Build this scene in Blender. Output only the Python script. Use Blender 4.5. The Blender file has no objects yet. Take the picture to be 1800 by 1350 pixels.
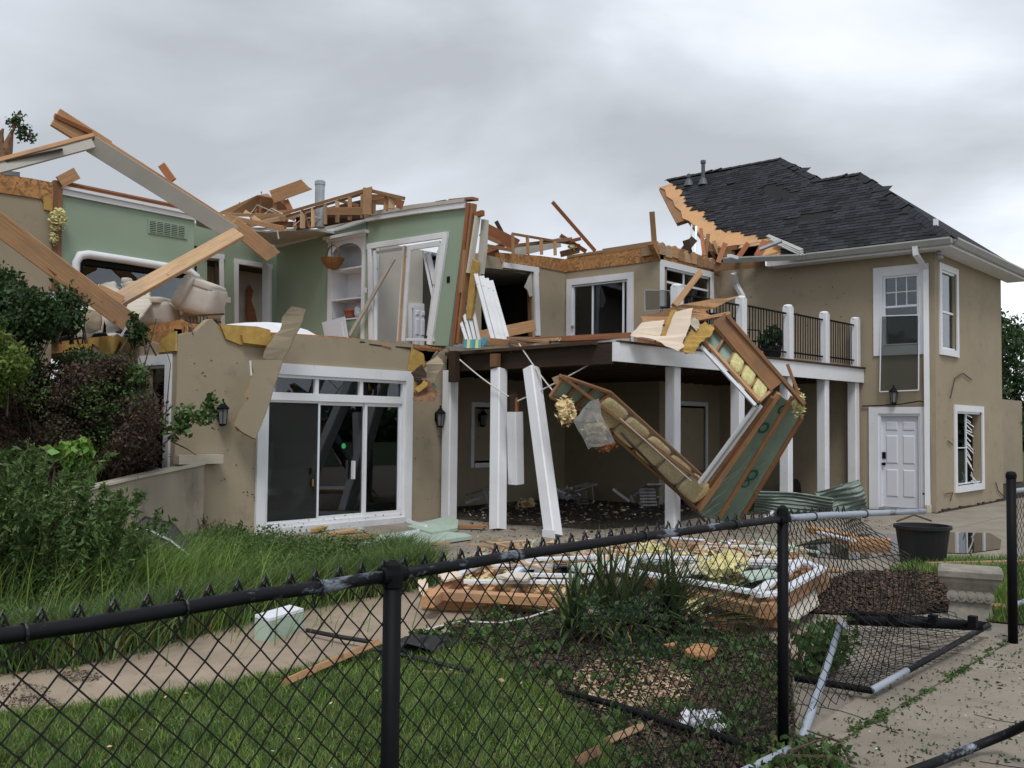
import bpy, bmesh, math, random
import numpy as np
from mathutils import Vector, Matrix
from mathutils.geometry import tessellate_polygon
random.seed(7); NR = np.random.default_rng(7)
V = Vector
sc = bpy.context.scene
COL = sc.collection
# ------------------------------------------------------------------ camera
F = 1700.0; AZ = math.radians(41.4); PITCH = math.atan(72/1700.0); ROLL = 0.010; CAMH = 1.72
fw = V((math.cos(AZ)*math.cos(PITCH), math.sin(AZ)*math.cos(PITCH), math.sin(PITCH)))
rt0 = V((math.sin(AZ), -math.cos(AZ), 0)); up0 = rt0.cross(fw)
rt = rt0*math.cos(ROLL) + up0*math.sin(ROLL); up = up0*math.cos(ROLL) - rt0*math.sin(ROLL)
C0 = V((0, 0, CAMH))
cam = bpy.data.objects.new('camera', bpy.data.cameras.new('camera')); COL.objects.link(cam)
cam.data.sensor_width = 36; cam.data.lens = 36*F/1800.0
cam.data.clip_start = 0.05; cam.data.clip_end = 3000
cam.matrix_world = Matrix(((rt.x, up.x, -fw.x, 0), (rt.y, up.y, -fw.y, 0), (rt.z, up.z, -fw.z, CAMH), (0, 0, 0, 1)))
sc.camera = cam
# ------------------------------------------------------------------ sky (overcast) and soft sun
SUN_EL, SUN_AZ = math.radians(58), math.radians(224)          # direction towards the sun, azimuth from +X
w = bpy.data.worlds.new('World'); sc.world = w; w.use_nodes = True
nt = w.node_tree; nt.nodes.clear(); L = nt.links.new
def nd(t, **k):
    n = nt.nodes.new(t)
    for a, b in k.items(): setattr(n, a, b)
    return n
sky = nd('ShaderNodeTexSky', sky_type='NISHITA', sun_disc=False, sun_elevation=SUN_EL, sun_rotation=math.radians(90)-SUN_AZ)
bg1 = nd('ShaderNodeBackground'); bg1.inputs['Strength'].default_value = 0.05
tc = nd('ShaderNodeTexCoord'); mp = nd('ShaderNodeMapping'); mp.inputs['Scale'].default_value = (1.0, 1.0, 2.6)
mp.inputs['Location'].default_value = (0.37, -0.6, 0.15)
n1 = nd('ShaderNodeTexNoise'); n1.inputs['Scale'].default_value = 1.7; n1.inputs['Detail'].default_value = 7; n1.inputs['Roughness'].default_value = 0.5; n1.inputs['Distortion'].default_value = 0.35
n2 = nd('ShaderNodeTexNoise'); n2.inputs['Scale'].default_value = 0.9; n2.inputs['Detail'].default_value = 3; n2.inputs['Roughness'].default_value = 0.45
mix = nd('ShaderNodeMath', operation='MULTIPLY_ADD'); mix.inputs[1].default_value = 0.62; 
mul2 = nd('ShaderNodeMath', operation='MULTIPLY'); mul2.inputs[1].default_value = 0.38
cr = nd('ShaderNodeValToRGB')
e = cr.color_ramp.elements
e[0].position = 0.40; e[0].color = (0.458, 0.485, 0.528, 1)
e[1].position = 0.61; e[1].color = (0.962, 1.011, 1.072, 1)
for p_, c_ in ((0.455, (0.562, 0.596, 0.645, 1)), (0.50, (0.640, 0.679, 0.740, 1)), (0.55, (0.801, 0.845, 0.909, 1))):
    q = e.new(p_); q.color = c_
bg2 = nd('ShaderNodeBackground'); bg2.inputs['Strength'].default_value = 1.0
add = nd('ShaderNodeAddShader'); out = nd('ShaderNodeOutputWorld')
L(tc.outputs['Generated'], mp.inputs['Vector']); L(mp.outputs[0], n1.inputs['Vector']); L(mp.outputs[0], n2.inputs['Vector'])
L(n2.outputs[0], mul2.inputs[0]); L(n1.outputs[0], mix.inputs[0]); L(mul2.outputs[0], mix.inputs[2]); L(mix.outputs[0], cr.inputs[0])
sx = nd('ShaderNodeSeparateXYZ'); L(tc.outputs['Generated'], sx.inputs[0])
ab = nd('ShaderNodeMath', operation='ABSOLUTE'); L(sx.outputs[2], ab.inputs[0])
mr_ = nd('ShaderNodeMapRange'); mr_.inputs['From Min'].default_value = 0.05; mr_.inputs['From Max'].default_value = 0.5; mr_.inputs['To Min'].default_value = 0.99; mr_.inputs['To Max'].default_value = 0.86; L(ab.outputs[0], mr_.inputs[0])
vm_ = nd('ShaderNodeVectorMath', operation='SCALE'); L(cr.outputs[0], vm_.inputs[0]); L(mr_.outputs[0], vm_.inputs['Scale']); L(vm_.outputs[0], bg2.inputs['Color']); L(sky.outputs[0], bg1.inputs['Color'])
mxs = nd('ShaderNodeMixShader'); mxs.inputs[0].default_value = 0.96
L(bg1.outputs[0], mxs.inputs[1]); L(bg2.outputs[0], mxs.inputs[2]); L(mxs.outputs[0], out.inputs['Surface'])
sl = bpy.data.lights.new('sun', 'SUN'); sl.energy = 1.5; sl.angle = math.radians(20); sl.color = (1, 0.975, 0.94)
sun = bpy.data.objects.new('sun', sl); COL.objects.link(sun)
sd = V((math.cos(SUN_EL)*math.cos(SUN_AZ), math.cos(SUN_EL)*math.sin(SUN_AZ), math.sin(SUN_EL)))
sun.rotation_euler = sd.to_track_quat('Z', 'Y').to_euler()
sc.view_settings.view_transform = 'Standard'; sc.view_settings.look = 'None'
sc.view_settings.exposure = 0.34; sc.view_settings.gamma = 1.0; sc.view_settings.use_curve_mapping = False
sc.render.engine = 'CYCLES'; sc.cycles.max_bounces = 6; sc.cycles.transparent_max_bounces = 24
# ------------------------------------------------------------------ from picture measurements to places
def ray(px, py): return fw + rt*((px-900)/F) - up*((py-675)/F)
def onX(px, py, X): d = ray(px, py); return C0 + d*(X/d.x)
def onY(px, py, Y): d = ray(px, py); return C0 + d*(Y/d.y)
def onZ(px, py, Z=0.0): d = ray(px, py); return C0 + d*((Z-CAMH)/d.z)
def at(px, py, D): return C0 + ray(px, py)*D
# ------------------------------------------------------------------ materials
MATS = {}
def mat(name, col, rough=0.7, var=0.0, vscale=3.0, dark=None, dirt=0.0, dscale=1.5, dcol=(0.05, 0.045, 0.035),
        bump=0.0, bscale=60.0, metal=0.0, spec=0.4, isl=0.0, objr=0.0, stretch=(1, 1, 1), kind=None, emis=None, trans=0.0, coat=0.0, dthr=0.55):
    m = bpy.data.materials.new(name); m.use_nodes = True; t = m.node_tree; N = t.nodes; LK = t.links.new
    b = N['Principled BSDF']; b.inputs['Roughness'].default_value = rough; b.inputs['Metallic'].default_value = metal
    b.inputs['Specular IOR Level'].default_value = spec
    co = N.new('ShaderNodeTexCoord'); mpp = N.new('ShaderNodeMapping'); mpp.inputs['Scale'].default_value = stretch
    LK(co.outputs['Object'], mpp.inputs['Vector']); vec = mpp.outputs[0]
    rgb = N.new('ShaderNodeRGB'); rgb.outputs[0].default_value = (*col, 1); cur = rgb.outputs[0]
    def mixc(fac, a, bb, mode='MIX'):
        x = N.new('ShaderNodeMix'); x.data_type = 'RGBA'; x.blend_type = mode
        if isinstance(fac, float): x.inputs[0].default_value = fac
        else: LK(fac, x.inputs[0])
        LK(a, x.inputs[6])
        if isinstance(bb, tuple): x.inputs[7].default_value = (*bb, 1)
        else: LK(bb, x.inputs[7])
        return x.outputs[2]
    def ramp(src, p0, p1, a=(0, 0, 0, 1), bb=(1, 1, 1, 1)):
        r = N.new('ShaderNodeValToRGB'); r.color_ramp.elements[0].position = p0; r.color_ramp.elements[1].position = p1
        r.color_ramp.elements[0].color = a; r.color_ramp.elements[1].color = bb; LK(src, r.inputs[0]); return r.outputs[0]
    def noise(sc_, det=4, ro=0.55, v=None, dist=0.0):
        x = N.new('ShaderNodeTexNoise'); x.inputs['Scale'].default_value = sc_; x.inputs['Detail'].default_value = det
        x.inputs['Roughness'].default_value = ro; x.inputs['Distortion'].default_value = dist; LK(v or vec, x.inputs['Vector']); return x.outputs[0]
    if kind == 'wood':
        oi = N.new('ShaderNodeObjectInfo')
        ad = N.new('ShaderNodeVectorMath'); ad.operation = 'ADD'; LK(vec, ad.inputs[0])
        sc2 = N.new('ShaderNodeMath'); sc2.operation = 'MULTIPLY'; sc2.inputs[1].default_value = 37.0; LK(oi.outputs['Random'], sc2.inputs[0])
        LK(sc2.outputs[0], ad.inputs[1])
        m2 = N.new('ShaderNodeMapping'); m2.inputs['Scale'].default_value = (0.35, 9, 9); LK(ad.outputs[0], m2.inputs['Vector'])
        g = noise(6, 6, 0.62, m2.outputs[0], 0.6)
        cur = mixc(ramp(g, 0.32, 0.7), cur, tuple(c*0.62 for c in (col[0], col[1]*0.92, col[2]*0.85)))
        vo = N.new('ShaderNodeTexVoronoi'); vo.inputs['Scale'].default_value = 2.6; LK(ad.outputs[0], vo.inputs['Vector'])
        m3 = ramp(vo.outputs['Distance'], 0.03, 0.10, (1, 1, 1, 1), (0, 0, 0, 1))
        cur = mixc(m3, cur, tuple(c*0.25 for c in col))
        gr = noise(1.7, 5, 0.6, ad.outputs[0]); cur = mixc(ramp(gr, 0.5, 0.75), cur, (col[0]*0.55, col[1]*0.6, col[2]*0.75))
        hs = N.new('ShaderNodeHueSaturation'); LK(cur, hs.inputs['Color'])
        mr = N.new('ShaderNodeMapRange'); mr.inputs['To Min'].default_value = 0.62; mr.inputs['To Max'].default_value = 1.2; LK(oi.outputs['Random'], mr.inputs[0])
        LK(mr.outputs[0], hs.inputs['Value']); cur = hs.outputs[0]
        bm_ = g
    if kind == 'osb':
        mm = N.new('ShaderNodeMapping'); mm.inputs['Scale'].default_value = (1, 1, 1); LK(vec, mm.inputs['Vector'])
        ns = N.new('ShaderNodeTexNoise'); ns.inputs['Scale'].default_value = 4; LK(mm.outputs[0], ns.inputs['Vector'])
        mv = N.new('ShaderNodeMix'); mv.data_type = 'VECTOR'; mv.inputs[0].default_value = 0.25; LK(mm.outputs[0], mv.inputs[4]); LK(ns.outputs['Color'], mv.inputs[5])
        vo = N.new('ShaderNodeTexVoronoi'); vo.inputs['Scale'].default_value = 26; LK(mv.outputs[1], vo.inputs['Vector'])
        se = N.new('ShaderNodeSeparateColor'); LK(vo.outputs['Color'], se.inputs[0])
        cur = mixc(ramp(se.outputs[0], 0.1, 0.9), (lambda: (lambda r: r)(cur))(), tuple(c*0.45 for c in col))
        gg = noise(2.0, 4); cur = mixc(ramp(gg, 0.45, 0.8), cur, tuple(c*0.6 for c in col))
        bm_ = se.outputs[0]
    if kind == 'foam':
        bm_ = noise(22, 6, 0.7)
        cur = mixc(ramp(bm_, 0.35, 0.65), cur, tuple(c*0.6 for c in col))
    if var:
        n = noise(vscale, 5, 0.6); cur = mixc(ramp(n, 0.35, 0.68), cur, dark or tuple(c*(1-var) for c in col))
    if isl:
        ge = N.new('ShaderNodeNewGeometry'); hs = N.new('ShaderNodeHueSaturation'); LK(cur, hs.inputs['Color'])
        mr = N.new('ShaderNodeMapRange'); mr.inputs['To Min'].default_value = 1-isl; mr.inputs['To Max'].default_value = 1+isl; LK(ge.outputs['Random Per Island'], mr.inputs[0]); LK(mr.outputs[0], hs.inputs['Value'])
        mh = N.new('ShaderNodeMapRange'); mh.inputs['To Min'].default_value = 0.47; mh.inputs['To Max'].default_value = 0.53
        wn = N.new('ShaderNodeMath'); wn.operation = 'MULTIPLY'; wn.inputs[1].default_value = 17.3; LK(ge.outputs['Random Per Island'], wn.inputs[0])
        fr = N.new('ShaderNodeMath'); fr.operation = 'FRACT'; LK(wn.outputs[0], fr.inputs[0]); LK(fr.outputs[0], mh.inputs[0]); LK(mh.outputs[0], hs.inputs['Hue'])
        cur = hs.outputs[0]
    if objr:
        oi = N.new('ShaderNodeObjectInfo'); hs = N.new('ShaderNodeHueSaturation'); LK(cur, hs.inputs['Color'])
        mr = N.new('ShaderNodeMapRange'); mr.inputs['To Min'].default_value = 1-objr; mr.inputs['To Max'].default_value = 1+objr; LK(oi.outputs['Random'], mr.inputs[0]); LK(mr.outputs[0], hs.inputs['Value']); cur = hs.outputs[0]
    if dirt:
        n = noise(dscale*9, 8, 0.72); r = ramp(n, dthr, dthr+0.13)
        k = N.new('ShaderNodeMath'); k.operation = 'MULTIPLY'; k.inputs[1].default_value = dirt; LK(r, k.inputs[0])
        cur = mixc(k.outputs[0], cur, dcol)
    LK(cur, b.inputs['Base Color'])
    if bump:
        bn = N.new('ShaderNodeBump'); bn.inputs['Strength'].default_value = bump; bn.inputs['Distance'].default_value = 0.01
        LK(bm_ if kind in ('wood', 'osb', 'foam') else noise(bscale, 5, 0.6), bn.inputs['Height']); LK(bn.outputs[0], b.inputs['Normal'])
    if kind == 'leaf':
        tr = N.new('ShaderNodeBsdfTranslucent'); LK(cur, tr.inputs['Color']); ms = N.new('ShaderNodeMixShader'); ms.inputs[0].default_value = 0.3
        LK(b.outputs[0], ms.inputs[1]); LK(tr.outputs[0], ms.inputs[2]); LK(ms.outputs[0], N['Material Output'].inputs['Surface'])
    if kind in ('glass', 'screen', 'poly'):
        tp = N.new('ShaderNodeBsdfTransparent'); tp.inputs[0].default_value = (0.92, 0.94, 0.93, 1) if kind != 'glass' else (0.86, 0.89, 0.88, 1)
        ms = N.new('ShaderNodeMixShader')
        if kind == 'glass':
            gl = N.new('ShaderNodeBsdfGlossy'); gl.inputs['Roughness'].default_value = 0.015; gl.inputs['Color'].default_value = (0.9, 0.95, 1, 1)
            lw = N.new('ShaderNodeFresnel'); lw.inputs[0].default_value = 1.75
            LK(lw.outputs[0], ms.inputs[0]); LK(tp.outputs[0], ms.inputs[1]); LK(gl.outputs[0], ms.inputs[2])
        else:
            ms.inputs[0].default_value = trans; LK(tp.outputs[0], ms.inputs[1]); LK(b.outputs[0], ms.inputs[2])
        LK(ms.outputs[0], N['Material Output'].inputs['Surface'])
    MATS[name] = m; return m
mat('stucco', (0.35, 0.29, 0.205), 0.93, var=0.13, vscale=0.8, bump=0.5, bscale=55, dirt=0.4, dscale=0.45, dcol=(0.17, 0.14, 0.10), dthr=0.56)
mat('stucco_raw', (0.62, 0.58, 0.5), 0.9, var=0.15, vscale=2, bump=0.3)
mat('stucco_pink', (0.72, 0.60, 0.48), 0.9, var=0.12, vscale=3, bump=0.2)
mat('foam_board', (0.52, 0.33, 0.09), 0.85, var=0.35, vscale=6, bump=0.4, bscale=30)
mat('green', (0.275, 0.355, 0.265), 0.75, var=0.05, vscale=1.0, dirt=0.5, dscale=0.9, dthr=0.69)
mat('white', (0.74, 0.75, 0.78), 0.5, var=0.09, vscale=2.0, dirt=0.75, dscale=1.1, dthr=0.635)
mat('white_dirty', (0.68, 0.69, 0.71), 0.6, var=0.15, vscale=2.5, dirt=0.9, dscale=0.8, dthr=0.6, dcol=(0.12, 0.09, 0.06))
mat('vinyl', (0.74, 0.77, 0.82), 0.35, var=0.06, vscale=3, dirt=0.5, dscale=1.3, dthr=0.64)
mat('drywall', (0.50, 0.47, 0.42), 0.85, var=0.12, vscale=1.8, bump=0.1, dirt=0.4, dthr=0.68)
mat('ceiling', (0.46, 0.47, 0.45), 0.85, var=0.1, vscale=1.5)
mat('wood', (0.53, 0.305, 0.155), 0.75, kind='wood', bump=0.5)
mat('wood_red', (0.42, 0.16, 0.07), 0.75, kind='wood', bump=0.5)
mat('wood_pale', (0.64, 0.43, 0.25), 0.75, kind='wood', bump=0.4)
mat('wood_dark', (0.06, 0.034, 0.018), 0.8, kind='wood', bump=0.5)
mat('wood_brown', (0.34, 0.175, 0.08), 0.75, kind='wood', bump=0.4)
mat('osb', (0.52, 0.26, 0.10), 0.8, kind='osb', bump=0.3)
mat('plywood', (0.56, 0.32, 0.15), 0.75, kind='wood', bump=0.2)
mat('sheathing', (0.27, 0.38, 0.31), 0.55, var=0.25, vscale=2.2, bump=0.3, bscale=12, dirt=0.5, dscale=0.5, dcol=(0.03, 0.2, 0.14), dthr=0.6)
mat('poly', (0.50, 0.50, 0.48), 0.3, var=0.4, vscale=8, bump=0.8, bscale=14, kind='poly', trans=0.34)
mat('insul', (0.76, 0.69, 0.33), 0.95, kind='foam', bump=1.0)
mat('insul_tan', (0.78, 0.60, 0.32), 0.95, kind='foam', bump=1.0)
mat('insul_burnt', (0.30, 0.12, 0.04), 0.95, kind='foam', bump=1.0)
mat('shingle', (0.032, 0.032, 0.038), 0.92, isl=0.45, spec=0.2, var=0.3, vscale=40, bump=0.5, bscale=120, dirt=0.5, dscale=3, dcol=(0.45, 0.45, 0.46), dthr=0.80)
mat('felt', (0.02, 0.02, 0.022), 0.9, spec=0.2)
mat('gutter', (0.42, 0.42, 0.40), 0.45, var=0.15, vscale=3, dirt=0.4, dscale=0.7, dthr=0.62)
mat('galv', (0.42, 0.45, 0.48), 0.45, metal=0.6, var=0.25, vscale=5)
mat('film', (0.45, 0.40, 0.33), 0.25, var=0.4, vscale=8, bump=0.8, bscale=14, kind='poly', trans=0.14)
mat('glass', (0.02, 0.02, 0.02), 0.02, kind='glass')
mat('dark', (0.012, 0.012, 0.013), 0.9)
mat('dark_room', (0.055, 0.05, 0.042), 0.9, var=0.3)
mat('screen', (0.05, 0.05, 0.05), 0.9, kind='screen', trans=0.30)
mat('shade_dirt', (0.05, 0.04, 0.03), 0.8, var=0.45, vscale=2.5, dirt=0.6, dscale=0.5, dthr=0.5, bump=0.5)  # dark brown floor dirt, with the shade under the terrace put into its colour
mat('flash', (0.09, 0.10, 0.12), 0.5)
mat('black_metal', (0.004, 0.0045, 0.006), 0.6, var=0.3, vscale=6, spec=0.15, dirt=0.5, dscale=1.5, dcol=(0.03, 0.033, 0.04), dthr=0.72)
mat('black_rail', (0.006, 0.0065, 0.009), 0.55, var=0.4, vscale=20, spec=0.2, dirt=1.0, dscale=1.0, dcol=(0.30, 0.34, 0.40), dthr=0.555, bump=0.3, bscale=25, stretch=(0.45, 1, 1))
mat('peeled', (0.30, 0.34, 0.40), 0.5, dirt=1.0, dscale=0.8, dcol=(0.013, 0.014, 0.018), dthr=0.55, stretch=(0.4, 1, 1))
mat('black_plastic', (0.010, 0.010, 0.011), 0.55, bump=0.2, bscale=20)
mat('lamp_glass', (0.16, 0.17, 0.17), 0.15)
mat('fabric', (0.56, 0.51, 0.45), 0.95, var=0.18, vscale=4, bump=0.4, bscale=90)
mat('cloth_white', (0.75, 0.76, 0.80), 0.85, var=0.15)
mat('cloth_stripe', (0.05, 0.2, 0.3), 0.85)
mat('wicker', (0.33, 0.16, 0.06), 0.8, var=0.5, vscale=30, bump=0.8, bscale=60)
mat('terracotta', (0.33, 0.10, 0.05), 0.8)
mat('ceramic', (0.6, 0.66, 0.72), 0.3, var=0.5, vscale=30)
mat('brass', (0.5, 0.36, 0.12), 0.3, metal=1.0)
mat('concrete', (0.30, 0.262, 0.212), 0.85, var=0.3, vscale=1.1, dirt=0.6, dscale=0.7, dcol=(0.16, 0.135, 0.10), dthr=0.53, bump=0.7, bscale=130)
mat('concrete_tan', (0.37, 0.295, 0.22), 0.88, var=0.3, vscale=2.0, dirt=0.7, dscale=1.4, dcol=(0.15, 0.12, 0.09), dthr=0.56, bump=0.7, bscale=130)
mat('concrete_pale', (0.52, 0.47, 0.38), 0.85, var=0.2, vscale=2, bump=0.3)
mat('retaining', (0.36, 0.31, 0.24), 0.9, var=0.3, vscale=1.2, dirt=0.6, dscale=0.25, dcol=(0.10, 0.095, 0.07), dthr=0.55, bump=0.4, stretch=(1, 1, 0.3))
mat('soil', (0.035, 0.026, 0.019), 1.0, var=0.5, vscale=12, bump=1.0, bscale=30)
mat('turf', (0.05, 0.075, 0.02), 1.0, var=0.5, vscale=4, bump=0.6, bscale=30)
mat('grass', (0.17, 0.27, 0.055), 0.6, isl=0.5, kind='leaf', var=0.35, vscale=1.6)
mat('grass_dry', (0.30, 0.24, 0.10), 0.7, isl=0.4, kind='leaf')
mat('weed', (0.10, 0.17, 0.045), 0.6, isl=0.5, kind='leaf', var=0.3, vscale=1.5)
mat('leaf_dark', (0.035, 0.072, 0.02), 0.55, isl=0.5, kind='leaf')
mat('leaf_mid', (0.065, 0.12, 0.03), 0.55, isl=0.45, kind='leaf')
mat('leaf_bright', (0.15, 0.27, 0.045), 0.5, isl=0.3, kind='leaf')
mat('leaf_yellow', (0.12, 0.17, 0.03), 0.55, isl=0.4, kind='leaf')
mat('leaf_red', (0.085, 0.055, 0.040), 0.6, isl=0.6, kind='leaf')
mat('bark', (0.10, 0.07, 0.05), 0.9, var=0.4, vscale=15, bump=0.6)
mat('bark_torn', (0.26, 0.14, 0.08), 0.9, var=0.5, vscale=12, bump=0.6)
mat('bark_grey', (0.13, 0.11, 0.10), 0.9)
mat('chips', (0.075, 0.05, 0.035), 0.95, isl=0.7)
mat('chips_pale', (0.42, 0.30, 0.20), 0.95, isl=0.4)
mat('wire', (0.011, 0.012, 0.014), 0.45)
mat('wire_white', (0.6, 0.58, 0.54), 0.5)
mat('metal_green', (0.20, 0.25, 0.22), 0.5, metal=0.2, var=0.35, vscale=3)
mat('stone', (0.30, 0.28, 0.24), 0.9, var=0.35, vscale=9, bump=0.8, bscale=22)
mat('water', (0.02, 0.02, 0.018), 0.03, spec=0.6)
mat('panel_green', (0.40, 0.50, 0.42), 0.7, var=0.12, vscale=3, dirt=0.4)
mat('door_white', (0.66, 0.68, 0.74), 0.45, var=0.05, dirt=0.4, dthr=0.68)
mat('curtain', (0.16, 0.28, 0.21), 0.9, var=0.3, vscale=8)
mat('blind', (0.75, 0.75, 0.72), 0.6)
mat('debris', (0.42, 0.41, 0.40), 0.8, var=0.5, vscale=8)
mat('sticker', (0.05, 0.42, 0.14), 0.5)
mat('ink', (0.02, 0.13, 0.09), 0.6)
mat('mat_teal', (0.08, 0.25, 0.3), 0.7); mat('mat_yellowgreen', (0.45, 0.48, 0.15), 0.8)
# ------------------------------------------------------------------ object helpers
WM = {}
def prop(o, label=None, cat=None, group=None, kind=None):
    for k, v in (('label', label), ('category', cat), ('group', group), ('kind', kind)):
        if v: o[k] = v
    return o
def link(name, me, W, parent=None, **k):
    o = bpy.data.objects.new(name, me); COL.objects.link(o); o.matrix_basis = W
    if parent is not None:
        o.parent = parent; o.matrix_parent_inverse = WM[parent.name].inverted()
    WM[o.name] = W.copy(); return prop(o, **k)
def thing(name, loc, label, cat, group=None):
    o = bpy.data.objects.new(name, None); COL.objects.link(o); o.empty_display_size = 0.2; o.location = loc
    WM[o.name] = Matrix.Translation(V(loc)); return prop(o, label, cat, group)
class MB:
    def __init__(s): s.v = []; s.f = []; s.smooth = False
    def add(s, vs, fs):
        n = len(s.v); s.v += [tuple(p) for p in vs]; s.f += [tuple(i+n for i in f) for f in fs]; return s
    def box8(s, p):  # 8 corners: bottom 4 ccw, top 4 ccw
        return s.add(p, [(3, 2, 1, 0), (4, 5, 6, 7), (0, 1, 5, 4), (1, 2, 6, 5), (2, 3, 7, 6), (3, 0, 4, 7)])
    def box(s, a, b):
        x0, y0, z0 = (min(a[i], b[i]) for i in range(3)); x1, y1, z1 = (max(a[i], b[i]) for i in range(3))
        return s.box8([(x0, y0, z0), (x1, y0, z0), (x1, y1, z0), (x0, y1, z0), (x0, y0, z1), (x1, y0, z1), (x1, y1, z1), (x0, y1, z1)])
    def prism(s, pts, off):  # polygon in space extruded by off
        n = len(pts); pts = [V(p) for p in pts]; off = V(off)
        tr = tessellate_polygon([pts])
        vs = pts + [p+off for p in pts]; fs = []
        for t in tr: fs.append(tuple(t)); fs.append(tuple(n+i for i in reversed(t)))
        for i in range(n): j = (i+1) % n; fs.append((i, j, n+j, n+i))
        return s.add(vs, fs)
    def tube(s, pts, r, n=6, cap=True):
        pts = [V(p) for p in pts]; m = len(pts); base = len(s.v)
        rs = r if isinstance(r, (list, tuple)) else [r]*m
        prev = None
        for i, p in enumerate(pts):
            d = (pts[min(i+1, m-1)]-pts[max(i-1, 0)])
            if d.length < 1e-9: d = V((0, 0, 1))
            d.normalize()
            if prev is None:
                a = d.orthogonal().normalized()
            else:
                a = prev - d*prev.dot(d); a = a.normalized() if a.length > 1e-6 else d.orthogonal().normalized()
            prev = a; b = d.cross(a)
            for k in range(n):
                t = 2*math.pi*k/n; s.v.append(tuple(p + (a*math.cos(t)+b*math.sin(t))*rs[i]))
        for i in range(m-1):
            for k in range(n):
                k2 = (k+1) % n; s.f.append((base+i*n+k, base+i*n+k2, base+(i+1)*n+k2, base+(i+1)*n+k))
        if cap: s.f.append(tuple(base+k for k in reversed(range(n)))); s.f.append(tuple(base+(m-1)*n+k for k in range(n)))
        return s
    def lathe(s, c, prof, n=16, ax=(0, 0, 1)):
        c = V(c); q = V((0, 0, 1)).rotation_difference(V(ax)); base = len(s.v); m = len(prof)
        for r, z in prof:
            for k in range(n):
                t = 2*math.pi*k/n; s.v.append(tuple(c + q @ V((r*math.cos(t), r*math.sin(t), z))))
        for i in range(m-1):
            for k in range(n):
                k2 = (k+1) % n; s.f.append((base+i*n+k, base+i*n+k2, base+(i+1)*n+k2, base+(i+1)*n+k))
        s.f.append(tuple(base+k for k in reversed(range(n)))); s.f.append(tuple(base+(m-1)*n+k for k in range(n)))
        return s
    def build(s, name, m, parent=None, smooth=False, mats=None, **k):
        vs = np.array(s.v, dtype=float); c = V((vs[:, 0].mean(), vs[:, 1].mean(), vs[:, 2].min()))
        me = bpy.data.meshes.new(name); me.from_pydata([tuple(V(p)-c) for p in s.v], [], s.f)
        b = bmesh.new(); b.from_mesh(me); bmesh.ops.recalc_face_normals(b, faces=b.faces); b.to_mesh(me); b.free()
        me.materials.append(MATS[m])
        if smooth: me.polygons.foreach_set('use_smooth', [True]*len(me.polygons))
        return link(name, me, Matrix.Translation(c), parent, **k)
def bar(name, p, q, w, t, m, parent=None, nrm=None, rough=False, **k):
    """a stick from p to q; w = broad width, t = thickness along nrm; local X runs along it"""
    p = V(p); q = V(q); d = q-p; Ln = d.length; d.normalize()
    nrm = V(nrm) if nrm is not None else (C0-(p+q)/2)
    n = nrm - d*nrm.dot(d)
    if n.length < 1e-5: n = d.orthogonal()
    n.normalize(); y = n.cross(d); c = min(w, t)*0.09
    prof = [(-w/2+c, -t/2), (w/2-c, -t/2), (w/2, -t/2+c), (w/2, t/2-c), (w/2-c, t/2), (-w/2+c, t/2), (-w/2, t/2-c), (-w/2, -t/2+c)]
    vs = []; fs = []; segs = 1 if Ln < 0.6 else max(1, int(Ln/0.5)); bend = (random.uniform(-1, 1)*0.004*Ln if rough else 0)
    for i in range(segs+1):
        x = Ln*i/segs; o = bend*math.sin(math.pi*i/segs)
        for (a, b) in prof:
            xx = x
            if rough and i == segs: xx += random.uniform(-0.5, 0.6)*w
            vs.append((xx, a+o, b+o))
    for i in range(segs):
        for j in range(8): k2 = (j+1) % 8; fs.append((i*8+j, i*8+k2, (i+1)*8+k2, (i+1)*8+j))
    fs.append(tuple(reversed(range(8)))); fs.append(tuple(segs*8+j for j in range(8)))
    me = bpy.data.meshes.new(name); me.from_pydata(vs, [], fs); me.materials.append(MATS[m])
    W = Matrix(((d.x, y.x, n.x, p.x), (d.y, y.y, n.y, p.y), (d.z, y.z, n.z, p.z), (0, 0, 0, 1)))
    return link(name, me, W, parent, **k)
def pb(name, a, b, w, t, m, parent=None, **k):   # stick between two measured points (px, py, distance)
    return bar(name, at(*a), at(*b), w, t, m, parent, **k)
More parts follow.
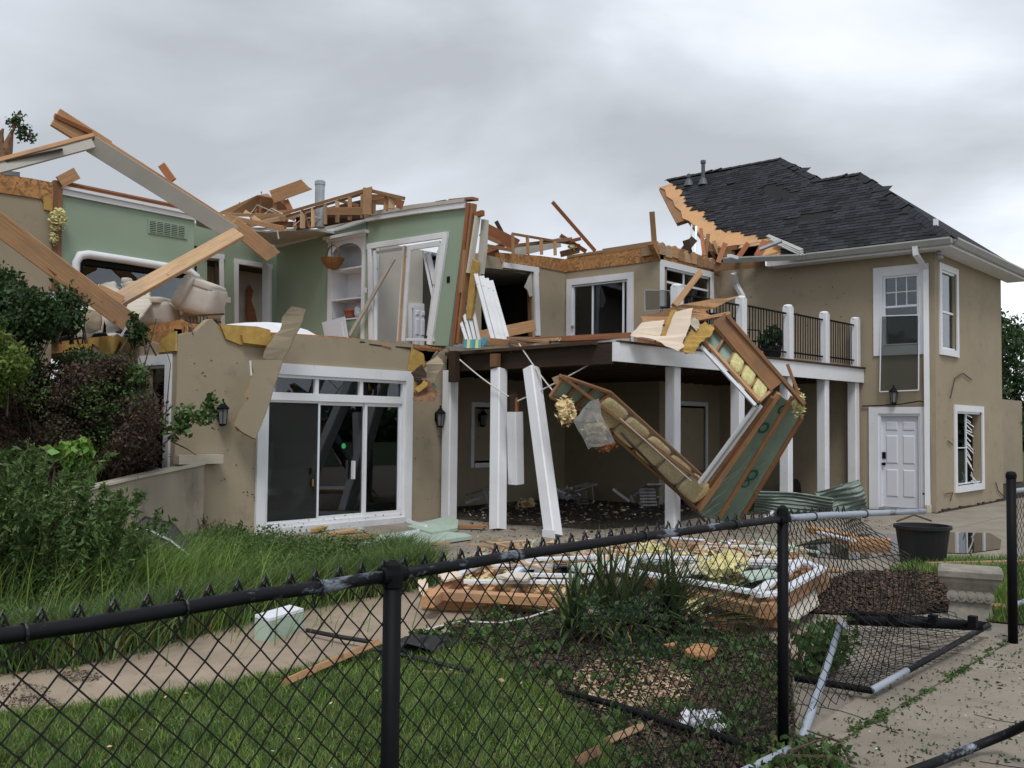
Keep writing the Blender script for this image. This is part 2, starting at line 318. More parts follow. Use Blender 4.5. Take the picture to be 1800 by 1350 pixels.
class Wall:
    def __init__(s, ax, k): s.ax = ax; s.k = k; s.n = V((-1, 0, 0)) if ax == 'X' else V((0, -1, 0))
    def ab(s, px, py):
        if s.ax == 'X': p = onX(px, py, s.k); return (-p.y, p.z)
        p = onY(px, py, s.k); return (p.x, p.z)
    def P(s, a, b, c=0.0):
        return V((s.k-c, -a, b)) if s.ax == 'X' else V((a, s.k-c, b))
    def slab(s, name, outer, m, parent, holes=(), c0=0.0, c1=-0.15, **k):
        loops = [[V((a, b, 0)) for a, b in outer]] + [[V((a, b, 0)) for a, b in h] for h in holes]
        tr = tessellate_polygon(loops); flat = [p for l in loops for p in l]; n = len(flat); mb = MB()
        vs = [s.P(p.x, p.y, c0) for p in flat] + [s.P(p.x, p.y, c1) for p in flat]; fs = []
        for t in tr: fs.append(tuple(t)); fs.append(tuple(n+i for i in reversed(t)))
        i0 = 0
        for l in loops:
            L_ = len(l)
            for i in range(L_): j = (i+1) % L_; fs.append((i0+i, i0+j, n+i0+j, n+i0+i))
            i0 += L_
        mb.add(vs, fs); return mb.build(name, m, parent, **k)
    def bx(s, name, a0, a1, b0, b1, c0, c1, m, parent, **k):
        mb = MB(); p = s.P(a0, b0, c0); q = s.P(a1, b1, c1); mb.box(p, q); return mb.build(name, m, parent, **k)
    def stick(s, name, p0, p1, w, c0, c1, m, parent, **k):   # stick lying on the wall between two picture points
        a = s.ab(*p0); b = s.ab(*p1); Wall.q = (getattr(Wall, 'q', 0)+1) % 9; c = (c0+c1)/2+.0013*Wall.q
        return bar(name, s.P(*a, c), s.P(*b, c), w, abs(c1-c0), m, parent, nrm=s.n, **k)
def rect(a0, a1, b0, b1): return [(a0, b0), (a1, b0), (a1, b1), (a0, b1)]
def window(W, a0, a1, b0, b1, house, cas=0.11, lights=None, label=None, name='window', depth=0.1, mids=(), vm=(), sill=True, glass=True):
    """casing outside rect; frame inside; mids = heights of meeting rails (fraction), vm = vertical divisions (fraction)"""
    i0, i1, j0, j1 = a0+cas, a1-cas, b0+cas, b1-cas
    f = 0.045
    mb = MB()
    for (x0, x1, y0, y1) in ((i0, i0+f, j0, j1), (i1-f, i1, j0, j1), (i0+f, i1-f, j1-f, j1), (i0+f, i1-f, j0, j0+f)): mb.box(W.P(x0, y0, 0.0), W.P(x1, y1, -depth))
    fr = mb.build(name, 'vinyl', house, label=label)
    W.bx('casing', a0, i0, b0, b1, -0.01, 0.035, 'white', fr); W.bx('casing', i1, a1, b0, b1, -0.01, 0.035, 'white', fr)
    W.bx('casing', i0, i1, j1, b1, -0.01, 0.033, 'white', fr); W.bx('casing', i0, i1, b0, j0, -0.01, 0.033 if not sill else 0.06, 'white', fr)
    xs = [i0+f]+[i0+(i1-i0)*v for v in vm]+[i1-f]; ys = [j0+f]+[j0+(j1-j0)*v for v in mids]+[j1-f]
    for v in vm: x = i0+(i1-i0)*v; W.bx('mullion', x-.022, x+.022, j0+f, j1-f, -.03, -.07, 'vinyl', fr)
    for v in mids: y = j0+(j1-j0)*v; W.bx('meeting_rail', i0+f, i1-f, y-.022, y+.022, -.025, -.075, 'vinyl', fr)
    if glass:
        for i in range(len(xs)-1):
            for j in range(len(ys)-1): W.bx('pane', xs[i], xs[i+1], ys[j], ys[j+1], -.05, -.054, 'glass', fr)
    if lights:   # small muntins: (i, j, nx, ny)
        for (i, j, nx, ny) in lights:
            for q in range(1, nx): x = xs[i]+(xs[i+1]-xs[i])*q/nx; W.bx('muntin', x-.011, x+.011, ys[j], ys[j+1], -.038, -.05, 'vinyl', fr)
            for q in range(1, ny): y = ys[j]+(ys[j+1]-ys[j])*q/ny; W.bx('muntin', xs[i], xs[i+1], y-.011, y+.011, -.037, -.049, 'vinyl', fr)
    return fr
def panel_door(W, a0, a1, b0, b1, c, parent, m='door_white', flip=1, name='door', label=None):
    mb = MB(); mb.box(W.P(a0, b0, c), W.P(a1, b1, c-0.045)); wd = a1-a0; h = b1-b0
    d = mb.build(name, m, parent, label=label)
    for (u0, u1) in ((0.13, 0.44), (0.56, 0.87)):
        for (v0, v1) in ((0.11, 0.41), (0.47, 0.78), (0.83, 0.93)):
            x0, x1, y0, y1 = a0+wd*u0, a0+wd*u1, b0+h*v0, b0+h*v1; mb = MB(); g = 0.025
            o = [W.P(x0, y0, c+.001), W.P(x1, y0, c+.001), W.P(x1, y1, c+.001), W.P(x0, y1, c+.001)]
            i_ = [W.P(x0+g, y0+g, c+.016), W.P(x1-g, y0+g, c+.016), W.P(x1-g, y1-g, c+.016), W.P(x0+g, y1-g, c+.016)]
            mb.add(o+i_, [(0, 1, 5, 4), (1, 2, 6, 5), (2, 3, 7, 6), (3, 0, 4, 7), (4, 5, 6, 7)]); mb.build('door_panel', m, d)
    return d
# ------------------------------------------------------------------ ground
def sheet(name, pts, z, m, th=0.0, parent=None, **k):
    mb = MB(); P = [V((p[0], p[1], z)) for p in pts]
    if th: mb.prism(P, (0, 0, -th))
    else: mb.add(P, [tuple(range(len(P)))])
    return mb.build(name, m, parent, **k)
mb = MB(); R = 1200; N = 60; xs = [math.copysign(abs(t)**3, t)*R for t in np.linspace(-1, 1, N)]
for j in range(N):
    for i in range(N):
        x, y = xs[i]+8, xs[j]+8; r = math.hypot(x-10, y-8)
        mb.v.append((x, y, -0.12 - (0.0 if r < 40 else min(6, (r-40)*0.012))))
for j in range(N-1):
    for i in range(N-1): mb.f.append((j*N+i, j*N+i+1, (j+1)*N+i+1, (j+1)*N+i))
mb.build('ground', 'turf', smooth=True, kind='structure')
sheet('patio_bed', [(-4, -6), (36, -6), (36, 14.2), (-4, 14.2)], -0.035, 'soil', th=0.06, kind='structure')
patio = thing('patio', (12, 6, 0), None, None); prop(patio, kind='structure')
XL = [-2, 1.6, 4.9, 7.9, 10.9, 13.9, 17.0, 20.6, 24, 28, 34]; YL = [-5, -2, 0.4, 2.2, 3.1, 5.4, 8.4, 11.4, 14.1]
for i in range(len(XL)-1):
    for j in range(len(YL)-1):
        x0, x1, y0, y1 = XL[i], XL[i+1], YL[j], YL[j+1]; g = 0.008
        if x0 > 20 and y1 > 6.5 : y1 = min(y1, 6.6)
        if y1 <= y0: continue
        sheet('concrete_slab', [(x0+g, y0+g), (x1-g, y0+g), (x1-g, y1-g), (x0+g, y1-g)], random.uniform(-.002, .002), 'concrete_tan' if (x1 < 8 and y0 > 3) else 'concrete', th=0.03, parent=patio)
def gpx(*pp, z=0.0): return [tuple(onZ(x, y, z)[:2]) for x, y in pp]
# lawn, walkway, beds: thin sheets lying on each other
LAWN = gpx((-60, 1272), (140, 1252), (300, 1228), (560, 1178), (690, 1142), (800, 1130), (900, 1190), (980, 1240), (1040, 1300), (1075, 1350)) + [(3.35, 2.6), (2.6, 1.6), (1.5, 0.6), (-1, 0.5), (-1, 5)]
BED = gpx((800, 1130), (790, 1100), (900, 1075), (1080, 1085), (1180, 1105), (1330, 1120), (1390, 1150), (1395, 1240), (1400, 1320), (1470, 1350)) + [(3.9, 1.9), (3.0, 1.9), (3.35, 2.6)] + gpx((1075, 1350), (1040, 1300), (980, 1240), (900, 1190))
LEFTV = gpx((-80, 1195), (140, 1170), (440, 1088), (560, 1062), (690, 1045), (740, 1030), (700, 990), (620, 965), (430, 948), (330, 946)) + [(7.1, 12.3), (1.5, 12.3), (-3, 12.3), (-3, 7)]
BED2 = gpx((1400, 1078), (1440, 1030), (1500, 1008), (1670, 1006), (1690, 1030), (1690, 1075), (1560, 1085))
GR2 = gpx((1560, 1004), (1640, 985), (1760, 985), (1900, 990), (1900, 1110), (1740, 1095), (1700, 1070), (1690, 1020))
for nm, pts, z, m in (('lawn', LAWN, 0.012, 'turf'), ('flower_bed', BED, 0.016, 'soil'), ('planting_strip', LEFTV, 0.012, 'turf'), ('mulch_bed', BED2, 0.012, 'soil'), ('grass_strip', GR2, 0.016, 'turf')):
    sheet(nm, pts, z, m, kind='structure')
PUD = gpx((1395, 962), (1440, 948), (1500, 940), (1560, 940), (1640, 936), (1740, 938), (1760, 950), (1758, 966), (1700, 974), (1620, 972), (1560, 978), (1500, 985), (1430, 980))
sheet('terrace_floor_shade', [(13.0, 9.6), (14.6, 9.2), (16, 9.5), (18.2, 8.9), (20.7, 9.2), (20.7, 11.6), (18.1, 11.6), (18.1, 14.25), (12.6, 14.25), (12.6, 11.2)], .006, 'shade_dirt', kind='structure')  # dark floor sheet added to deepen the terrace shade and cut bounced light
sheet('puddle', PUD, 0.012, 'water', kind='structure')
# berm behind the retaining wall
mb = MB(); n = 14
for j in range(n):
    for i in range(n):
        x = -6 + 13.05*i/(n-1); y = 12.62 + 9*j/(n-1)
        mb.v.append((x, y, 0.0 + 0.9*min(1, max(0, (x+3)/8)) + 0.35*j/(n-1) + random.uniform(-.04, .04)))
for j in range(n-1):
    for i in range(n-1): mb.f.append((j*n+i, j*n+i+1, (j+1)*n+i+1, (j+1)*n+i))
mb.build('hillside', 'soil', smooth=True, kind='structure')
def inside(pt, poly):
    x, y = pt; c = False; j = len(poly)-1
    for i in range(len(poly)):
        xi, yi = poly[i]; xj, yj = poly[j]
        if (yi > y) != (yj > y) and x < (xj-xi)*(y-yi)/(yj-yi+1e-12)+xi: c = not c
        j = i
    return c
def scatter(poly, n):
    P = np.array(poly); lo = P.min(0); hi = P.max(0); r = []
    while len(r) < n:
        q = NR.uniform(lo, hi, (n*2, 2)); r += [tuple(x) for x in q if inside(x, poly)]
    return np.array(r[:n])
def npmesh(name, vs, faces_flat, per, m, parent=None, **k):
    me = bpy.data.meshes.new(name); nf = len(faces_flat)//per
    me.vertices.add(len(vs)); me.vertices.foreach_set('co', np.asarray(vs, dtype=np.float32).ravel())
    me.loops.add(nf*per); me.loops.foreach_set('vertex_index', np.asarray(faces_flat, dtype=np.int32).ravel())
    me.polygons.add(nf); me.polygons.foreach_set('loop_start', np.arange(nf, dtype=np.int32)*per); 
    me.update(calc_edges=True); me.materials.append(MATS[m])
    return link(name, me, Matrix.Identity(4), parent, **k)
def blades(name, xy, z0, h, wd, m, lean=0.5, hv=0.5, parent=None, wind=(0, 0), **k):
    n = len(xy); a = NR.uniform(0, 2*np.pi, n); H = h*(1+hv*NR.uniform(-1, 1, n)); W_ = wd*NR.uniform(.6, 1.3, n)
    b = np.zeros((n, 3)); b[:, :2] = xy; b[:, 2] = z0 if np.isscalar(z0) else z0
    l = NR.uniform(0, 2*np.pi, n); la = lean*NR.uniform(0.2, 1.2, n)*H
    dx = np.stack([np.cos(l)*la+wind[0]*H, np.sin(l)*la+wind[1]*H, np.zeros(n)], 1); s = np.stack([np.cos(a)*W_, np.sin(a)*W_, np.zeros(n)], 1)
    upv = np.zeros((n, 3)); upv[:, 2] = H
    v = np.stack([b-s, b+s, b+upv*.55+dx*.35+s*.8, b+upv*.55+dx*.35-s*.8, b+upv*0.95+dx], 1).reshape(-1, 3)
    i = np.arange(n)*5
    f = np.concatenate([np.stack([i, i+1, i+2], 1), np.stack([i, i+2, i+3], 1), np.stack([i+3, i+2, i+4], 1)]).ravel()
    return npmesh(name, v, f, 3, m, parent, **k)
def leaves(name, cl, size, m, parent=None, shape=1.6, flat=0.0, **k):
    """cl = list of (centre, radii, count): leaf-sized faces spread through uneven clumps"""
    vs = []; 
    for c, r, n in cl:
        d = NR.normal(size=(n, 3)); d /= np.linalg.norm(d, axis=1)[:, None]+1e-9
        rr = NR.uniform(0.25, 1.0, n)**0.6*(1+0.15*NR.normal(size=n))
        p = np.array(c)+d*rr[:, None]*np.array(r)
        a = NR.normal(size=(n, 3)); a[:, 2] *= (1-flat); a /= np.linalg.norm(a, axis=1)[:, None]+1e-9
        b = np.cross(a, NR.normal(size=(n, 3))); b /= np.linalg.norm(b, axis=1)[:, None]+1e-9
        s = size*NR.uniform(.5, 1.3, n)[:, None]
        vs.append(np.stack([p-a*s*shape/2, p+b*s*.5, p+a*s*shape/2, p-b*s*.5], 1).reshape(-1, 3))
    v = np.concatenate(vs); n = len(v)//4; i = np.arange(n)*4
    f = np.stack([i, i+1, i+2, i+3], 1).ravel()
    return npmesh(name, v, f, 4, m, parent, **k)
# ------------------------------------------------------------------ the damaged house
H = thing('damaged_house', (12.5, 12.6, 0), 'large tan stucco house with its left roof torn off and green rooms exposed', 'house')
yL, xF, yG, xG, yB = 12.62, 7.13, 16.4, 12.5, 18.15
y1, x2, y3, x4, y4 = 14.31, 18.15, 11.66, 20.8, 6.65
WL = Wall('Y', yL); WF = Wall('X', xF); WG1 = Wall('Y', yG); WG3 = Wall('X', xG); WG2 = Wall('Y', yB)
W1 = Wall('Y', y1); W2 = Wall('X', x2); W3 = Wall('Y', y3); R1 = Wall('X', x4); R2 = Wall('Y', y4)
AB = lambda W, *pp: [W.ab(*p) for p in pp]
# --- lower left block: wall with the sliding door
aL = WL.ab(449, 820)[0]; aR = WL.ab(722, 800)[0]; zT = WL.ab(600, 640)[1]
zT = 0.5*(WL.ab(500, 637)[1]+WL.ab(722, 655)[1])
top = AB(WL, (313, 589), (332, 584), (345, 582), (355, 573), (366, 562), (373, 560), (383, 572), (394, 589), (420, 597), (455, 600), (475, 612), (492, 596), (523, 589), (560, 592), (640, 597), (700, 603), (726, 605), (728, 640), (748, 655), (760, 640), (775, 618), (790, 612))
WL.slab('exterior_wall', [(xF+.003, 0)] + top + [(12.5, 2.95), (12.5, 0)], 'stucco', H, holes=[rect(aL+.16, aR-.16, 0.1, zT-.17)], c0=0, c1=-.14)
# torn strip of foam and OSB behind the edge
WL.slab('wall_sheathing', AB(WL, (313, 575), (313, 600), (400, 612), (480, 612), (600, 606), (728, 618), (735, 668), (780, 650), (792, 612), (740, 604), (600, 590), (470, 582), (400, 570), (335, 567)), 'osb', H, c0=-.16, c1=-.18)
WL.slab('foam_board', AB(WL, (385, 570), (415, 572), (450, 574), (473, 580), (474, 600), (474, 612), (420, 606), (395, 596)), 'foam_board', H, c0=.0, c1=.035)
WL.slab('foam_board', AB(WL, (419, 589), (474, 594), (470, 609), (422, 603)), 'foam_board', H, c0=.05, c1=.10)
WL.slab('foam_board', AB(WL, (722, 612), (742, 622), (745, 640), (733, 660), (728, 690), (718, 688), (716, 650)), 'foam_board', H, c0=.01, c1=.04)
fr = WL.bx('casing', aL, aL+.16, 0.02, zT, -.01, .045, 'white', H)

mb = MB()
a0, a1, b0, b1 = aL+.16, aR-.16, .10, zT-.17
zt = WL.ab(600, 700)[1]
for r in ((a0, a0+.05, b0, b1), (a1-.05, a1, b0, b1), (a0+.05, a1-.05, b1-.05, b1), (a0+.05, a1-.05, b0, b0+.06), (a0+.05, a1-.05, zt-.06, zt+.06)): mb.box(WL.P(r[0], r[2], .0), WL.P(r[1], r[3], -.12))
SD = mb.build('sliding_door', 'white', H)
WL.bx('casing', aR-.16, aR, 0.02, zT, -.01, .045, 'white', SD); WL.bx('casing', aL+.16, aR-.16, zT-.17, zT, -.01, .043, 'white', SD)
WL.bx('threshold', aL+.16, aR-.16, 0.0, .10, -.12, .06, 'white_dirty', SD)
tw = (a1-a0-.1)/3
for k in range(3):
    x0 = a0+.05+tw*k; x1 = x0+tw
    if k: WL.bx('mullion', x0-.035, x0+.035, zt+.06, b1-.05, -.01, -.10, 'white', SD)
    WL.bx('pane', x0+(.035 if k else 0), x1-(.035 if k < 2 else 0), zt+.06, b1-.05, -.06, -.064, 'glass', SD)
for k, (u0, u1, c) in enumerate(((0.0, .365, -.03), (.35, .72, -.055), (.70, 1.0, -.03))):
    x0 = a0+.05+(a1-a0-.1)*u0; x1 = a0+.05+(a1-a0-.1)*u1; s_ = .035 if k == 0 else .06; mb = MB()
    for r in ((x0, x0+s_, b0+.06, zt-.06), (x1-s_, x1, b0+.06, zt-.06), (x0+s_, x1-s_, zt-.06-s_, zt-.06), (x0+s_, x1-s_, b0+.06, b0+.06+s_)): mb.box(WL.P(r[0], r[2], c), WL.P(r[1], r[3], c-.04))
    p_ = mb.build('door_sash', 'vinyl' if k == 0 else 'white', SD)
    WL.bx('pane', x0+s_, x1-s_, b0+.06+s_, zt-.06-s_, c-.018, c-.022, 'glass', SD)
    if k == 0: WL.bx('insect_screen', x0+s_, x1-s_, b0+.06+s_, zt-.06-s_, c-.008, c-.010, 'screen', SD)
hx = WL.ab(621, 825)
WL.bx('handle', hx[0]-.02, hx[0]+.02, hx[1]-.16, hx[1]+.14, -.03, .03, 'white_dirty', SD)
hx = WL.ab(549, 840); WL.bx('handle', hx[0]-.012, hx[0]+.012, hx[1]-.13, hx[1]-.02, -.03, .02, 'brass', SD)
WL.bx('latch', hx[0]-.035, hx[0]-.012, hx[1]+.06, hx[1]+.16, -.03, .0, 'black_metal', SD)
hx = WL.ab(607, 784); mb = MB(); mb.lathe(WL.P(hx[0], hx[1], -.045), [(.045, 0), (.045, .002)], 12, (0, -1, 0)); mb.build('round_sticker', 'sticker', SD)
# curtain behind the right panel
mb = MB(); xs_ = np.linspace(aR-.62, aR-.26, 25)
for i, x in enumerate(xs_):
    yy = yL+.26+.035*math.sin(i*1.9)
    mb.v += [(x, yy, .15), (x, yy, 2.0)]
for i in range(24): mb.f.append((2*i, 2*i+2, 2*i+3, 2*i+1))
mb.build('curtain', 'curtain', H)
# interior of the lower block
def room(x0, x1, y0, y1_, z0, z1, m, sides='LRB', flr=True, ceil=True, par=None):
    par = par or H; t = .08
    if 'L' in sides: mb = MB(); mb.box((x0, y0, z0), (x0+t, y1_, z1)); mb.build('interior_wall', m, par)
    if 'R' in sides: mb = MB(); mb.box((x1-t, y0, z0), (x1, y1_, z1)); mb.build('interior_wall', m, par)
    if 'B' in sides: mb = MB(); mb.box((x0+t, y1_-t, z0), (x1-t, y1_, z1)); mb.build('interior_wall', m, par)
    if 'F' in sides: mb = MB(); mb.box((x0+t, y0, z0), (x1-t, y0+t, z1)); mb.build('interior_wall', m, par)
    if flr: mb = MB(); mb.box((x0, y0, z0-.05), (x1, y1_, z0)); mb.build('floor', m, par)
    if ceil: mb = MB(); mb.box((x0, y0, z1), (x1, y1_, z1+.05)); mb.build('ceiling', m, par)
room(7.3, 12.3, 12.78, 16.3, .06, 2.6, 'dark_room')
mb = MB(); mb.box((12.3, 12.76, 0), (12.5, 18.3, 2.95)); mb.build('exterior_wall', 'stucco', H)
# upper floor deck of the left wing, seen edge on
mb = MB(); mb.box((7.16, 12.78, 2.86), (12.48, 18.3, 3.05)); mb.build('floor', 'osb', H)
for i in range(14):   # splintered boards along the front edge
    x = 9.6+i*.21; z = 3.06+random.uniform(-.01, .03)
    bar('edge_board', (x, 12.66+random.uniform(-.02, .03), z), (x+random.uniform(.25, .5), 12.66+random.uniform(-.04, .03), z-.01+random.uniform(-.03, .02)), random.uniform(.04, .09), .025, random.choice(['wood_red', 'wood_dark', 'wood_brown']), H, nrm=(0, 0, 1), rough=True)
# left face of the block
tp = AB(WF, (115, 600), (140, 606), (160, 600), (185, 610), (210, 603), (240, 612), (262, 600), (285, 606), (311, 590))
WF.slab('exterior_wall', [(-16.39, 0)] + tp + [(-12.623, 0)], 'stucco', H, holes=[rect(*sorted((WF.ab(262, 700)[0], WF.ab(296, 700)[0])), 0.95, WF.ab(280, 635)[1])], c0=0, c1=-.14)
WF.slab('wall_sheathing', AB(WF, (100, 600), (160, 588), (225, 580), (240, 572), (300, 560), (312, 566), (312, 615), (250, 612), (100, 625)), 'osb', H, c0=-.15, c1=-.17)
WF.slab('foam_board', AB(WF, (113, 601), (150, 596), (178, 592), (225, 593), (232, 612), (236, 632), (226, 612), (214, 600), (200, 630), (186, 642), (178, 612), (165, 604), (158, 632), (150, 606), (135, 640), (118, 640)), 'foam_board', H, c0=.002, c1=.03)
WF.slab('foam_board', AB(WF, (285, 600), (300, 588), (312, 582), (312, 617), (280, 620)), 'foam_board', H, c0=.002, c1=.03)
a0, a1 = WF.ab(246, 640)[0], WF.ab(303, 640)[0]
window(WF, a0, a1, .85, WF.ab(303, 622)[1], H, cas=.15, mids=(.5,), vm=())
# --- stucco and green wall at the back of the open room (one line)
WG1.slab('exterior_wall', [(-3, 0)] + AB(WG1, (-500, 330), (0, 338), (78, 349), (98, 356)) + [(WG1.ab(98, 356)[0], 0)], 'stucco', H, c0=0, c1=-.14)
WG1.slab('wall_sheathing', AB(WG1, (-500, 296), (0, 306), (60, 315), (90, 321), (104, 322), (104, 372), (78, 362), (72, 350), (0, 339), (-500, 331)), 'osb', H, c0=.025, c1=.005)
WG1.slab('foam_board', AB(WG1, (75, 346), (91, 350), (91, 372), (76, 368)), 'foam_board', H, c0=.03, c1=.01)
pA = WG1.ab(105, 330)[0]; 
WG1.slab('interior_wall', AB(WG1, (105, 560), (105, 336), (341, 384), (342, 560)), 'green', H, holes=[AB(WG1, (134, 450), (330, 478), (330, 555), (134, 548))], c0=0, c1=-.12)
WG1.slab('crown_moulding', AB(WG1, (105, 326), (342, 374), (342, 388), (105, 342)), 'white', H, c0=.05, c1=.0)
WG1.slab('crown_moulding', AB(WG1, (105, 327), (342, 375), (342, 380), (105, 332)), 'white', H, c0=.09, c1=.05)
WG1.stick('top_plate', (103, 322), (345, 371), .05, -.02, -.14, 'wood_red', H)
WG1.stick('top_plate', (118, 321), (335, 366), .03, .02, -.10, 'wood_brown', H)
for k, (x, yt, yb) in enumerate(((97, 318, 560), (104, 322, 470))): WG1.stick('wall_stud', (x, yt), (x-3, yb), .075, .06, -.05, 'wood_brown', H)
bar('wall_stud', WG1.P(*WG1.ab(100, 322), .1), WG1.P(*WG1.ab(130, 306), .1), .2, .04, 'wood', H, nrm=(0, -1, 0))
# vent grille
g0 = WG1.ab(260, 392); g1 = WG1.ab(328, 416); zc = WG1.ab(294, 403)[1]
vg = WG1.bx('vent_grille', g0[0], g1[0], zc-.13, zc+.13, .0, .02, 'green', H)
for k in range(5):
    x = g0[0]+.03+(g1[0]-g0[0]-.06)*k/5; WG1.bx('grille_opening', x, x+(g1[0]-g0[0]-.06)/5-.03, zc-.10, zc+.10, .021, .024, 'dark_room', vg)
    for q in range(6): WG1.bx('louver', x, x+(g1[0]-g0[0]-.06)/5-.03, zc-.095+q*.033, zc-.08+q*.033, .025, .035, 'green', vg)
# broken picture window with its swollen white surround
mb = MB()
pts = [(131, 560), (130, 500), (131, 462), (138, 450), (152, 448), (220, 458), (300, 471), (330, 477), (341, 486), (342, 505), (338, 520)]
mb.tube([WG1.P(*WG1.ab(*p), .06) for p in pts], [.06, .065, .07, .08, .075, .07, .075, .07, .08, .07, .05], 8)
pwf = mb.build('window', 'white', H, smooth=True)
WG1.slab('pane', AB(WG1, (140, 456), (332, 482), (332, 555), (140, 548)), 'glass', pwf, c0=-.06, c1=-.065)
WG1.stick('sash', (141, 460), (325, 484), .09, .02, -.05, 'black_metal', pwf); WG1.stick('sash', (143, 455), (141, 548), .06, .02, -.05, 'black_metal', pwf)
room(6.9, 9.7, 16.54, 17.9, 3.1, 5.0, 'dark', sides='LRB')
# --- green recess: return, back wall with doors
mb = MB(); mb.box((9.5, 16.52, 3.05), (9.62, 18.15, 5.62)); mb.build('interior_wall', 'green', H)
h1 = AB(WG2, (364, 456), (391, 459), (391, 590), (364, 590)); h2 = AB(WG2, (420, 463), (468, 472), (468, 590), (420, 590))
WG2.slab('interior_wall', AB(WG2, (342, 600), (342, 392), (486, 428), (486, 600)), 'green', H, holes=[h1, h2], c0=0, c1=-.12)
for p0, p1 in (((388, 449), (391, 590)), ((352, 448), (393, 452)), ((415, 458), (415, 590)), ((411, 459), (478, 469)), ((473, 468), (473, 590))):
    WG2.stick('casing', p0, p1, .10, .03, -.01, 'white', H)
mb = MB(); mb.prism([at(474, 470, 21.3), at(461, 458, 20.7), at(461, 594, 20.7), at(474, 592, 21.3)], fw*.04); dj = mb.build('door', 'door_white', H); mb = MB(); mb.prism([at(472, 482, 21.25), at(464, 478, 20.85), at(464, 580, 20.85), at(472, 578, 21.25)], -fw*.012); mb.build('door_panel', 'vinyl', dj)
WG2.stick('casing', (381, 455), (381, 590), .04, -.02, -.10, 'wood_dark', H)
o = WG2.bx('light_switch', WG2.ab(396, 530)[0], WG2.ab(405, 530)[0], WG2.ab(400, 532)[1], WG2.ab(400, 522)[1], .0, .012, 'vinyl', H)
mb = MB(); mb.box((9.6, 19.9, 3.05), (14.5, 20.0, 5.3)); mb.build('interior_wall', 'stucco_raw', H)
mb = MB(); mb.box((9.6, 18.3, 3.0), (14.5, 19.9, 3.05)); mb.build('floor', 'osb', H)
mb = MB(); mb.box((9.6, 18.3, 5.3), (14.5, 20.0, 5.36)); mb.build('ceiling', 'dark_room', H)
WG2b = Wall('Y', 19.85); WG2b.slab('torn_drywall', AB(WG2b, (432, 565), (432, 510), (437, 500), (443, 512), (440, 530), (446, 545), (450, 565)), 'wood_red', H, c0=.05, c1=.02)
mb = MB(); cp = [onZ(*p, 5.64) for p in ((344, 383), (372, 388), (400, 392), (430, 404), (470, 409), (520, 404), (563, 407), (600, 412), (560, 418), (520, 424), (484, 431), (410, 414), (345, 397))]
mb.prism(cp, (0, 0, .04)); mb.build('ceiling', 'ceiling', H)
# --- long green wall that leans out over the terrace
wo = AB(WG3, (486, 600), (486, 432), (560, 415), (645, 388), (730, 372), (821, 357), (819, 372), (788, 608))
dq = AB(WG3, (655, 606), (653, 434), (782, 415), (752, 608)); cq = AB(WG3, (583, 560), (583, 434), (637, 422), (637, 560))
WG3.slab('interior_wall', wo, 'green', H, holes=[dq, cq], c0=0, c1=-.12)
WG3.slab('crown_moulding', AB(WG3, (486, 436), (562, 417), (645, 390), (645, 377), (560, 405), (486, 430)), 'white', H, c0=.08, c1=.0)
WG3.slab('crown_moulding', AB(WG3, (646, 390), (730, 377), (820, 366), (821, 353), (730, 364), (646, 376)), 'white', H, c0=.07, c1=.0)
WG3.slab('drywall_edge', AB(WG3, (550, 407), (600, 393), (645, 375), (730, 361), (822, 350), (821, 356), (730, 368), (645, 382), (600, 398), (550, 411)), 'drywall', H, c0=.09, c1=.02)
for (p0, p1, w_, m_) in (((825, 357), (798, 606), .085, 'wood_red'), ((832, 358), (806, 604), .06, 'wood_brown'), ((819, 440), (812, 515), .10, 'wood'), ((839, 380), (824, 480), .05, 'stucco_raw')):
    WG3.stick('wall_stud', p0, p1, w_, .04, -.08, m_, H)
WG3.slab('foam_board', AB(WG3, (829, 455), (838, 460), (832, 520), (826, 560), (818, 560), (822, 510)), 'foam_board', H, c0=-.02, c1=-.08)
WG3.slab('stucco_layer', AB(WG3, (838, 383), (846, 384), (843, 440), (838, 480), (830, 478)), 'drywall', H, c0=-.12, c1=-.2)
WG3.stick('top_plate', (792, 353), (834, 349), .05, .05, -.12, 'wood_brown', H); WG3.stick('top_plate', (768, 357), (785, 354), .05, .05, -.12, 'wood_dark', H)
WG3.stick('broken_lumber', (834, 378), (848, 374), .1, .02, -.06, 'wood_red', H)
WG3.stick('wall_crack', (646, 376), (645, 408), .012, .006, .0, 'wood_dark', H)
# door casing
for p0, p1, w_ in (((652, 432), (654, 606), .10), ((648, 434), (789, 413), .11), ((785, 415), (757, 606), .13), ((661, 441), (662, 606), .045)):
    WG3.stick('casing', p0, p1, w_, .05, -.01, 'white', H)
for p0, p1, w_, c in (((712, 432), (701, 600), .075, .02), ((723, 432), (712, 600), .07, .06), ((717, 434), (706, 600), .03, .09), ((717, 437), (775, 428), .10, .04), ((776, 428), (764, 500), .07, .03), ((655, 443), (715, 434), .05, -.06), ((715, 597), (765, 598), .05, .02), ((771, 440), (752, 590), .05, .01)):
    WG3.stick('door_stile', p0, p1, w_, c, c-.04, 'wood_pale' if w_ == .03 else 'white_dirty', H)
for p0, p1, w_, c in (((741, 442), (768, 560), .1, -.15), ((757, 440), (766, 530), .09, -.22), ((742, 442), (782, 452), .05, -.25), ((768, 440), (764, 520), .08, -.30), ((736, 440), (760, 560), .03, -.10)):
    WG3.stick('door_stile', p0, p1, w_, c, c-.05, 'white', H)
WG3.stick('leaning_batten', (703, 455), (625, 590), .085, .16, .12, 'drywall', H)
WG3.stick('loose_lumber', (722, 468), (757, 464), .07, -.7, -.75, 'wood', H)
WG3.bx('light_switch', WG3.ab(641, 508)[0], WG3.ab(645, 508)[0], WG3.ab(643, 515)[1], WG3.ab(643, 506)[1], .0, .012, 'vinyl', H)
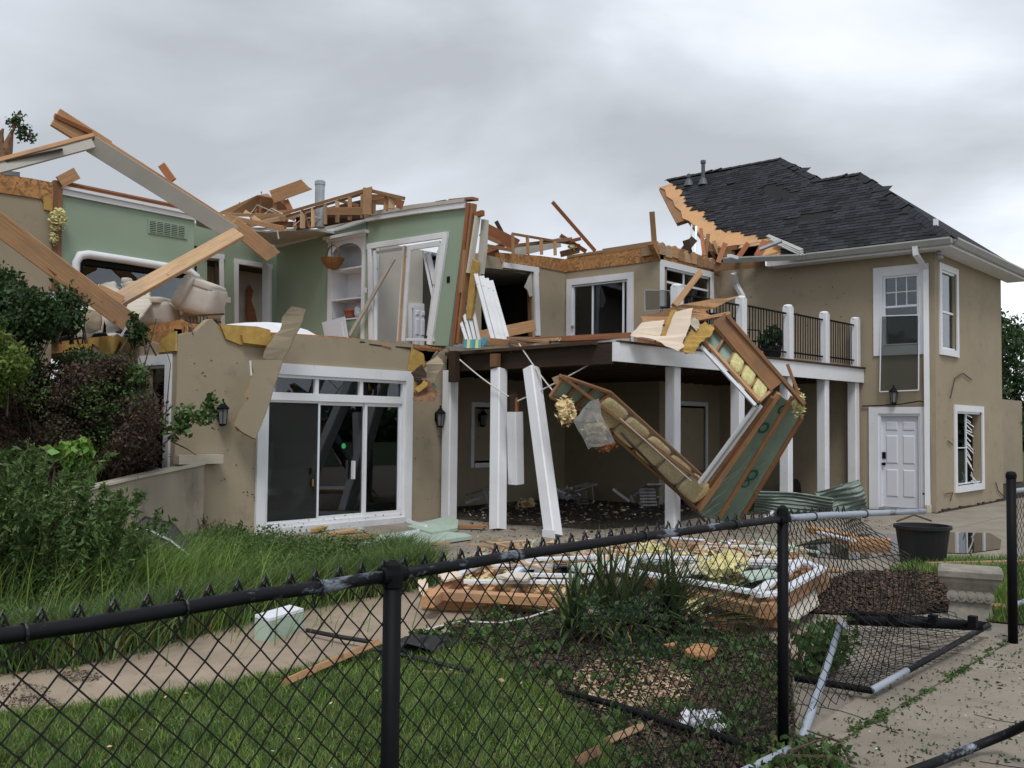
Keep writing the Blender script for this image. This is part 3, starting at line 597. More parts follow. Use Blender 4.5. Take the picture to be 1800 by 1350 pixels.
WG3.bx('outlet_box', WG3.ab(786, 490)[0], WG3.ab(791, 490)[0], WG3.ab(788, 497)[1], WG3.ab(788, 486)[1], .0, .012, 'black_metal', H)
# wall seen through the opening, with a far six-panel door
mb = MB(); mb.box((12.62, 15.1, 3.0), (16.0, 15.2, 5.45)); mb.build('exterior_wall', 'drywall', H)
WX = Wall('Y', 15.1); q0 = WX.ab(723, 596); q1 = WX.ab(747, 541)
panel_door(WX, q0[0], q1[0], 3.05, q1[1], .06, H)
for (u, v) in (((719, 596), (719, 538)), ((751, 596), (751, 538)), ((717, 538), (753, 538))): WX.stick('casing', u, v, .09, .05, 0, 'white', H)
# built-in shelves with an arched top
a0, a1 = WG3.ab(583, 500)[0], WG3.ab(637, 500)[0]; b0 = WG3.ab(610, 572)[1]; b1 = WG3.ab(610, 428)[1]
cb = WG3.bx('built_in_shelves', a0, a1, b0-.3, b1+.05, -.40, -.42, 'white', H)
WG3.bx('shelf_side', a0, a0+.02, b0-.3, b1+.05, .0, -.40, 'white', cb); WG3.bx('shelf_side', a1-.02, a1, b0-.3, b1+.05, .0, -.40, 'white', cb)
for yy in (WG3.ab(637, 467)[1], WG3.ab(637, 521)[1], WG3.ab(637, 557)[1], b1+.06): WG3.bx('shelf', a0, a1, yy-.03, yy, .02, -.40, 'white', cb)
WG3.bx('face_frame', a0-.10, a0+.03, b0-.4, b1+.12, .03, -.01, 'white', cb); WG3.bx('face_frame', a1, a1+.09, b0-.4, b1+.12, .03, -.01, 'white', cb)
arc = [(a0, b1+.13)] + [(a0+(a1-a0)*(.5-.5*math.cos(t)), b1-.27+.27*math.sin(t)) for t in np.linspace(0, math.pi, 14)] + [(a1, b1+.13)]
WG3.slab('arch_panel', arc, 'white', cb, c0=.03, c1=-.01)
WG3.bx('cornice', a0-.17, a1+.17, b1+.13, b1+.19, .12, -.01, 'white', cb)
WG3.bx('cornice', a0-.12, a1+.12, b1+.07, b1+.13, .07, .031, 'white', cb)
cd = WG3.slab('cabinet_door', AB(WG3, (578, 568), (617, 558), (624, 600), (585, 603)), 'door_white', H, c0=.18, c1=.15)
WG3.slab('door_panel', AB(WG3, (584, 573), (613, 566), (618, 596), (589, 599)), 'door_white', cd, c0=.195, c1=.181)
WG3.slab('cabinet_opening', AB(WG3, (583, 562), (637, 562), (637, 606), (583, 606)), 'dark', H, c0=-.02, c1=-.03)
# --- upper walls behind the terrace
hW1 = AB(W1, (846, 470), (934, 478), (937, 592), (846, 592))
W1.slab('exterior_wall', [(W1.ab(836, 500)[0], 2.9)] + [(W1.ab(836, 500)[0], 5.42), (x2, 5.42), (x2, 2.9)], 'stucco', H, holes=[hW1], c0=0, c1=-.14)
W1.slab('wall_sheathing', AB(W1, (877, 444), (950, 450), (995, 456)) + [(x2-.001, 5.39)] + AB(W1, (940, 468), (880, 461)), 'osb', H, c0=.02, c1=-.12)
W1.stick('casing', (883, 466), (945, 475), .12, .04, -.01, 'white', H); W1.stick('casing', (940, 474), (944, 590), .16, .04, -.01, 'white', H)
W1.stick('jamb', (934, 482), (937, 590), .05, -.02, -.12, 'wood_brown', H)
W1.slab('torn_drywall', AB(W1, (929, 486), (933, 480), (935, 520), (930, 522), (926, 510), (921, 505), (926, 494)), 'drywall', H, c0=.02, c1=.0)
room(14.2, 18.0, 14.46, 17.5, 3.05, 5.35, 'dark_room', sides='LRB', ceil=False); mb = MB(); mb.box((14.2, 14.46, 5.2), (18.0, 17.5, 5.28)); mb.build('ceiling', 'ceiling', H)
pb('loose_lumber', (842, 592, 20.3), (940, 572, 21.6), .25, .04, 'wood', H)
W2.slab('exterior_wall', [(-y1, 2.9), (-y1, 5.42), (-y3-.003, 5.42), (-y3-.003, 2.9)], 'stucco', H, holes=[rect(W2.ab(1003, 540)[0], W2.ab(1105, 540)[0], 3.05, W2.ab(1055, 497)[1])], c0=0, c1=-.14)
W2.slab('wall_sheathing', [(-y1, 5.40)] + AB(W2, (995, 455), (1060, 444), (1135, 432)) + [(-y3+.02, W2.ab(1155, 429)[1]), (-y3+.02, 5.40)], 'osb', H, c0=.02, c1=-.12)
W2.stick('top_plate', (998, 452), (1155, 428), .07, .03, -.12, 'wood', H); W2.stick('flashing', (1060, 443), (1140, 431), .02, .04, .03, 'sheathing', H)
# terrace glass door
a0, a1 = W2.ab(997, 540)[0], W2.ab(1114, 540)[0]; bt = W2.ab(1055, 485)[1]
TD = window(W2, a0, a1, 3.02, bt, H, cas=.15, vm=(.36, .9), name='terrace_door', sill=False, glass=True)
for k in range(34): W2.bx('blind_slat', a0+.24, a0+.24+(a1-a0-.4)*.33, 3.3+k*.045, 3.3+k*.045+.032, -.07, -.08, 'blind', TD)
for k in range(34): W2.bx('blind_slat', a0+.24+(a1-a0-.4)*.36, a0+.24+(a1-a0-.4)*.52, 3.3+k*.045, 3.3+k*.045+.03, -.07, -.08, 'debris', TD)
W2.stick('casing', (1003, 505), (1005, 582), .09, .02, -.05, 'door_white', TD)
room(18.35, 20.6, 11.8, 14.6, 3.05, 5.35, 'dark_room', sides='RB')
a, b = W2.ab(1008, 574); mb = MB(); mb.lathe(W2.P(a, b, 0.02), [(.03, 0), (.035, .03), (.01, .05)], 8, (-1, 0, 0)); mb.build('knob', 'brass', TD)
W3.slab('exterior_wall', [(x2+.003, 2.9), (x2+.003, 5.42), (x4, 5.42), (x4, 2.9)], 'stucco', H, holes=[rect(W3.ab(1172, 500)[0], W3.ab(1246, 500)[0], 3.9, W3.ab(1200, 472)[1])], c0=0, c1=-.14)
W3.slab('wall_sheathing', [(x2, 5.40)] + AB(W3, (1146, 430), (1200, 438), (1253, 457)) + [(x4, 5.62), (x4, 5.40)], 'osb', H, c0=.02, c1=-.12)
window(W3, W3.ab(1160, 500)[0], W3.ab(1253, 500)[0], 3.7, W3.ab(1200, 466)[1], H, cas=.14, vm=(.45,), mids=(.78,))
for k in range(9):
    a, b = W3.ab(1162+k*11, 436+k*3.4); mb = MB(); hh_ = random.uniform(-.02, .03); mb.prism([W3.P(a+u_, b+v_+hh_, .05) for u_, v_ in ((-.13, -.16), (.13, -.16), (.13, .02), (.09, .09), (0, .12), (-.09, .09), (-.13, .03))], (0, .5, 0)); mb.build('joist_end', random.choice(['wood', 'wood_pale']), H)
# lower walls under the terrace
mb = MB(); mb.box((12.5, 14.31, 0), (18.15, 14.45, 2.95)); mb.build('exterior_wall', 'stucco', H)
mb = MB(); mb.box((18.15, 11.66, 0), (18.3, 14.31, 2.95)); mb.build('exterior_wall', 'stucco', H)
mb = MB(); mb.box((18.3, 11.66, 0), (20.8, 11.8, 2.95)); mb.build('exterior_wall', 'stucco', H)
a0, a1 = W2.ab(1060, 780)[0], W2.ab(1130, 780)[0]
window(W3, 18.45, 20.2, .08, 2.3, H, cas=.1, vm=(.5,)); window(W1, 14.9, 15.7, .8, 2.2, H, cas=.1, mids=(.5,))
# --- right block
hU = rect(R1.ab(1552, 540)[0], R1.ab(1617, 540)[0], R1.ab(1585, 606)[1], R1.ab(1585, 483)[1]); 
hD = rect(R1.ab(1545, 800)[0], R1.ab(1619, 800)[0], 0, R1.ab(1582, 727)[1])
R1.slab('exterior_wall', [(-11.8, 0), (-11.8, 5.5), (-y4-.003, 5.5), (-y4-.003, 0)], 'stucco', H, holes=[hU, hD], c0=0, c1=-.16)
a0, a1 = R1.ab(1536, 540)[0], R1.ab(1633, 540)[0]
UW = window(R1, a0, a1, R1.ab(1585, 624)[1], R1.ab(1585, 467)[1], H, cas=.2, mids=(.56,), lights=[(0, 1, 3, 2)])
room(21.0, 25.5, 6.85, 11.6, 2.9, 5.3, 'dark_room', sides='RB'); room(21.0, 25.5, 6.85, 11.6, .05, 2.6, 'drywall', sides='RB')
a0, a1 = R1.ab(1545, 800)[0], R1.ab(1619, 800)[0]; bt = R1.ab(1582, 727)[1]
DR = panel_door(R1, a0+.03, a1-.03, .06, bt-.03, -.05, H)
for r in ((a0-.2, a0, 0, bt+.14), (a1, a1+.17, 0, bt+.14), (a0, a1, bt, bt+.14)): R1.bx('casing', *r, .045, -.01, 'white', DR)
for r in ((a0, a0+.05, 0, bt), (a1-.04, a1, 0, bt), (a0+.05, a1-.04, bt-.05, bt)): R1.bx('door_jamb', *r, .02, -.10, 'vinyl', DR)
R1.bx('threshold', a0, a1, 0, .05, .03, -.1, 'debris', DR)
R1.bx('lock', a0+.06, a0+.13, 1.08, 1.22, -.03, -.05, 'black_metal', DR)
mb = MB(); mb.lathe(R1.P(a0+.095, .97, -.05), [(.035, 0), (.035, .012), (.014, .02), (.014, .04), (.032, .05), (.032, .075), (.01, .085)], 12, (-1, 0, 0)); mb.build('knob', 'black_metal', DR, smooth=True)
R1.bx('mail_slot', a1+.04, a1+.08, .36, .40, .05, .045, 'black_metal', DR)
# cable draped over the casing
mb = MB(); mb.tube([R1.P(a0-.35, bt+.16, .03), R1.P(a0, bt+.17, .05), R1.P(a0+.5, bt+.2, .04), R1.P(a1, bt+.26, .05), R1.P(a1+.12, bt+.23, .05), R1.P(a1+.185, bt+.05, .06), R1.P(a1+.2, 1.3, .05), R1.P(a1+.19, .1, .05)], .014, 5); mb.build('cable', 'wire', H)
x5 = 25.7
hA = rect(R2.ab(1655, 540)[0], R2.ab(1678, 540)[0], R2.ab(1666, 615)[1], R2.ab(1666, 478)[1]); hB = rect(R2.ab(1683, 790)[0], R2.ab(1723, 790)[0], R2.ab(1703, 850)[1], R2.ab(1703, 724)[1])
R2.slab('exterior_wall', [(x4+.001, 0), (x4+.001, 5.5), (x5, 5.5), (x5, 0)], 'stucco', H, holes=[hA, hB], c0=0, c1=-.16)
window(R2, R2.ab(1650, 540)[0], R2.ab(1683, 540)[0], R2.ab(1667, 626)[1], R2.ab(1667, 468)[1], H, cas=.13, mids=(.48,))
BW = window(R2, R2.ab(1677, 790)[0], R2.ab(1728, 790)[0], R2.ab(1702, 863)[1], R2.ab(1702, 713)[1], H, cas=.14, vm=(.46,), glass=False, label='white window with its right pane blown out')
a0, a1 = R2.ab(1684, 790)[0], R2.ab(1702, 790)[0]; b0, b1 = R2.ab(1703, 850)[1], R2.ab(1703, 724)[1]
R2.bx('pane', a0+.05, a1-.02, b0+.04, b1-.04, -.05, -.054, 'glass', BW); R2.bx('muntin', a0+.05, a1-.02, (b0+b1)/2-.012, (b0+b1)/2+.012, -.035, -.049, 'vinyl', BW)
for k in range(14): R2.stick('blind_slat', (1703, 729+k*6+random.uniform(-2, 2)), (1716+random.uniform(-4, 2), 734+k*7+random.uniform(-3, 3)), .03, -.08, -.085, 'blind', BW)
R2.stick('broken_muntin', (1705, 835), (1722, 856), .03, .03, .01, 'vinyl', BW); R2.stick('broken_muntin', (1704, 845), (1722, 857), .025, .05, .035, 'vinyl', BW); R2.stick('broken_muntin', (1704, 830), (1708, 850), .02, .05, .035, 'vinyl', BW)
mb = MB(); mb.box((x5-.16, y4+.163, 0), (x5, 16, 5.5)); mb.build('exterior_wall', 'stucco', H)
# dark drip line along the foot of the wall
for k in range(26):
    x = x4+.1+k*.19; mb = MB(); h = random.uniform(.02, .06); mb.box8([(x, y4-.06, 0), (x+.2, y4-.05, 0), (x+.2, y4-.001, 0), (x, y4-.001, 0), (x, y4-.03, h), (x+.2, y4-.02, h*.7), (x+.2, y4-.001, h), (x, y4-.001, h)]); mb.build('dirt_clump', 'soil', H)
# --- roof of the right block
ex, ey, ez, sl_ = 20.35, 6.18, 5.60, 0.80
PL = lambda px, py: (lambda d: C0 + d*((ez+sl_*(0-ex)-C0.z)/(d.z-sl_*d.x)))(ray(px, py))   # on the front slope
n_ = V((-sl_, 0, 1)).normalized()
A1 = V((23.35, 9.2, ez+3*sl_)); RG2 = PL(1372, 279); ridge2z = RG2.z
torn = [PL(*p) for p in ((1180, 322), (1190, 345), (1200, 368), (1232, 395), (1262, 408), (1272, 420), (1300, 425), (1350, 420), (1362, 417), (1358, 432), (1372, 446))]
sheath = [PL(*p) for p in ((1160, 328), (1180, 352), (1203, 382), (1222, 400), (1252, 436), (1300, 430), (1345, 424), (1352, 418), (1330, 447), (1340, 456))]
def jag(pts, amp, n=6):
    o = []
    for a, b in zip(pts[:-1], pts[1:]):
        for k in range(n): o.append(a.lerp(b, k/n)+V((0, random.uniform(-amp, amp), 0))+V((1, 0, sl_))*random.uniform(-amp, amp))
    return o+[pts[-1]]
torn = jag([PL(*p) for p in ((1178, 322), (1196, 337), (1207, 360), (1236, 371), (1248, 388), (1268, 406), (1305, 408), (1342, 412), (1366, 418), (1374, 446))], .10); sheath = jag(sheath, .05, 3)
eb = V((ex, 9.95, ez)); ec = V((ex, ey, ez))
RG2b = PL(1165, 324); RG2b.z = RG2.z; RG2b.x = RG2.x
br = PL(1445, 318)
def roofpoly(name, pts, m, th, par, **k):
    mb = MB(); mb.prism(pts, -n_*th); return mb.build(name, m, par, **k)
RF = roofpoly('roof', [ec, eb] + [V((ex, 9.95, ez))+V((0, .0, 0))] * 0 + list(reversed(sheath)) + [PL(1200, 316), RG2, br, V(A1)+V((0, 0.9, 0)), A1], 'plywood', .03, H)
fel = [ec-V((.03, 0, .02)), eb-V((.03, 0, .02))] + list(reversed(torn)) + [PL(1200, 316), RG2, br, A1+V((0, .9, 0)), A1]
roofpoly('roofing_felt', [p+n_*.012 for p in fel], 'felt', .008, RF)
# shingle courses: rows of tabs up the front slope, clipped to the torn outline
fy = [(-p.y, (p.x-ex)/1.0) for p in fel]
mb = MB(); course = .14/math.hypot(1, sl_); row = 0
upv = V((1, 0, sl_)).normalized()
miss = [PL(*p) for p in ((1335, 335), (1362, 322), (1405, 338), (1385, 352), (1350, 350))]; missp = [(-p.y, p.x-ex) for p in miss]
miss2 = [(-p.y, p.x-ex) for p in [PL(*p) for p in ((1372, 388), (1450, 372), (1470, 378), (1400, 395))]]
x = 0.0
while x < RG2.x-ex:
    a = -20.0 + (row % 3)*.11
    while a < -ey:
        wdt = random.choice((.14, .2, .27, .33)); 
        if inside((a+.0, x+course*1.3), fy) and inside((a+wdt, x+course*1.3), fy) and not inside((a+wdt/2, x+course*.5), missp) and not inside((a+wdt/2, x+course*.5), miss2) and (random.random() > .004):
            lift = random.uniform(.010, .018) + (0.04 if random.random() < .006 else 0); ov = random.choice((0, 0, .012))
            o = V((ex+x, -a, ez+sl_*x)) + n_*.02
            p0 = o - upv*ov + n_*lift; p1 = p0 + V((0, -wdt+.006, 0)); u = upv*(.14+ov+.05)
            mb.add([p0, p1, p1+u-n_*lift, p0+u-n_*lift, p0-n_*.012, p1-n_*.012], [(0, 1, 2, 3), (4, 5, 1, 0)])
        a += wdt
    x += course; row += 1
o_ = mb.build('shingles', 'shingle', RF, kind='stuff')
# hip face on the right, far slopes
def face(name, pts, m, off=(0, 0, -.03)):
    mb = MB(); mb.prism(pts, off); return mb.build(name, m, H)
er = V((26.35, ey, ez)); 
hipf = face('roof', [ec+V((0.0, 0, .02)), er, A1+V((0, 0, .02))], 'shingle')
face('roof', [er, V((26.35, 12, ez)), V((23.35, 10.4, ez+3*sl_)), A1+V((0, .01, 0))], 'shingle')
face('roof', [RG2, RG2b, V((RG2.x+2.4, RG2.y+1.2, RG2.z-1.92)), V((RG2.x+3, RG2.y-2.5, RG2.z-2.4)), ], 'shingle')
face('roof', [RG2, V((RG2.x+3, RG2.y-2.5, RG2.z-2.4)), br], 'shingle')
# ridge and hip caps, some curled up
def caps(p, q, n, lift=()):
    p = V(p); q = V(q); d = (q-p)/n
    for i in range(n):
        a = p+d*i; dn = d.normalized(); s = dn.cross(V((0, 0, 1))).normalized(); e_ = .03*(1 if i in lift else 0)
        mb = MB(); U = V((0, 0, 1)); b = a+d*1.05
        mb.add([a-s*.17-U*.07, a+U*(.03), a+s*.17-U*.07, b-s*.17+U*(e_-.06), b+U*(.04+e_), b+s*.17+U*(e_-.06)], [(0, 1, 4, 3), (1, 2, 5, 4)])
        o = mb.build('ridge_cap', 'shingle', RF)
caps(A1, ec, 26, (3, 9, 14)); caps(A1+V((0, 1.2, 0)), A1, 7, (4,)); caps(RG2b, RG2, 12, (4, 5)); caps(RG2, br, 8, (2, 3, 6))
for (px, py, w_, h_) in ((1325, 299, .4, .0), (1411, 332, .2, .12), (1548, 338, .4, .02), (1382, 415, .22, .16), (1410, 304, .3, .02)):
    p = PL(px, py)+n_*.03; mb = MB(); mb.add([p+V((0, w_/2, 0)), p-V((0, w_/2, 0)), p+V((.25, -w_/2, .14+h_*.45)), p+V((.25, w_/2, .18+h_*.35)), p+V((0, w_/2, 0))+n_*.01, p-V((0, w_/2, 0))+n_*.01], [(0, 1, 2, 3), (4, 5, 2, 3)]); mb.build('lifted_shingle', 'shingle', RF)
mb = MB(); mb.box(PL(1648, 398)+V((.0, 0, -.02)), PL(1648, 400)+V((.10, .10, .2))); mb.build('roof_scrap', 'vinyl', RF)
# torn sheathing fingers and framing below the torn edge
for (p, q, w_) in (((1190, 340), (1212, 372), .22), ((1225, 372), (1262, 404), .25), ((1300, 432), (1345, 425), .2)):
    a = PL(*p); b = PL(*q); bar('torn_sheathing', a-n_*.02, b-n_*.02, w_, .02, 'wood_pale', RF, nrm=n_, rough=True)
rp = [(1157, 330), (1168, 325), (1212, 382), (1188, 390), (1172, 360)]
mb = MB(); dd = [PL(*p)-n_*.04 for p in rp]; mb.prism(dd, -n_*.10); mb.build('gable_overhang', 'wood_brown', RF)
for k, (pa, pb_) in enumerate((((1180, 345), (1252, 440)), ((1192, 335), (1262, 430)))):
    bar('barge_rafter', PL(*pa)-n_*.12, PL(*pb_)-n_*.12, .2, .04, 'wood_brown', RF, nrm=(0, 1, 0))
for k, (a, b, w_) in enumerate((((1216, 395, 24.2), (1214, 440, 24), .04), ((1224, 398, 24.1), (1221, 448, 23.8), .06), ((1232, 402, 24), (1238, 450, 23.6), .09), ((1245, 412, 23.9), (1240, 455, 23.6), .09), ((1255, 424, 23.8), (1268, 455, 23.4), .09), ((1275, 428, 23.3), (1262, 462, 22.9), .12), ((1315, 428, 23), (1295, 456, 22.6), .12), ((1345, 424, 22.7), (1330, 452, 22.3), .16), ((1262, 440, 23.4), (1350, 425, 23.5), .12), ((1236, 430, 24), (1290, 450, 23.5), .2))):
    pb('truss_web', a, b, w_, .04, 'galv' if k < 2 else random.choice(['wood', 'wood_red', 'wood_brown']), H)
mb = MB(); mb.prism([at(1240, 420, 24.6), at(1340, 432, 24.2), at(1335, 458, 24), at(1232, 462, 24.4)], fw*.1); mb.build('attic_board', 'wood_dark', H)
# stub of wall framing between the wings
for a, b, w_, m_ in (((1146, 372, 21.3), (1150, 425, 21.4), .12, 'wood'), ((1149, 425, 21.4), (1150, 440, 21.4), .2, 'wood'), ((1203, 440, 22.3), (1220, 420, 22.5), .18, 'wood_dark'), ((1205, 422, 22.3), (1212, 445, 22.3), .15, 'wood_dark'), ((1255, 470, 23), (1345, 462, 22.6), .2, 'wood'), ((1150, 428, 21.3), (1060, 442, 21.9), .12, 'wood')):
    pb('broken_lumber', a, b, w_, .05, m_, H)
# gutters, soffit, downspouts
def gutter(p, q, name='gutter', nrm=None):
    p = V(p); q = V(q); d = (q-p).normalized(); s = (V(nrm) if nrm is not None else d.cross(V((0, 0, 1)))).normalized()
    pr = [(0, 0), (0, -.13), (.07, -.13), (.10, -.09), (.10, -.05), (.13, -.02), (.13, 0), (.12, 0), (.12, -.015), (.012, -.015)]
    pr = [(0, 0), (0, -.13), (.07, -.13), (.10, -.08), (.13, -.03), (.13, 0), (.115, 0), (.115, -.02), (.09, -.07), (.06, -.115), (.012, -.115), (.012, 0)]
    mb = MB(); n = len(pr); vs = [p+s*a+V((0, 0, b)) for a, b in pr]+[q+s*a+V((0, 0, b)) for a, b in pr]
    mb.add(vs, [(i, (i+1) % n, n+(i+1) % n, n+i) for i in range(n)]); return mb.build(name, 'gutter', H)
gutter((ex-.02, 9.2, ez-.02), (ex-.02, ey-.02, ez-.02), nrm=(-1, 0, 0)); gutter(onX(1280, 458, ex-.1)+V((-.15, 0, .05)), (ex-.02, 9.2, ez-.02), nrm=(-1, 0, -.1)); gutter((ex-.0, ey, ez-.02), (26.35, ey, ez-.02), nrm=(0, -1, 0))
mb = MB(); mb.box((ex, ey, ez-.2), (ex+.03, 10.2, ez-.03)); mb.build('fascia', 'white', H); mb = MB(); mb.box((ex+.03, ey, ez-.2), (26.35, ey+.03, ez-.03)); mb.build('fascia', 'white', H)
mb = MB(); mb.box((ex+.03, ey+.03, ez-.19), (x4+.02, 10.2, ez-.165)); mb.build('soffit', 'white', H); mb = MB(); mb.box((x4+.02, ey+.03, ez-.19), (26.35, y4+.02, ez-.165)); mb.build('soffit', 'white', H)
for k in range(3): bar('bent_gutter', PL(1352+k*6, 422+k*6)+n_*.12, PL(1412, 448+k*2)+n_*(.12-.03*k), .09, .03, 'gutter', H, nrm=n_)
bar('bent_gutter', PL(1340, 452)+n_*.2, PL(1380, 440)+n_*.25, .12, .05, 'galv', H, nrm=n_); mb = MB(); mb.box(at(1278, 447, 21.5), at(1298, 456, 21.7)); mb.build('bent_gutter', 'vinyl', H)
def boxtube(name, pts, m, par, w_=.09):
    mb = MB(); mb.tube(pts, w_*.62, 4); return mb.build(name, m, par)
cx = x4-.07
boxtube('downspout', [(ex-.06, 6.86, ez-.13), (ex-.06, 6.86, ez-.28), (cx, 6.80, ez-.55), (cx, 6.80, .12), (cx-.02, 6.80, .10)], 'white', H, .12)
mb = MB(); mb.tube([(cx, 6.80, .16), (cx, 6.80, .0)], .075, 8); mb.build('downspout_foot', 'concrete_pale', H)
boxtube('downspout', [onX(1290, 480, x4-.3), onX(1294, 500, x4-.08), onX(1305, 520, x4-.08), onX(1305, 640, x4-.08)], 'white', H, .12)
mb = MB(); p = V((x4-.05, 6.55, ez-.2)); mb.lathe(p, [(.05, 0), (.05, -.05), (.02, -.08)], 10); mb.tube([p+V((0, 0, -.06)), p+V((-.04, -.06, -.16))], [.03, .06], 10); mb.tube([p+V((0, 0, -.06)), p+V((.05, -.04, -.16))], [.03, .06], 10); mb.build('flood_lamp', 'galv', H, smooth=True)
# roof vents
for (px, py, h, r, m_) in ((1211, 327, .36, .045, 'flash'), (1236, 325, .72, .055, 'flash')):
    p = PL(px, py); mb = MB(); mb.lathe(p, [(.15, 0.0), (.09, .16), (r, .20), (r, h-.1), (r*1.4, h-.1), (r*1.4, h-.02), (r*.7, h), (.01, h)], 14); mb.build('vent_pipe', m_, RF, smooth=False)
# --- terrace: deck, beams, posts, railing
DA, DB, DC = V((12.5, 12.55, 0)), V((12.25, 8.72, 0)), V((20.78, 8.18, 0))
dk = [(12.5, 12.55), (12.25, 8.72), (20.78, 8.18), (20.78, 11.65), (18.14, 11.65), (18.14, 14.30), (12.5, 14.30)]
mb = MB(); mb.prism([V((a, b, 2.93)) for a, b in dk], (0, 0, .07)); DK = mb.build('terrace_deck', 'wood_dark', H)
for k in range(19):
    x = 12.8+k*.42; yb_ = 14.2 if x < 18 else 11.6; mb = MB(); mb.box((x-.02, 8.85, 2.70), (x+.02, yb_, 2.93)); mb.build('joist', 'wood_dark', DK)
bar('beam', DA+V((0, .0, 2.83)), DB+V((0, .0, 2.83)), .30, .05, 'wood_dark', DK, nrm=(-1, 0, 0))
bar('rim_board', DA+V((-.06, .0, 3.0)), DB+V((-.06, .3, 3.02)), .06, .12, 'wood_dark', DK, nrm=(-1, 0, 0))
bar('rim_board', at(905, 600, 16.9), at(1108, 590, 15.4), .10, .04, 'wood_red', DK, nrm=(-1, 0, .3)); bar('rim_board', at(940, 606, 16.8), at(1108, 598, 15.35), .05, .05, 'debris', DK, nrm=(-1, 0, .3))
bar('fascia', DB+V((-.04, -.03, 2.87)), DC+V((0, -.03, 2.86)), .30, .035, 'white', DK, nrm=(0, -1, 0)); bar('fascia_cap', DB+V((3.4, -.03, 3.035)), DC+V((0, -.05, 3.03)), .04, .08, 'wood_dark', DK, nrm=(0, 0, 1)) if 0 else None
bar('deck_edge', DB+V((.1, -.03, 3.035)), DC+V((0, -.04, 3.028)), .10, .035, 'wood_dark', DK, nrm=(0, 0, 1))
def post(name, p, q, w_=.21, m='white', par=None, **k):
    p = V(p); q = V(q); return bar(name, p, q, w_, w_, m, par, nrm=(-1, 0.0, 0), **k)
def yF(x): return DB.y+(DC.y-DB.y)*(x-DB.x)/(DC.x-DB.x)
post('post', (12.45, 12.47, 0), (12.45, 12.47, 2.70), .22, par=H)
for x in (14.0, 16.0, 17.75, 19.25, 20.62): post('post', (x, yF(x)+.12, 0), (x, yF(x)+.12, 2.72), .2, par=H)
for p_, q_ in (((1195, 606), (1193, 486)), ((1294, 560), (1295, 512)), ((1372, 600), (1372, 530)), ((1445, 640), (1446, 548)), ((1508, 648), (1509, 563))):
    a = onY(p_[0], 640, yF(14+0)+.02); 
rl = []
for x in (14.02, 16.02, 17.72, 19.2, 20.6):
    y = yF(x)+.06; o = post('railing_post', (x, y, 3.0), (x, y, 4.08), .17, par=DK); rl.append((x, y))
    mb = MB(); mb.lathe((x, y, 4.08), [(.095, 0), (.095, .02), (.07, .045), (.02, .055)], 8); mb.build('post_cap', 'white', DK)
for i in range(4):
    (xa, ya), (xb, yb_) = rl[i], rl[i+1]; xa += .1; xb -= .1; sag = .0
    r_ = bar('railing', (xa, ya, 3.97), (xb, yb_, 3.95), .04, .03, 'black_metal', DK, nrm=(0, 0, 1)); bar('rail', (xa, ya, 3.2), (xb, yb_, 3.19), .035, .03, 'black_metal', r_, nrm=(0, 0, 1))
    nb = int((xb-xa)/.095)
    for k in range(1, nb):
        t = k/nb; x = xa+(xb-xa)*t; y = ya+(yb_-ya)*t; bar('baluster', (x, y, 3.1), (x+random.uniform(-.01, .01), y, 3.96), .02, .02, 'black_metal', r_)
# ================================================================== loose things
def T(name, p, label, cat, group=None): return thing(name, p, label, cat, group)
def slabpx(name, pts, th, m, parent=None, off=None, **k):   # sheet through picture points (px, py, distance) with real thickness
    P = [at(*p) for p in pts]; mb = MB(); mb.prism(P, (off if off is not None else fw)*th); return mb.build(name, m, parent, **k)
def ragged(pts, amp, n=3):
    o = []
    for i in range(len(pts)):
        a = pts[i]; b = pts[(i+1) % len(pts)]; o.append(a)
        for k in range(1, n+1):
            t = k/(n+1); o.append(tuple(a[j]+(b[j]-a[j])*t + (random.uniform(-amp, amp) if j < 2 else 0) for j in range(len(a))))
    return o
# --- fallen rafters over the open room
t = T('fallen_rafter', at(300, 330, 15.4), 'long broken roof rafter rising to a blunt tip high above the open green room', 'rafter')
pb('board', (97, 206, 14.3), (188, 263, 14.8), .29, .09, 'wood', t, nrm=-fw+up*.25); pb('board', (180, 250, 14.75), (420, 404, 16.3), .10, .12, 'wood', t, nrm=-fw+up*.4)
pb('drywall_strip', (160, 253, 14.6), (410, 410, 16.15), .27, .05, 'drywall', t, nrm=-fw); pb('board', (408, 393, 16.2), (478, 449, 16.6), .27, .07, 'wood', t, nrm=-fw+up*.2, rough=True)
pb('splinter', (96, 203, 14.28), (160, 232, 14.6), .07, .13, 'wood_red', t)
t = T('fallen_rafter', at(80, 265, 14), 'white faced rafter crossing the sky at the left edge above the tan wall', 'rafter')
pb('board', (-160, 327, 13.4), (165, 240, 14.6), .075, .11, 'wood', t, nrm=-fw+up*.3); pb('drywall_strip', (-160, 338, 13.38), (164, 252, 14.56), .15, .05, 'drywall', t, nrm=-fw); pb('splinter', (10, 283, 14), (110, 262, 14.3), .03, .12, 'wood_dark', t)
pb('fallen_rafter', (-120, 305, 12.6), (232, 571, 14.3), .30, .09, 'wood', nrm=-fw+up*.25, label='thick orange rafter slanting down from the left edge onto the broken floor edge', cat='rafter')
pb('fallen_rafter', (-60, 360, 12.9), (98, 484, 13.6), .05, .05, 'wood_red', nrm=-fw, label='thin strip of timber lying on top of the thick slanting left rafter', cat='board')
pb('fallen_rafter', (203, 530, 14.2), (419, 410, 16.0), .24, .09, 'wood_pale', nrm=-fw+up*.25, label='orange rafter propped up to the right above the tipped beige armchair', cat='rafter')
pb('broken_lumber', (172, 506, 14.1), (212, 526, 14.2), .12, .08, 'wood', nrm=-fw+up*.4, rough=True, label='short block of lumber where the two low rafters meet', cat='board')
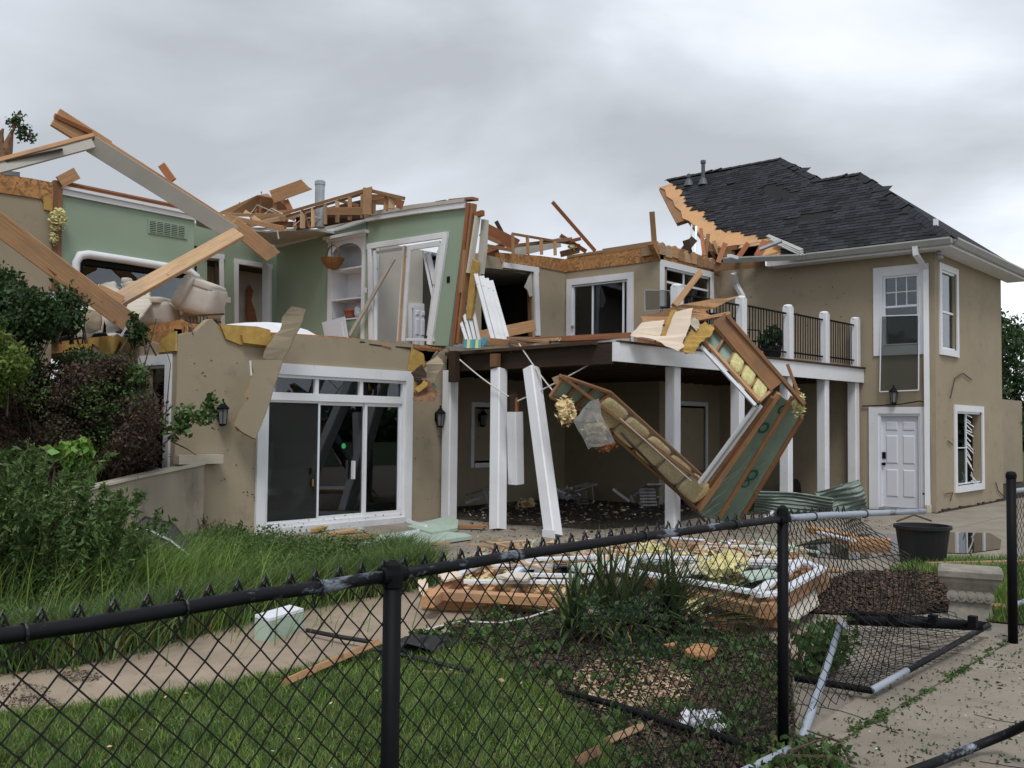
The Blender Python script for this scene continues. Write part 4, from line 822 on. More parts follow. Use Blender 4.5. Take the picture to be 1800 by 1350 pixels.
pb('broken_lumber', (284, 290, 17), (304, 318, 17), .13, .06, 'wood_red', nrm=-fw, label='small stub of wood sticking up behind the long broken rafter', cat='board')
t = T('hanging_insulation', at(100, 430, 16.2), 'tuft of pale yellow insulation hanging on the bare corner stud', 'insulation')
def fluff(name, c, r, n, m, parent=None, **k):
    mb = MB()
    for i in range(n):
        d = V((random.gauss(0, 1), random.gauss(0, 1), random.gauss(0, 1))).normalized(); p = V(c)+V((d.x*r[0], d.y*r[1], d.z*r[2]))*random.uniform(.2, .8)
        s = min(r)*random.uniform(.35, .7); nn = 7; base = len(mb.v)
        ax = V((random.gauss(0, 1), random.gauss(0, 1), random.gauss(0, 1))).normalized(); q = V((0, 0, 1)).rotation_difference(ax)
        for zi, rr in ((-1, .35), (-.5, .9), (.1, 1), (.6, .75), (1, .2)):
            for kk in range(nn): a = 2*math.pi*kk/nn; j = random.uniform(.75, 1.3); mb.v.append(tuple(p+q@V((math.cos(a)*rr*s*j, math.sin(a)*rr*s*j, zi*s*.8*j))))
        for z_ in range(4):
            for kk in range(nn): mb.f.append((base+z_*nn+kk, base+z_*nn+(kk+1) % nn, base+(z_+1)*nn+(kk+1) % nn, base+(z_+1)*nn+kk))
        mb.f.append(tuple(base+kk for kk in range(nn))); mb.f.append(tuple(base+4*nn+kk for kk in range(nn)))
    for i in range(n*14):
        d = V((random.gauss(0, 1), random.gauss(0, 1), random.gauss(0, 1))).normalized(); p = V(c)+V((d.x*r[0], d.y*r[1], d.z*r[2]))*random.uniform(.5, 1.15); e1 = V((random.gauss(0, 1), random.gauss(0, 1), random.gauss(0, 1))).normalized()*min(r)*random.uniform(.2, .5); e2 = e1.orthogonal()*random.uniform(.15, .5)
        mb.add([p-e1, p+e2, p+e1, p-e2], [(0, 1, 2, 3)])
    return mb.build(name, m, parent, smooth=False, **k)
fluff('batt', at(102, 385, 16.1), (.13, .1, .2), 12, 'insul', t); fluff('batt', at(95, 412, 16.1), (.07, .07, .18), 7, 'insul', t)
mb = MB(); rp = [(93, 512), (97, 530), (103, 548), (101, 570), (95, 577), (90, 560), (91, 540), (87, 528)]
mb.prism([at(x, y, 13.6) for x, y in rp], fw*.05); mb.build('hanging_rag', 'cloth_white', label='white rag hanging in front of the dark bushes at left', cat='cloth')
# --- armchair
ac = T('armchair', at(345, 575, 15.6), 'beige upholstered recliner armchair tipped on its back by the broken floor edge', 'armchair')
def cushion(name, c, ax, ay, az, m, parent, puff=.18, seg=6, **k):
    """soft box with half axes ax, ay, az"""
    vs = []; fs = []; c = V(c); ax, ay, az = V(ax), V(ay), V(az); mb = MB(); g = seg
    def pt(x, y, z):
        l = (abs(x)**6+abs(y)**6+abs(z)**6)**(1/6); x, y, z = x/l, y/l, z/l
        return c+ax*x+ay*y+az*z
    def grid(f):
        b = len(mb.v)
        for i in range(g+1):
            for j in range(g+1): mb.v.append(tuple(pt(*f(-1+2*i/g, -1+2*j/g))))
        for i in range(g):
            for j in range(g): mb.f.append((b+i*(g+1)+j, b+(i+1)*(g+1)+j, b+(i+1)*(g+1)+j+1, b+i*(g+1)+j+1))
    for s in (-1, 1):
        grid(lambda a, b_: (s, a, b_)); grid(lambda a, b_: (a, s, b_)); grid(lambda a, b_: (a, b_, s))
    o = mb.build(name, m, parent, smooth=True, **k)
    b = bmesh.new(); b.from_mesh(o.data); bmesh.ops.remove_doubles(b, verts=b.verts, dist=.002); bmesh.ops.recalc_face_normals(b, faces=b.faces); b.to_mesh(o.data); b.free(); return o
S = 15.6/1700
cushion('back', at(355, 527, 15.7), (rt+up*-.25).normalized()*.31, (up+rt*.25).normalized()*.27, fw*.42, 'fabric', ac)
cushion('back_cushion', at(332, 513, 15.55), (rt*.5+up*.85)*.29, (rt*.85-up*.5)*.09, fw*.36, 'fabric', ac)
cushion('back_cushion', at(360, 502, 15.65), (rt*.94-up*.33)*.28, (rt*.33+up*.94)*.08, fw*.38, 'fabric', ac)
cushion('seat', at(276, 553, 15.5), rt*.29, up*.2, fw*.35, 'fabric', ac); cushion('arm', at(275, 530, 15.4), rt*.17, up*.06, fw*.3, 'fabric', ac)
cushion('arm', at(318, 560, 15.9), (rt*.9-up*.3)*.3, up*.16, fw*.12, 'fabric', ac)
# white plaster wreckage under the window
t = T('plaster_rubble', at(190, 585, 14.8), 'heap of torn white plaster and stucco sheets below the broken window', 'rubble')
slabpx('plaster_sheet', ragged([(144, 530, 14.8), (162, 522, 15), (178, 535, 15), (178, 585, 14.6), (150, 594, 14.2), (120, 590, 14.2), (124, 565, 14.4)], 3), .05, 'stucco_raw', t)
slabpx('stucco_sheet', ragged([(143, 545, 14.4), (175, 548, 14.4), (176, 580, 14.2), (150, 585, 14.1)], 3), .04, 'stucco', t)
slabpx('stucco_sheet', ragged([(180, 556, 14.5), (196, 545, 14.6), (240, 575, 14.3), (225, 590, 14.1), (190, 590, 14.1)], 3), .05, 'drywall', t)
slabpx('plaster_sheet', ragged([(172, 500, 15.6), (200, 494, 15.7), (212, 515, 15.6), (195, 520, 15.4)], 3), .05, 'stucco_raw', t)
slabpx('plaster_sheet', ragged([(212, 498, 15.8), (248, 490, 15.9), (262, 500, 15.8), (225, 520, 15.5)], 4), .06, 'stucco_raw', t)
slabpx('plaster_sheet', ragged([(225, 530, 15.0), (262, 512, 15.2), (265, 535, 15), (245, 560, 14.8), (240, 588, 14.6), (215, 560, 14.7)], 4), .06, 'stucco_raw', t)
for k in range(8):
    x, y = random.uniform(185, 265), random.uniform(492, 520); cushion('plaster_lump', at(x, y, 15.8), rt*random.uniform(.06, .13), up*random.uniform(.03, .07), fw*.1, random.choice(['stucco_raw', 'drywall']), t, seg=3)
mb = MB(); mb.tube([at(232, 560, 14.1), at(222, 576, 14.1), at(212, 592, 14.0)], .018, 6); mb.build('metal_strip', 'galv', label='short bright metal strip at the foot of the thick slanting rafter', cat='strip')
mb = MB(); mb.tube([at(103, 597, 14.9), at(140, 585, 14.7), at(160, 590, 14.5), at(225, 583, 14.1)], .03, 6); mb.build('black_cable', 'black_plastic', label='black cable along the torn floor edge below the white plaster', cat='cable')
t = T('wooden_rack', at(350, 572, 14.6), 'small broken wooden rack perched on the torn stucco edge', 'rack')
pb('rail', (318, 556, 14.5), (394, 552, 14.9), .03, .03, 'wood_dark', t); pb('rail', (328, 570, 14.5), (388, 566, 14.9), .03, .03, 'wood_dark', t)
for k in range(6): pb('peg', (334+k*6, 556, 14.6), (334+k*6, 571, 14.6), .02, .02, 'wood_dark', t)
t = T('paint_brush', at(328, 590, 14.0), 'wide brush with a dark handle hanging over the stucco edge', 'brush')
pb('handle', (326, 556, 13.95), (330, 574, 13.95), .04, .03, 'wood_dark', t); slabpx('bristles', [(323, 574, 13.9), (334, 574, 13.9), (340, 588, 13.9), (322, 588, 13.9)], .04, 'bark', t)
mb = MB(); sp = [(398, 570, 15), (430, 567, 15.6), (470, 566, 16), (497, 568, 16.2), (540, 580, 16.3), (556, 589, 16.3), (520, 590, 15.6), (470, 588, 15.2), (430, 580, 14.9)]
mb.prism([at(*p) for p in sp], V((0, 0, -.04))); mb.build('white_sheet', 'cloth_white', label='white sheet lying along the front edge of the green room floor', cat='sheet')
# torn stucco panels hanging off the wall
slabpx('torn_stucco_panel', ragged([(512, 538, 14.7), (538, 544, 14.8), (527, 575, 14.8), (497, 632, 14.75), (462, 629, 14.6), (468, 610, 14.6), (492, 580, 14.7), (497, 556, 14.7)], 1.5, 2), .05, 'stucco', label='curved slab of torn stucco standing up above the sliding door', cat='stucco panel')
t = T('torn_stucco_panel', at(450, 760, 13.9), 'long jagged strip of stucco dangling over the left side of the sliding door', 'stucco panel')
pp = [(442, 633), (497, 633), (486, 668), (475, 705), (462, 738), (449, 771), (430, 762), (412, 748), (418, 728), (430, 708), (437, 700), (432, 696), (440, 668), (446, 655)]
slabpx('stucco_skin', ragged([(x, y, 14.15) for x, y in pp], 1.2, 2), .03, 'stucco', t)
slabpx('foam_edge', ragged([(x+(-2 if x < 455 else -3), y+2, 14.2) for x, y in pp], 1.5, 2), .05, 'foam_board', t)
pb('wood_hook', (440, 634, 14.2), (442, 660, 14.2), .03, .03, 'vinyl', t)
t = T('torn_stucco_panel', at(755, 700, 16.8), 'crumpled pieces of stucco and foam hanging right of the sliding door', 'stucco panel')
slabpx('stucco_skin', ragged([(748, 640, 16.7), (770, 626, 16.7), (780, 640, 16.5), (762, 672, 16.6), (745, 680, 16.7), (752, 660, 16.7)], 1.5), .04, 'stucco', t)
slabpx('foam_piece', ragged([(722, 655, 16.6), (742, 640, 16.6), (750, 662, 16.5), (740, 668, 16.4), (736, 684, 16.5)], 2), .04, 'wood_dark', t)
slabpx('foam_piece', ragged([(730, 672, 16.5), (752, 668, 16.5), (772, 690, 16.5), (756, 708, 16.3), (745, 702, 16.4), (724, 706, 16.4), (730, 690, 16.5)], 3), .05, 'bark_torn', t)
slabpx('foam_piece', ragged([(728, 684, 16.4), (745, 668, 16.4), (752, 676, 16.4), (735, 690, 16.4)], 2), .04, 'foam_board', t)
slabpx('wood_shard', ragged([(760, 672, 16.7), (774, 690, 16.7), (765, 697, 16.7), (752, 680, 16.7)], 2), .03, 'sheathing', t)
# basket, jars on the shelves
def shelfP(px, py, c=-.12): a, b = WG3.ab(px, py); return WG3.P(a, b, c)
t = T('wicker_basket', shelfP(593, 472), 'brown wicker basket with a hoop handle hanging at the upper shelf', 'basket')
p = WG3.P(*WG3.ab(594, 473), .14); mb = MB(); mb.lathe(p, [(.12, 0), (.20, .1), (.25, .2), (.235, .2), (.19, .1), (.1, .02)], 16); mb.build('bowl', 'wicker', t)
mb = MB(); mb.tube([p+V((0, .22*math.cos(a), .2+.28*math.sin(a))) for a in np.linspace(0, math.pi, 10)], .015, 6); mb.build('handle', 'wicker', t)
mb = MB(); mb.lathe(shelfP(608, 557), [(.10, 0), (.13, .12), (.15, .12), (.15, .15), (.1, .15)], 12); mb.build('flower_pot', 'terracotta', label='small terracotta bowl on the lowest white shelf', cat='bowl', smooth=False)
mb = MB(); mb.lathe(shelfP(623, 556), [(.08, 0), (.10, .05), (.10, .17), (.06, .2), (.08, .23)], 12); mb.build('patterned_jar', 'ceramic', label='pale blue patterned jar beside the terracotta bowl', cat='jar', smooth=False)
mb = MB(); mb.box(shelfP(620, 521), shelfP(630, 518, -.3)); mb.build('blue_book', 'ink', label='thin blue book lying on the middle white shelf', cat='book')
# --- wrecked roof framing behind the green room
def sticks(parent, lst, name='board', nrm=None):
    for a, b, w_, t_, m_ in lst: pb(name, a, b, w_, t_, m_, parent, nrm=nrm, rough=random.random() < .5)
t = T('collapsed_roof_frame', at(450, 400, 20), 'collapsed orange roof boards and rafters left of the metal flue', 'roof frame')
slabpx('roof_sheet', [(383, 374, 19.5), (452, 343, 19.8), (470, 340, 20.5), (480, 348, 20.6), (440, 374, 20.4), (400, 379, 19.6)], .03, 'plywood', t)
slabpx('roof_sheet', [(440, 372, 20.8), (480, 345, 20.8), (500, 348, 21), (512, 368, 21), (505, 392, 20.6), (440, 392, 20.5)], .03, 'wood_brown', t)
sticks(t, [((478, 346, 20.2), (534, 326, 20.2), .27, .05, 'wood'), ((482, 342, 20.3), (484, 378, 20.3), .09, .05, 'wood'), ((502, 352, 20.3), (512, 372, 20.3), .12, .05, 'wood_red'), ((395, 377, 19.3), (540, 380, 19.6), .07, .06, 'wood_pale'), ((396, 381, 19.2), (500, 402, 19), .10, .06, 'wood'),
 ((420, 400, 19.2), (560, 370, 19.6), .09, .05, 'wood_pale'), ((430, 372, 19.4), (470, 398, 19.4), .08, .05, 'wood_pale'), ((455, 345, 20), (457, 378, 20), .05, .04, 'wood_red'), ((460, 340, 20), (459, 337, 20), .03, .03, 'wood'), ((470, 395, 19.6), (560, 395, 19.6), .12, .05, 'wood_brown'), ((400, 400, 19.4), (520, 404, 19.4), .05, .05, 'drywall'), ((440, 385, 19.8), (500, 378, 19.8), .08, .05, 'wood'), ((520, 402, 19.5), (518, 392, 19.5), .06, .04, 'wood_pale'), ((487, 404, 19.3), (490, 420, 19.3), .03, .02, 'drywall')])
for k in range(5): pb('board', (420+k*18, 358+k*4, 20.6), (470+k*16, 392-k*2, 20.3), .07, .04, random.choice(['wood', 'wood_brown', 'wood_red']), t, rough=True)
for k in range(4): mb = MB(); mb.tube([at(440+k*25, 376, 19.3), at(452+k*25, 360+k*6, 19.4), at(480+k*18, 372+k*5, 19.3)], .008, 4); mb.build('loose_wire', 'wire_white', t)
t = T('cripple_wall_frame', at(600, 400, 18.6), 'broken stud wall frame standing above the leaning green wall', 'wall frame')
TP = [((500, 375, 19.3), (652, 331, 18.2), .06, .1, 'wood'), ((505, 380, 19.3), (650, 337, 18.25), .05, .1, 'wood_brown'), ((530, 366, 19.2), (545, 400, 19.2), .05, .09, 'wood')]
for x, yt, w_ in ((532, 372, .1), (550, 366, .07), (572, 360, .07), (593, 354, .08), (615, 347, .08), (636, 342, .05)): TP.append(((x, yt, 19.1-(x-530)*.008), (x, 402-(x-530)*.18, 19.1-(x-530)*.008), w_, .09, random.choice(['wood', 'wood_pale'])))
TP += [((575, 371, 18.55), (637, 371, 18.2), .15, .05, 'wood'), ((646, 331, 18.1), (645, 378, 18.1), .17, .12, 'wood'), ((655, 336, 18.2), (711, 349, 18.0), .07, .06, 'wood'), ((657, 352, 18.3), (657, 374, 18.3), .08, .06, 'wood'), ((680, 342, 18.2), (678, 368, 18.2), .09, .06, 'wood'), ((689, 345, 18.15), (688, 367, 18.15), .12, .08, 'wood_pale'), ((706, 352, 18), (701, 366, 18), .12, .05, 'wood_red'),
 ((652, 355, 18.4), (690, 345, 18.3), .06, .05, 'wood'), ((595, 352, 18.8), (630, 362, 18.8), .06, .05, 'wood_brown'), ((640, 350, 18.9), (700, 352, 18.9), .2, .04, 'wood_brown')]
sticks(t, TP)
slabpx('attic_board', [(520, 380, 19.6), (560, 368, 19.5), (640, 350, 19.0), (640, 385, 19.0), (560, 400, 19.5), (520, 404, 19.6)], .03, 'wood_dark', t)
for k in range(3): mb = MB(); mb.tube([at(515+k*12, 398, 19.2), at(530+k*10, 385-k*3, 19.1), at(548+k*8, 383, 19.2), at(552, 392, 19.2)], .008, 4); mb.build('loose_wire', 'wire_white', t)
mb = MB(); p = at(562, 353, 20); mb.lathe(p-V((0, 0, .3)), [(.10, 0), (.10, .62), (.112, .63), (.112, .7), (.085, .72), (.02, .73)], 14); mb.build('metal_flue', 'galv', smooth=False, label='short grey metal flue pipe above the studs of the green wall', cat='flue pipe')
mb = MB(); mb.lathe(at(562, 400, 19.3), [(.10, 0), (.10, .36), (.02, .37)], 14); mb.build('duct', 'galv', label='silver duct between the bare studs above the shelves', cat='duct')
# --- roof wreck above the terrace rooms
t = T('collapsed_roof_frame', at(930, 440, 21.5), 'open truss frame with short uprights above the blown out terrace window', 'roof frame')
L2 = [((901, 411, 21), (1018, 431, 22.3), .06, .08, 'wood_brown')]
for x in (901, 927, 951, 975): L2.append(((x, 412+(x-901)*.17, 21+(x-901)*.01), (x+1, 445+(x-901)*.05, 21+(x-901)*.01), .075, .05, 'wood'))
L2 += [((853, 403, 21.4), (902, 428, 21.4), .28, .03, 'wood_red'), ((843, 412, 20.8), (880, 428, 20.8), .07, .05, 'wood'), ((845, 430, 21), (900, 440, 21), .08, .05, 'wood_brown'), ((905, 432, 21.3), (1005, 420, 22), .08, .05, 'wood'), ((985, 414, 22), (1030, 442, 22.2), .10, .05, 'wood_red'), ((995, 426, 22), (1018, 420, 22), .08, .05, 'wood_red'), ((900, 444, 22.6), (985, 426, 22.8), .22, .03, 'gutter'), ((985, 447, 22.2), (1015, 440, 22.2), .14, .1, 'wood_brown'), ((872, 389, 21.4), (882, 408, 21.4), .09, .05, 'wood_dark'), ((845, 445, 21.5), (900, 425, 21.5), .1, .04, 'wood_red'), ((842, 452, 21.6), (878, 446, 21.6), .25, .04, 'wood_brown')]
sticks(t, L2); fluff('batt', at(1005, 434, 22.1), (.12, .1, .08), 5, 'insul', t)
pb('broken_lumber', (971, 355, 21.6), (1046, 441, 22.2), .085, .05, 'wood_red', label='long thin stick leaning against the sky above the terrace rooms', cat='board')
# --- leaning door frames and cushion by the terrace
t = T('broken_door_frame', at(880, 596, 17.0), 'bundle of peeling white door stiles leaning beside the leaning green wall', 'door frame')
for k, (x, c) in enumerate(((836, 0), (846, .0), (855, .02), (863, .03))): pb('stile', (x, 482+k*4, 17.4+c), (x+30, 596+k, 16.9+c), .075 if k != 1 else .1, .05, 'white_dirty', t, nrm=V((-.7, -1, 0)))
t = T('broken_door_frame', at(826, 604, 17.2), 'short splintered white frame pieces leaning at the foot of the green wall end', 'door frame')
for k in range(4): pb('stile', (816+k*7-8, 560-k*9, 17.6), (822+k*7, 604, 17.3), .06, .05, 'white_dirty', t, nrm=V((-.7, -1, 0)))
t = T('striped_cushion', at(830, 612, 16.7), 'blue and green striped cushion at the left end of the terrace edge', 'cushion')
for k in range(6): slabpx('stripe', [(816+k*5, 597, 16.8), (821.2+k*5, 596, 16.8), (820.2+k*5, 612, 16.7), (815+k*5, 612, 16.7)], .15, ['cloth_stripe', 'mat_yellowgreen', 'mat_teal'][k % 3], t)
slabpx('edge', [(847, 590, 17), (858, 598, 17), (848, 611, 16.8)], .1, 'cloth_stripe', t)
t = T('broken_lumber', at(880, 610, 16.6), 'jumble of short orange boards on the left end of the terrace edge', 'boards')
sticks(t, [((862, 600, 16.8), (893, 603, 16.6), .12, .06, 'wood_brown'), ((893, 594, 16.7), (965, 602, 16.3), .05, .1, 'wood'), ((895, 600, 16.6), (942, 610, 16.4), .06, .06, 'wood_brown'), ((910, 601, 16.6), (985, 596, 16.2), .05, .05, 'wood_pale'), ((800, 607, 17.3), (870, 608, 17), .02, .02, 'galv')])
fluff('batt', at(982, 597, 16.2), (.18, .1, .03), 5, 'insul', t); slabpx('cloth_scrap', [(892, 602, 16.5), (912, 612, 16.5), (898, 620, 16.4)], .02, 'black_plastic', t)
mb = MB(); 
# --- loose posts of the terrace
t = T('terrace_post', V((11.85, 10.85, 0)), 'white timber post still upright beneath the dark bare beam', 'post')
post('column', onZ(875, 931), onX(877, 652, 12.35)+V((0, 0, .02)), .22, par=t)
mb = MB(); mb.box(onX(868, 645, 12.3)+V((0, 0, 0)), onX(880, 622, 12.3)+V((-.1, 0, 0))); mb.build('bracket', 'wood_brown', t)
bq = onZ(973, 944); tq = onX(934, 648, 12.28); t = T('terrace_post', bq, 'white post knocked askew, its foot kicked out onto the patio', 'post')
post('column', bq+V((0, 0, .01)), tq, .22, par=t); bar('base_board', bq+V((-.12, .12, .06)), bq+V((-.12, -.12, .06)), .12, .02, 'white', t, nrm=(-1, 0, 0))
t = T('hanging_post', at(906, 850, 16), 'short broken white post dangling from cables under the bare beam', 'post')
post('column', at(907, 851, 16.2), at(905, 724, 16.2), .21, par=t); bar('core', at(905, 726, 16.2), at(902, 692, 16.2), .1, .1, 'wood_dark', t, nrm=(-1, 0, 0)); bar('core', at(908, 724, 16.15), at(909, 700, 16.15), .05, .05, 'wood_red', t, nrm=(-1, 0, 0), rough=True)
for (a, b, lb) in (((808, 632, 16.9), (894, 697, 16.2), 'thin cable from the left beam end down to the dangling post'), ((1066, 623, 15.3), (910, 705, 16.1), 'thin cable slanting from the dangling post up to the terrace corner'), ((912, 604, 16.3), (980, 697, 15.6), 'thin cable falling from the terrace edge to the hanging wall panel')):
    mb = MB(); A_ = at(*a); B_ = at(*b); mb.tube([A_.lerp(B_, i/6)-V((0, 0, .03*math.sin(math.pi*i/6))) for i in range(7)], .012, 5); mb.build('cable', 'wire_white', label=lb, cat='cable')
mb = MB(); mb.box(onX(797, 618, 12.35), onX(808, 672, 12.35)+V((-.12, 0, 0))); mb.build('beam_end', 'wood_dark', label='dark splintered beam end at the top of the left corner post', cat='beam')
# --- the torn wall section hanging over the terrace edge
def frame_piece(t, quad, nb, studm, bay, lw=.1):
    """panel between two long sides given as picture points; quad = [a0, a1, b1, b0], a-side and b-side run along"""
    a0, a1, b1, b0 = [at(*q) for q in quad]; nn = (a1-a0).cross(b0-a0).normalized()
    if nn.dot(C0-a0) < 0: nn = -nn
    mb = MB(); mb.prism([a0, a1, b1, b0], -nn*.02); mb.build('sheathing', 'sheathing', t)
    for (p, q) in ((a0, a1), (b0, b1)): bar('plate', p+nn*.05, q+nn*.05, .045, lw, studm, t, nrm=nn, rough=False)
    for k in range(nb+1):
        u = k/nb; p = a0.lerp(a1, u); q = b0.lerp(b1, u); bar('stud', p+nn*.045, q+nn*.045, .045, lw*.9, studm, t, nrm=nn)
        if k < nb and bay and bay[k % len(bay)]:
            c = (a0.lerp(a1, u+.5/nb)+b0.lerp(b1, u+.5/nb))/2; e1 = (a1-a0)/nb*.46; e2 = (b0-a0)*.44
            cushion('batt', c+nn*.05, e1, e2, nn*random.uniform(.05, .07), bay[k % len(bay)], t, seg=5)
    return nn
t = T('hanging_wall_section', at(1330, 640, 15.8), 'torn stud wall section bent into a V with insulation and green sheathing, hanging off the terrace', 'wall section')
nA = frame_piece(t, [(1238, 602, 15.5), (1334, 708, 15.0), (1356, 688, 15.05), (1252, 576, 15.6)], 5, 'wood', [None, None, 'insul', 'insul', 'insul'])
nn = nA
pb('header', (1264, 559, 15.45), (1366, 679, 14.95), .25, .05, 'wood_brown', t, nrm=-fw+rt*-.2+up*.1); pb('plate', (1278, 556, 15.4), (1414, 712, 14.8), .055, .14, 'wood_brown', t, nrm=-fw)
pb('vinyl_jamb', (1233, 610, 15.4), (1328, 713, 14.95), .05, .1, 'vinyl', t, nrm=-fw)
# lower right arm
a0, a1, b1, b0 = at(1362, 690, 15.1), at(1232, 900, 16.2), at(1300, 925, 16.4), at(1412, 722, 15.2)
mb = MB(); nb_ = (a1-a0).cross(b0-a0).normalized(); nb_ = nb_ if nb_.dot(C0-a0) > 0 else -nb_
a1 = at(1228, 905, 16.3); mb.prism([a0, a1, b1, b0], -nb_*.02); mb.build('sheathing', 'sheathing', t)
for k, (p, q, w_) in enumerate((((1368, 688), (1228, 892), .10), ((1392, 695), (1262, 908), .10), ((1408, 730), (1302, 908), .10), ((1356, 694), (1225, 880), .06))):
    bar('stud', at(*p, 15.05)+nb_*.06, at(*q, 16.15)+nb_*.06, .05 if k else .09, .09, 'wood_brown' if k else 'wood', t, nrm=nb_)
for k in range(22):   # wrinkled clear plastic over the green sheathing
    u = .45+.5*random.random(); v = random.random()*.85+.05; p = a0.lerp(a1, u).lerp(b0.lerp(b1, u), v); q = a0.lerp(a1, min(1, u+.12)).lerp(b0.lerp(b1, min(1, u+.12)), min(1, v+random.uniform(-.3, .1)) if v > .3 else v*.3)
    bar('plastic_fold', p+nb_*.012, q+nb_*.012, .012, .012, 'panel_green', t, nrm=nb_)
for (px, py, s_) in ((1360, 705, .10), (1375, 720, .09), (1342, 752, .11), (1322, 835, .12), (1310, 850, .09)):
    p = at(px, py, 15.3); d = ray(px, py); p = C0+d*((a0-C0).dot(nb_)/d.dot(nb_)); q = V((0, 0, 1)).rotation_difference(nb_)
    mb = MB(); mb.add([p+nb_*.006+q@V((s_*math.cos(a)*r_, s_*.7*math.sin(a)*r_, 0)) for r_ in (1, .6) for a in np.linspace(0, 2*math.pi, 13)[:-1]], [(i, (i+1) % 12, 12+(i+1) % 12, 12+i) for i in range(12)]); mb.build('printed_mark', 'ink', t)
for k, dx in enumerate((0, 6, 11)): pb('vinyl_jamb', (1338-dx, 713+dx*.2, 15.0), (1240-dx, 846+dx*.2, 15.7), .045, .08, 'vinyl' if k != 1 else 'gutter', t, nrm=-fw)
# lower left arm with paper faced batts
nC = frame_piece(t, [(1030, 722, 15.3), (1222, 890, 16.1), (1250, 850, 16.0), (1072, 688, 15.2)], 5, 'wood_brown', ['insul_tan', 'insul_tan', 'insul_tan', 'insul_tan', 'insul_tan'], .1)
nC = frame_piece(t, [(966, 695, 15.0), (1030, 722, 15.3), (1072, 688, 15.2), (990, 660, 14.9)], 3, 'wood_brown', [None, None, None], .08)
pb('plate', (985, 660, 14.85), (1235, 848, 15.9), .05, .12, 'wood_brown', t, nrm=-fw); pb('plate', (1090, 760, 15.4), (1238, 915, 16.1), .04, .1, 'wood_dark', t, nrm=-fw)
slabpx('plastic_film', ragged([(1040, 716, 15.1), (1075, 694, 15.0), (1245, 850, 15.85), (1218, 884, 15.9)], 2), .004, 'film', t)
pb('cable_strip', (1090, 735, 15.1), (1215, 845, 15.7), .015, .015, 'wire_white', t)
slabpx('torn_block', [(970, 664, 14.9), (984, 659, 14.9), (988, 674, 14.9), (976, 676, 14.9)], .04, 'wood_pale', t)
fluff('batt', at(995, 722, 14.9), (.17, .14, .22), 14, 'insul_tan', t); fluff('batt', at(1065, 785, 15.3), (.22, .14, .09), 9, 'insul_burnt', t); fluff('batt', at(1050, 755, 15.3), (.3, .14, .18), 14, 'insul_tan', t)
mb = MB(); pl = ragged([(1006, 740, 14.8), (1036, 706, 14.95), (1052, 700, 15), (1062, 740, 15.0), (1082, 778, 15.1), (1040, 786, 15), (1034, 790, 15), (1022, 765, 14.9)], 2, 2); mb.prism([at(*p) for p in pl], fw*.006); mb.build('plastic_sheet', 'poly', t)
fluff('batt', at(1403, 712, 15.0), (.13, .1, .22), 12, 'insul', t); pb('splinter', (1384, 640, 15), (1408, 704, 15), .05, .05, 'wood', t)
t = T('torn_sheathing_panel', at(1190, 610, 15.2), 'crumpled pinkish stucco and plywood chunk lying on the terrace corner', 'panel')
slabpx('plywood', ragged([(1125, 556, 15.4), (1200, 535, 15.6), (1302, 519, 16.2), (1262, 538, 15.9), (1240, 548, 15.8), (1262, 560, 15.8), (1135, 575, 15.3)], 2), .03, 'plywood', t)
slabpx('stucco_skin', ragged([(1128, 567, 15.2), (1168, 562, 15.2), (1160, 590, 15.1), (1170, 592, 15.1), (1188, 548, 15.2), (1218, 541, 15.2), (1214, 568, 15.1), (1200, 600, 15), (1203, 609, 14.95), (1192, 617, 14.9), (1150, 597, 15), (1108, 590, 15.1)], 1.5), .04, 'stucco_pink', t)
slabpx('foam_piece', ragged([(1160, 590, 15.2), (1180, 545, 15.35), (1190, 545, 15.35), (1172, 592, 15.2)], 1), .04, 'foam_board', t)
slabpx('foam_piece', ragged([(1215, 575, 15.25), (1240, 565, 15.4), (1255, 575, 15.4), (1248, 592, 15.3), (1234, 600, 15.2), (1218, 622, 15.1), (1196, 618, 15), (1203, 600, 15.1)], 3), .05, 'foam_board', t)
slabpx('foam_piece', ragged([(1205, 560, 15.2), (1222, 555, 15.3), (1230, 570, 15.3), (1225, 582, 15.2)], 2), .05, 'concrete_pale', t)
pb('board', (1222, 562, 15.6), (1278, 551, 15.9), .05, .1, 'wood', t, rough=True); pb('board', (1120, 596, 15.1), (1190, 612, 15.0), .04, .04, 'wood_red', t, rough=True); pb('board', (1185, 538, 15.6), (1230, 480, 16), .10, .08, 'wood', t, rough=True)
for (px, py, w_) in ((1080, 616, .1), (1166, 632, .13), (1145, 612, .2), (1100, 634, .08)):
    pass
t = T('window_screen', at(1157, 545, 16.2), 'insect screen in a thin frame standing on the terrace by its corner post', 'screen')
q = [(1133, 510, 16.3), (1178, 511, 16.5), (1181, 543, 16.5), (1134, 547, 16.3)]
slabpx('mesh', q, .004, 'screen', t)
for i in range(4): pb('frame', q[i], q[(i+1) % 4], .02, .015, 'galv', t)
t = T('window_screen', R1.P(*R1.ab(1585, 688), .1), 'long insect screen hanging down below the upper right window over the white door', 'screen')
Q = [R1.P(*R1.ab(x, y), c) for x, y, c in ((1551, 556, .06), (1617, 554, .06), (1618, 686, .11), (1550, 689, .11))]
mb = MB(); mb.prism(Q, (.003, 0, 0)); mb.build('mesh', 'screen', t)
for i in range(4): bar('frame', Q[i], Q[(i+1) % 4], .022, .015, 'vinyl', t, nrm=(-1, 0, 0))
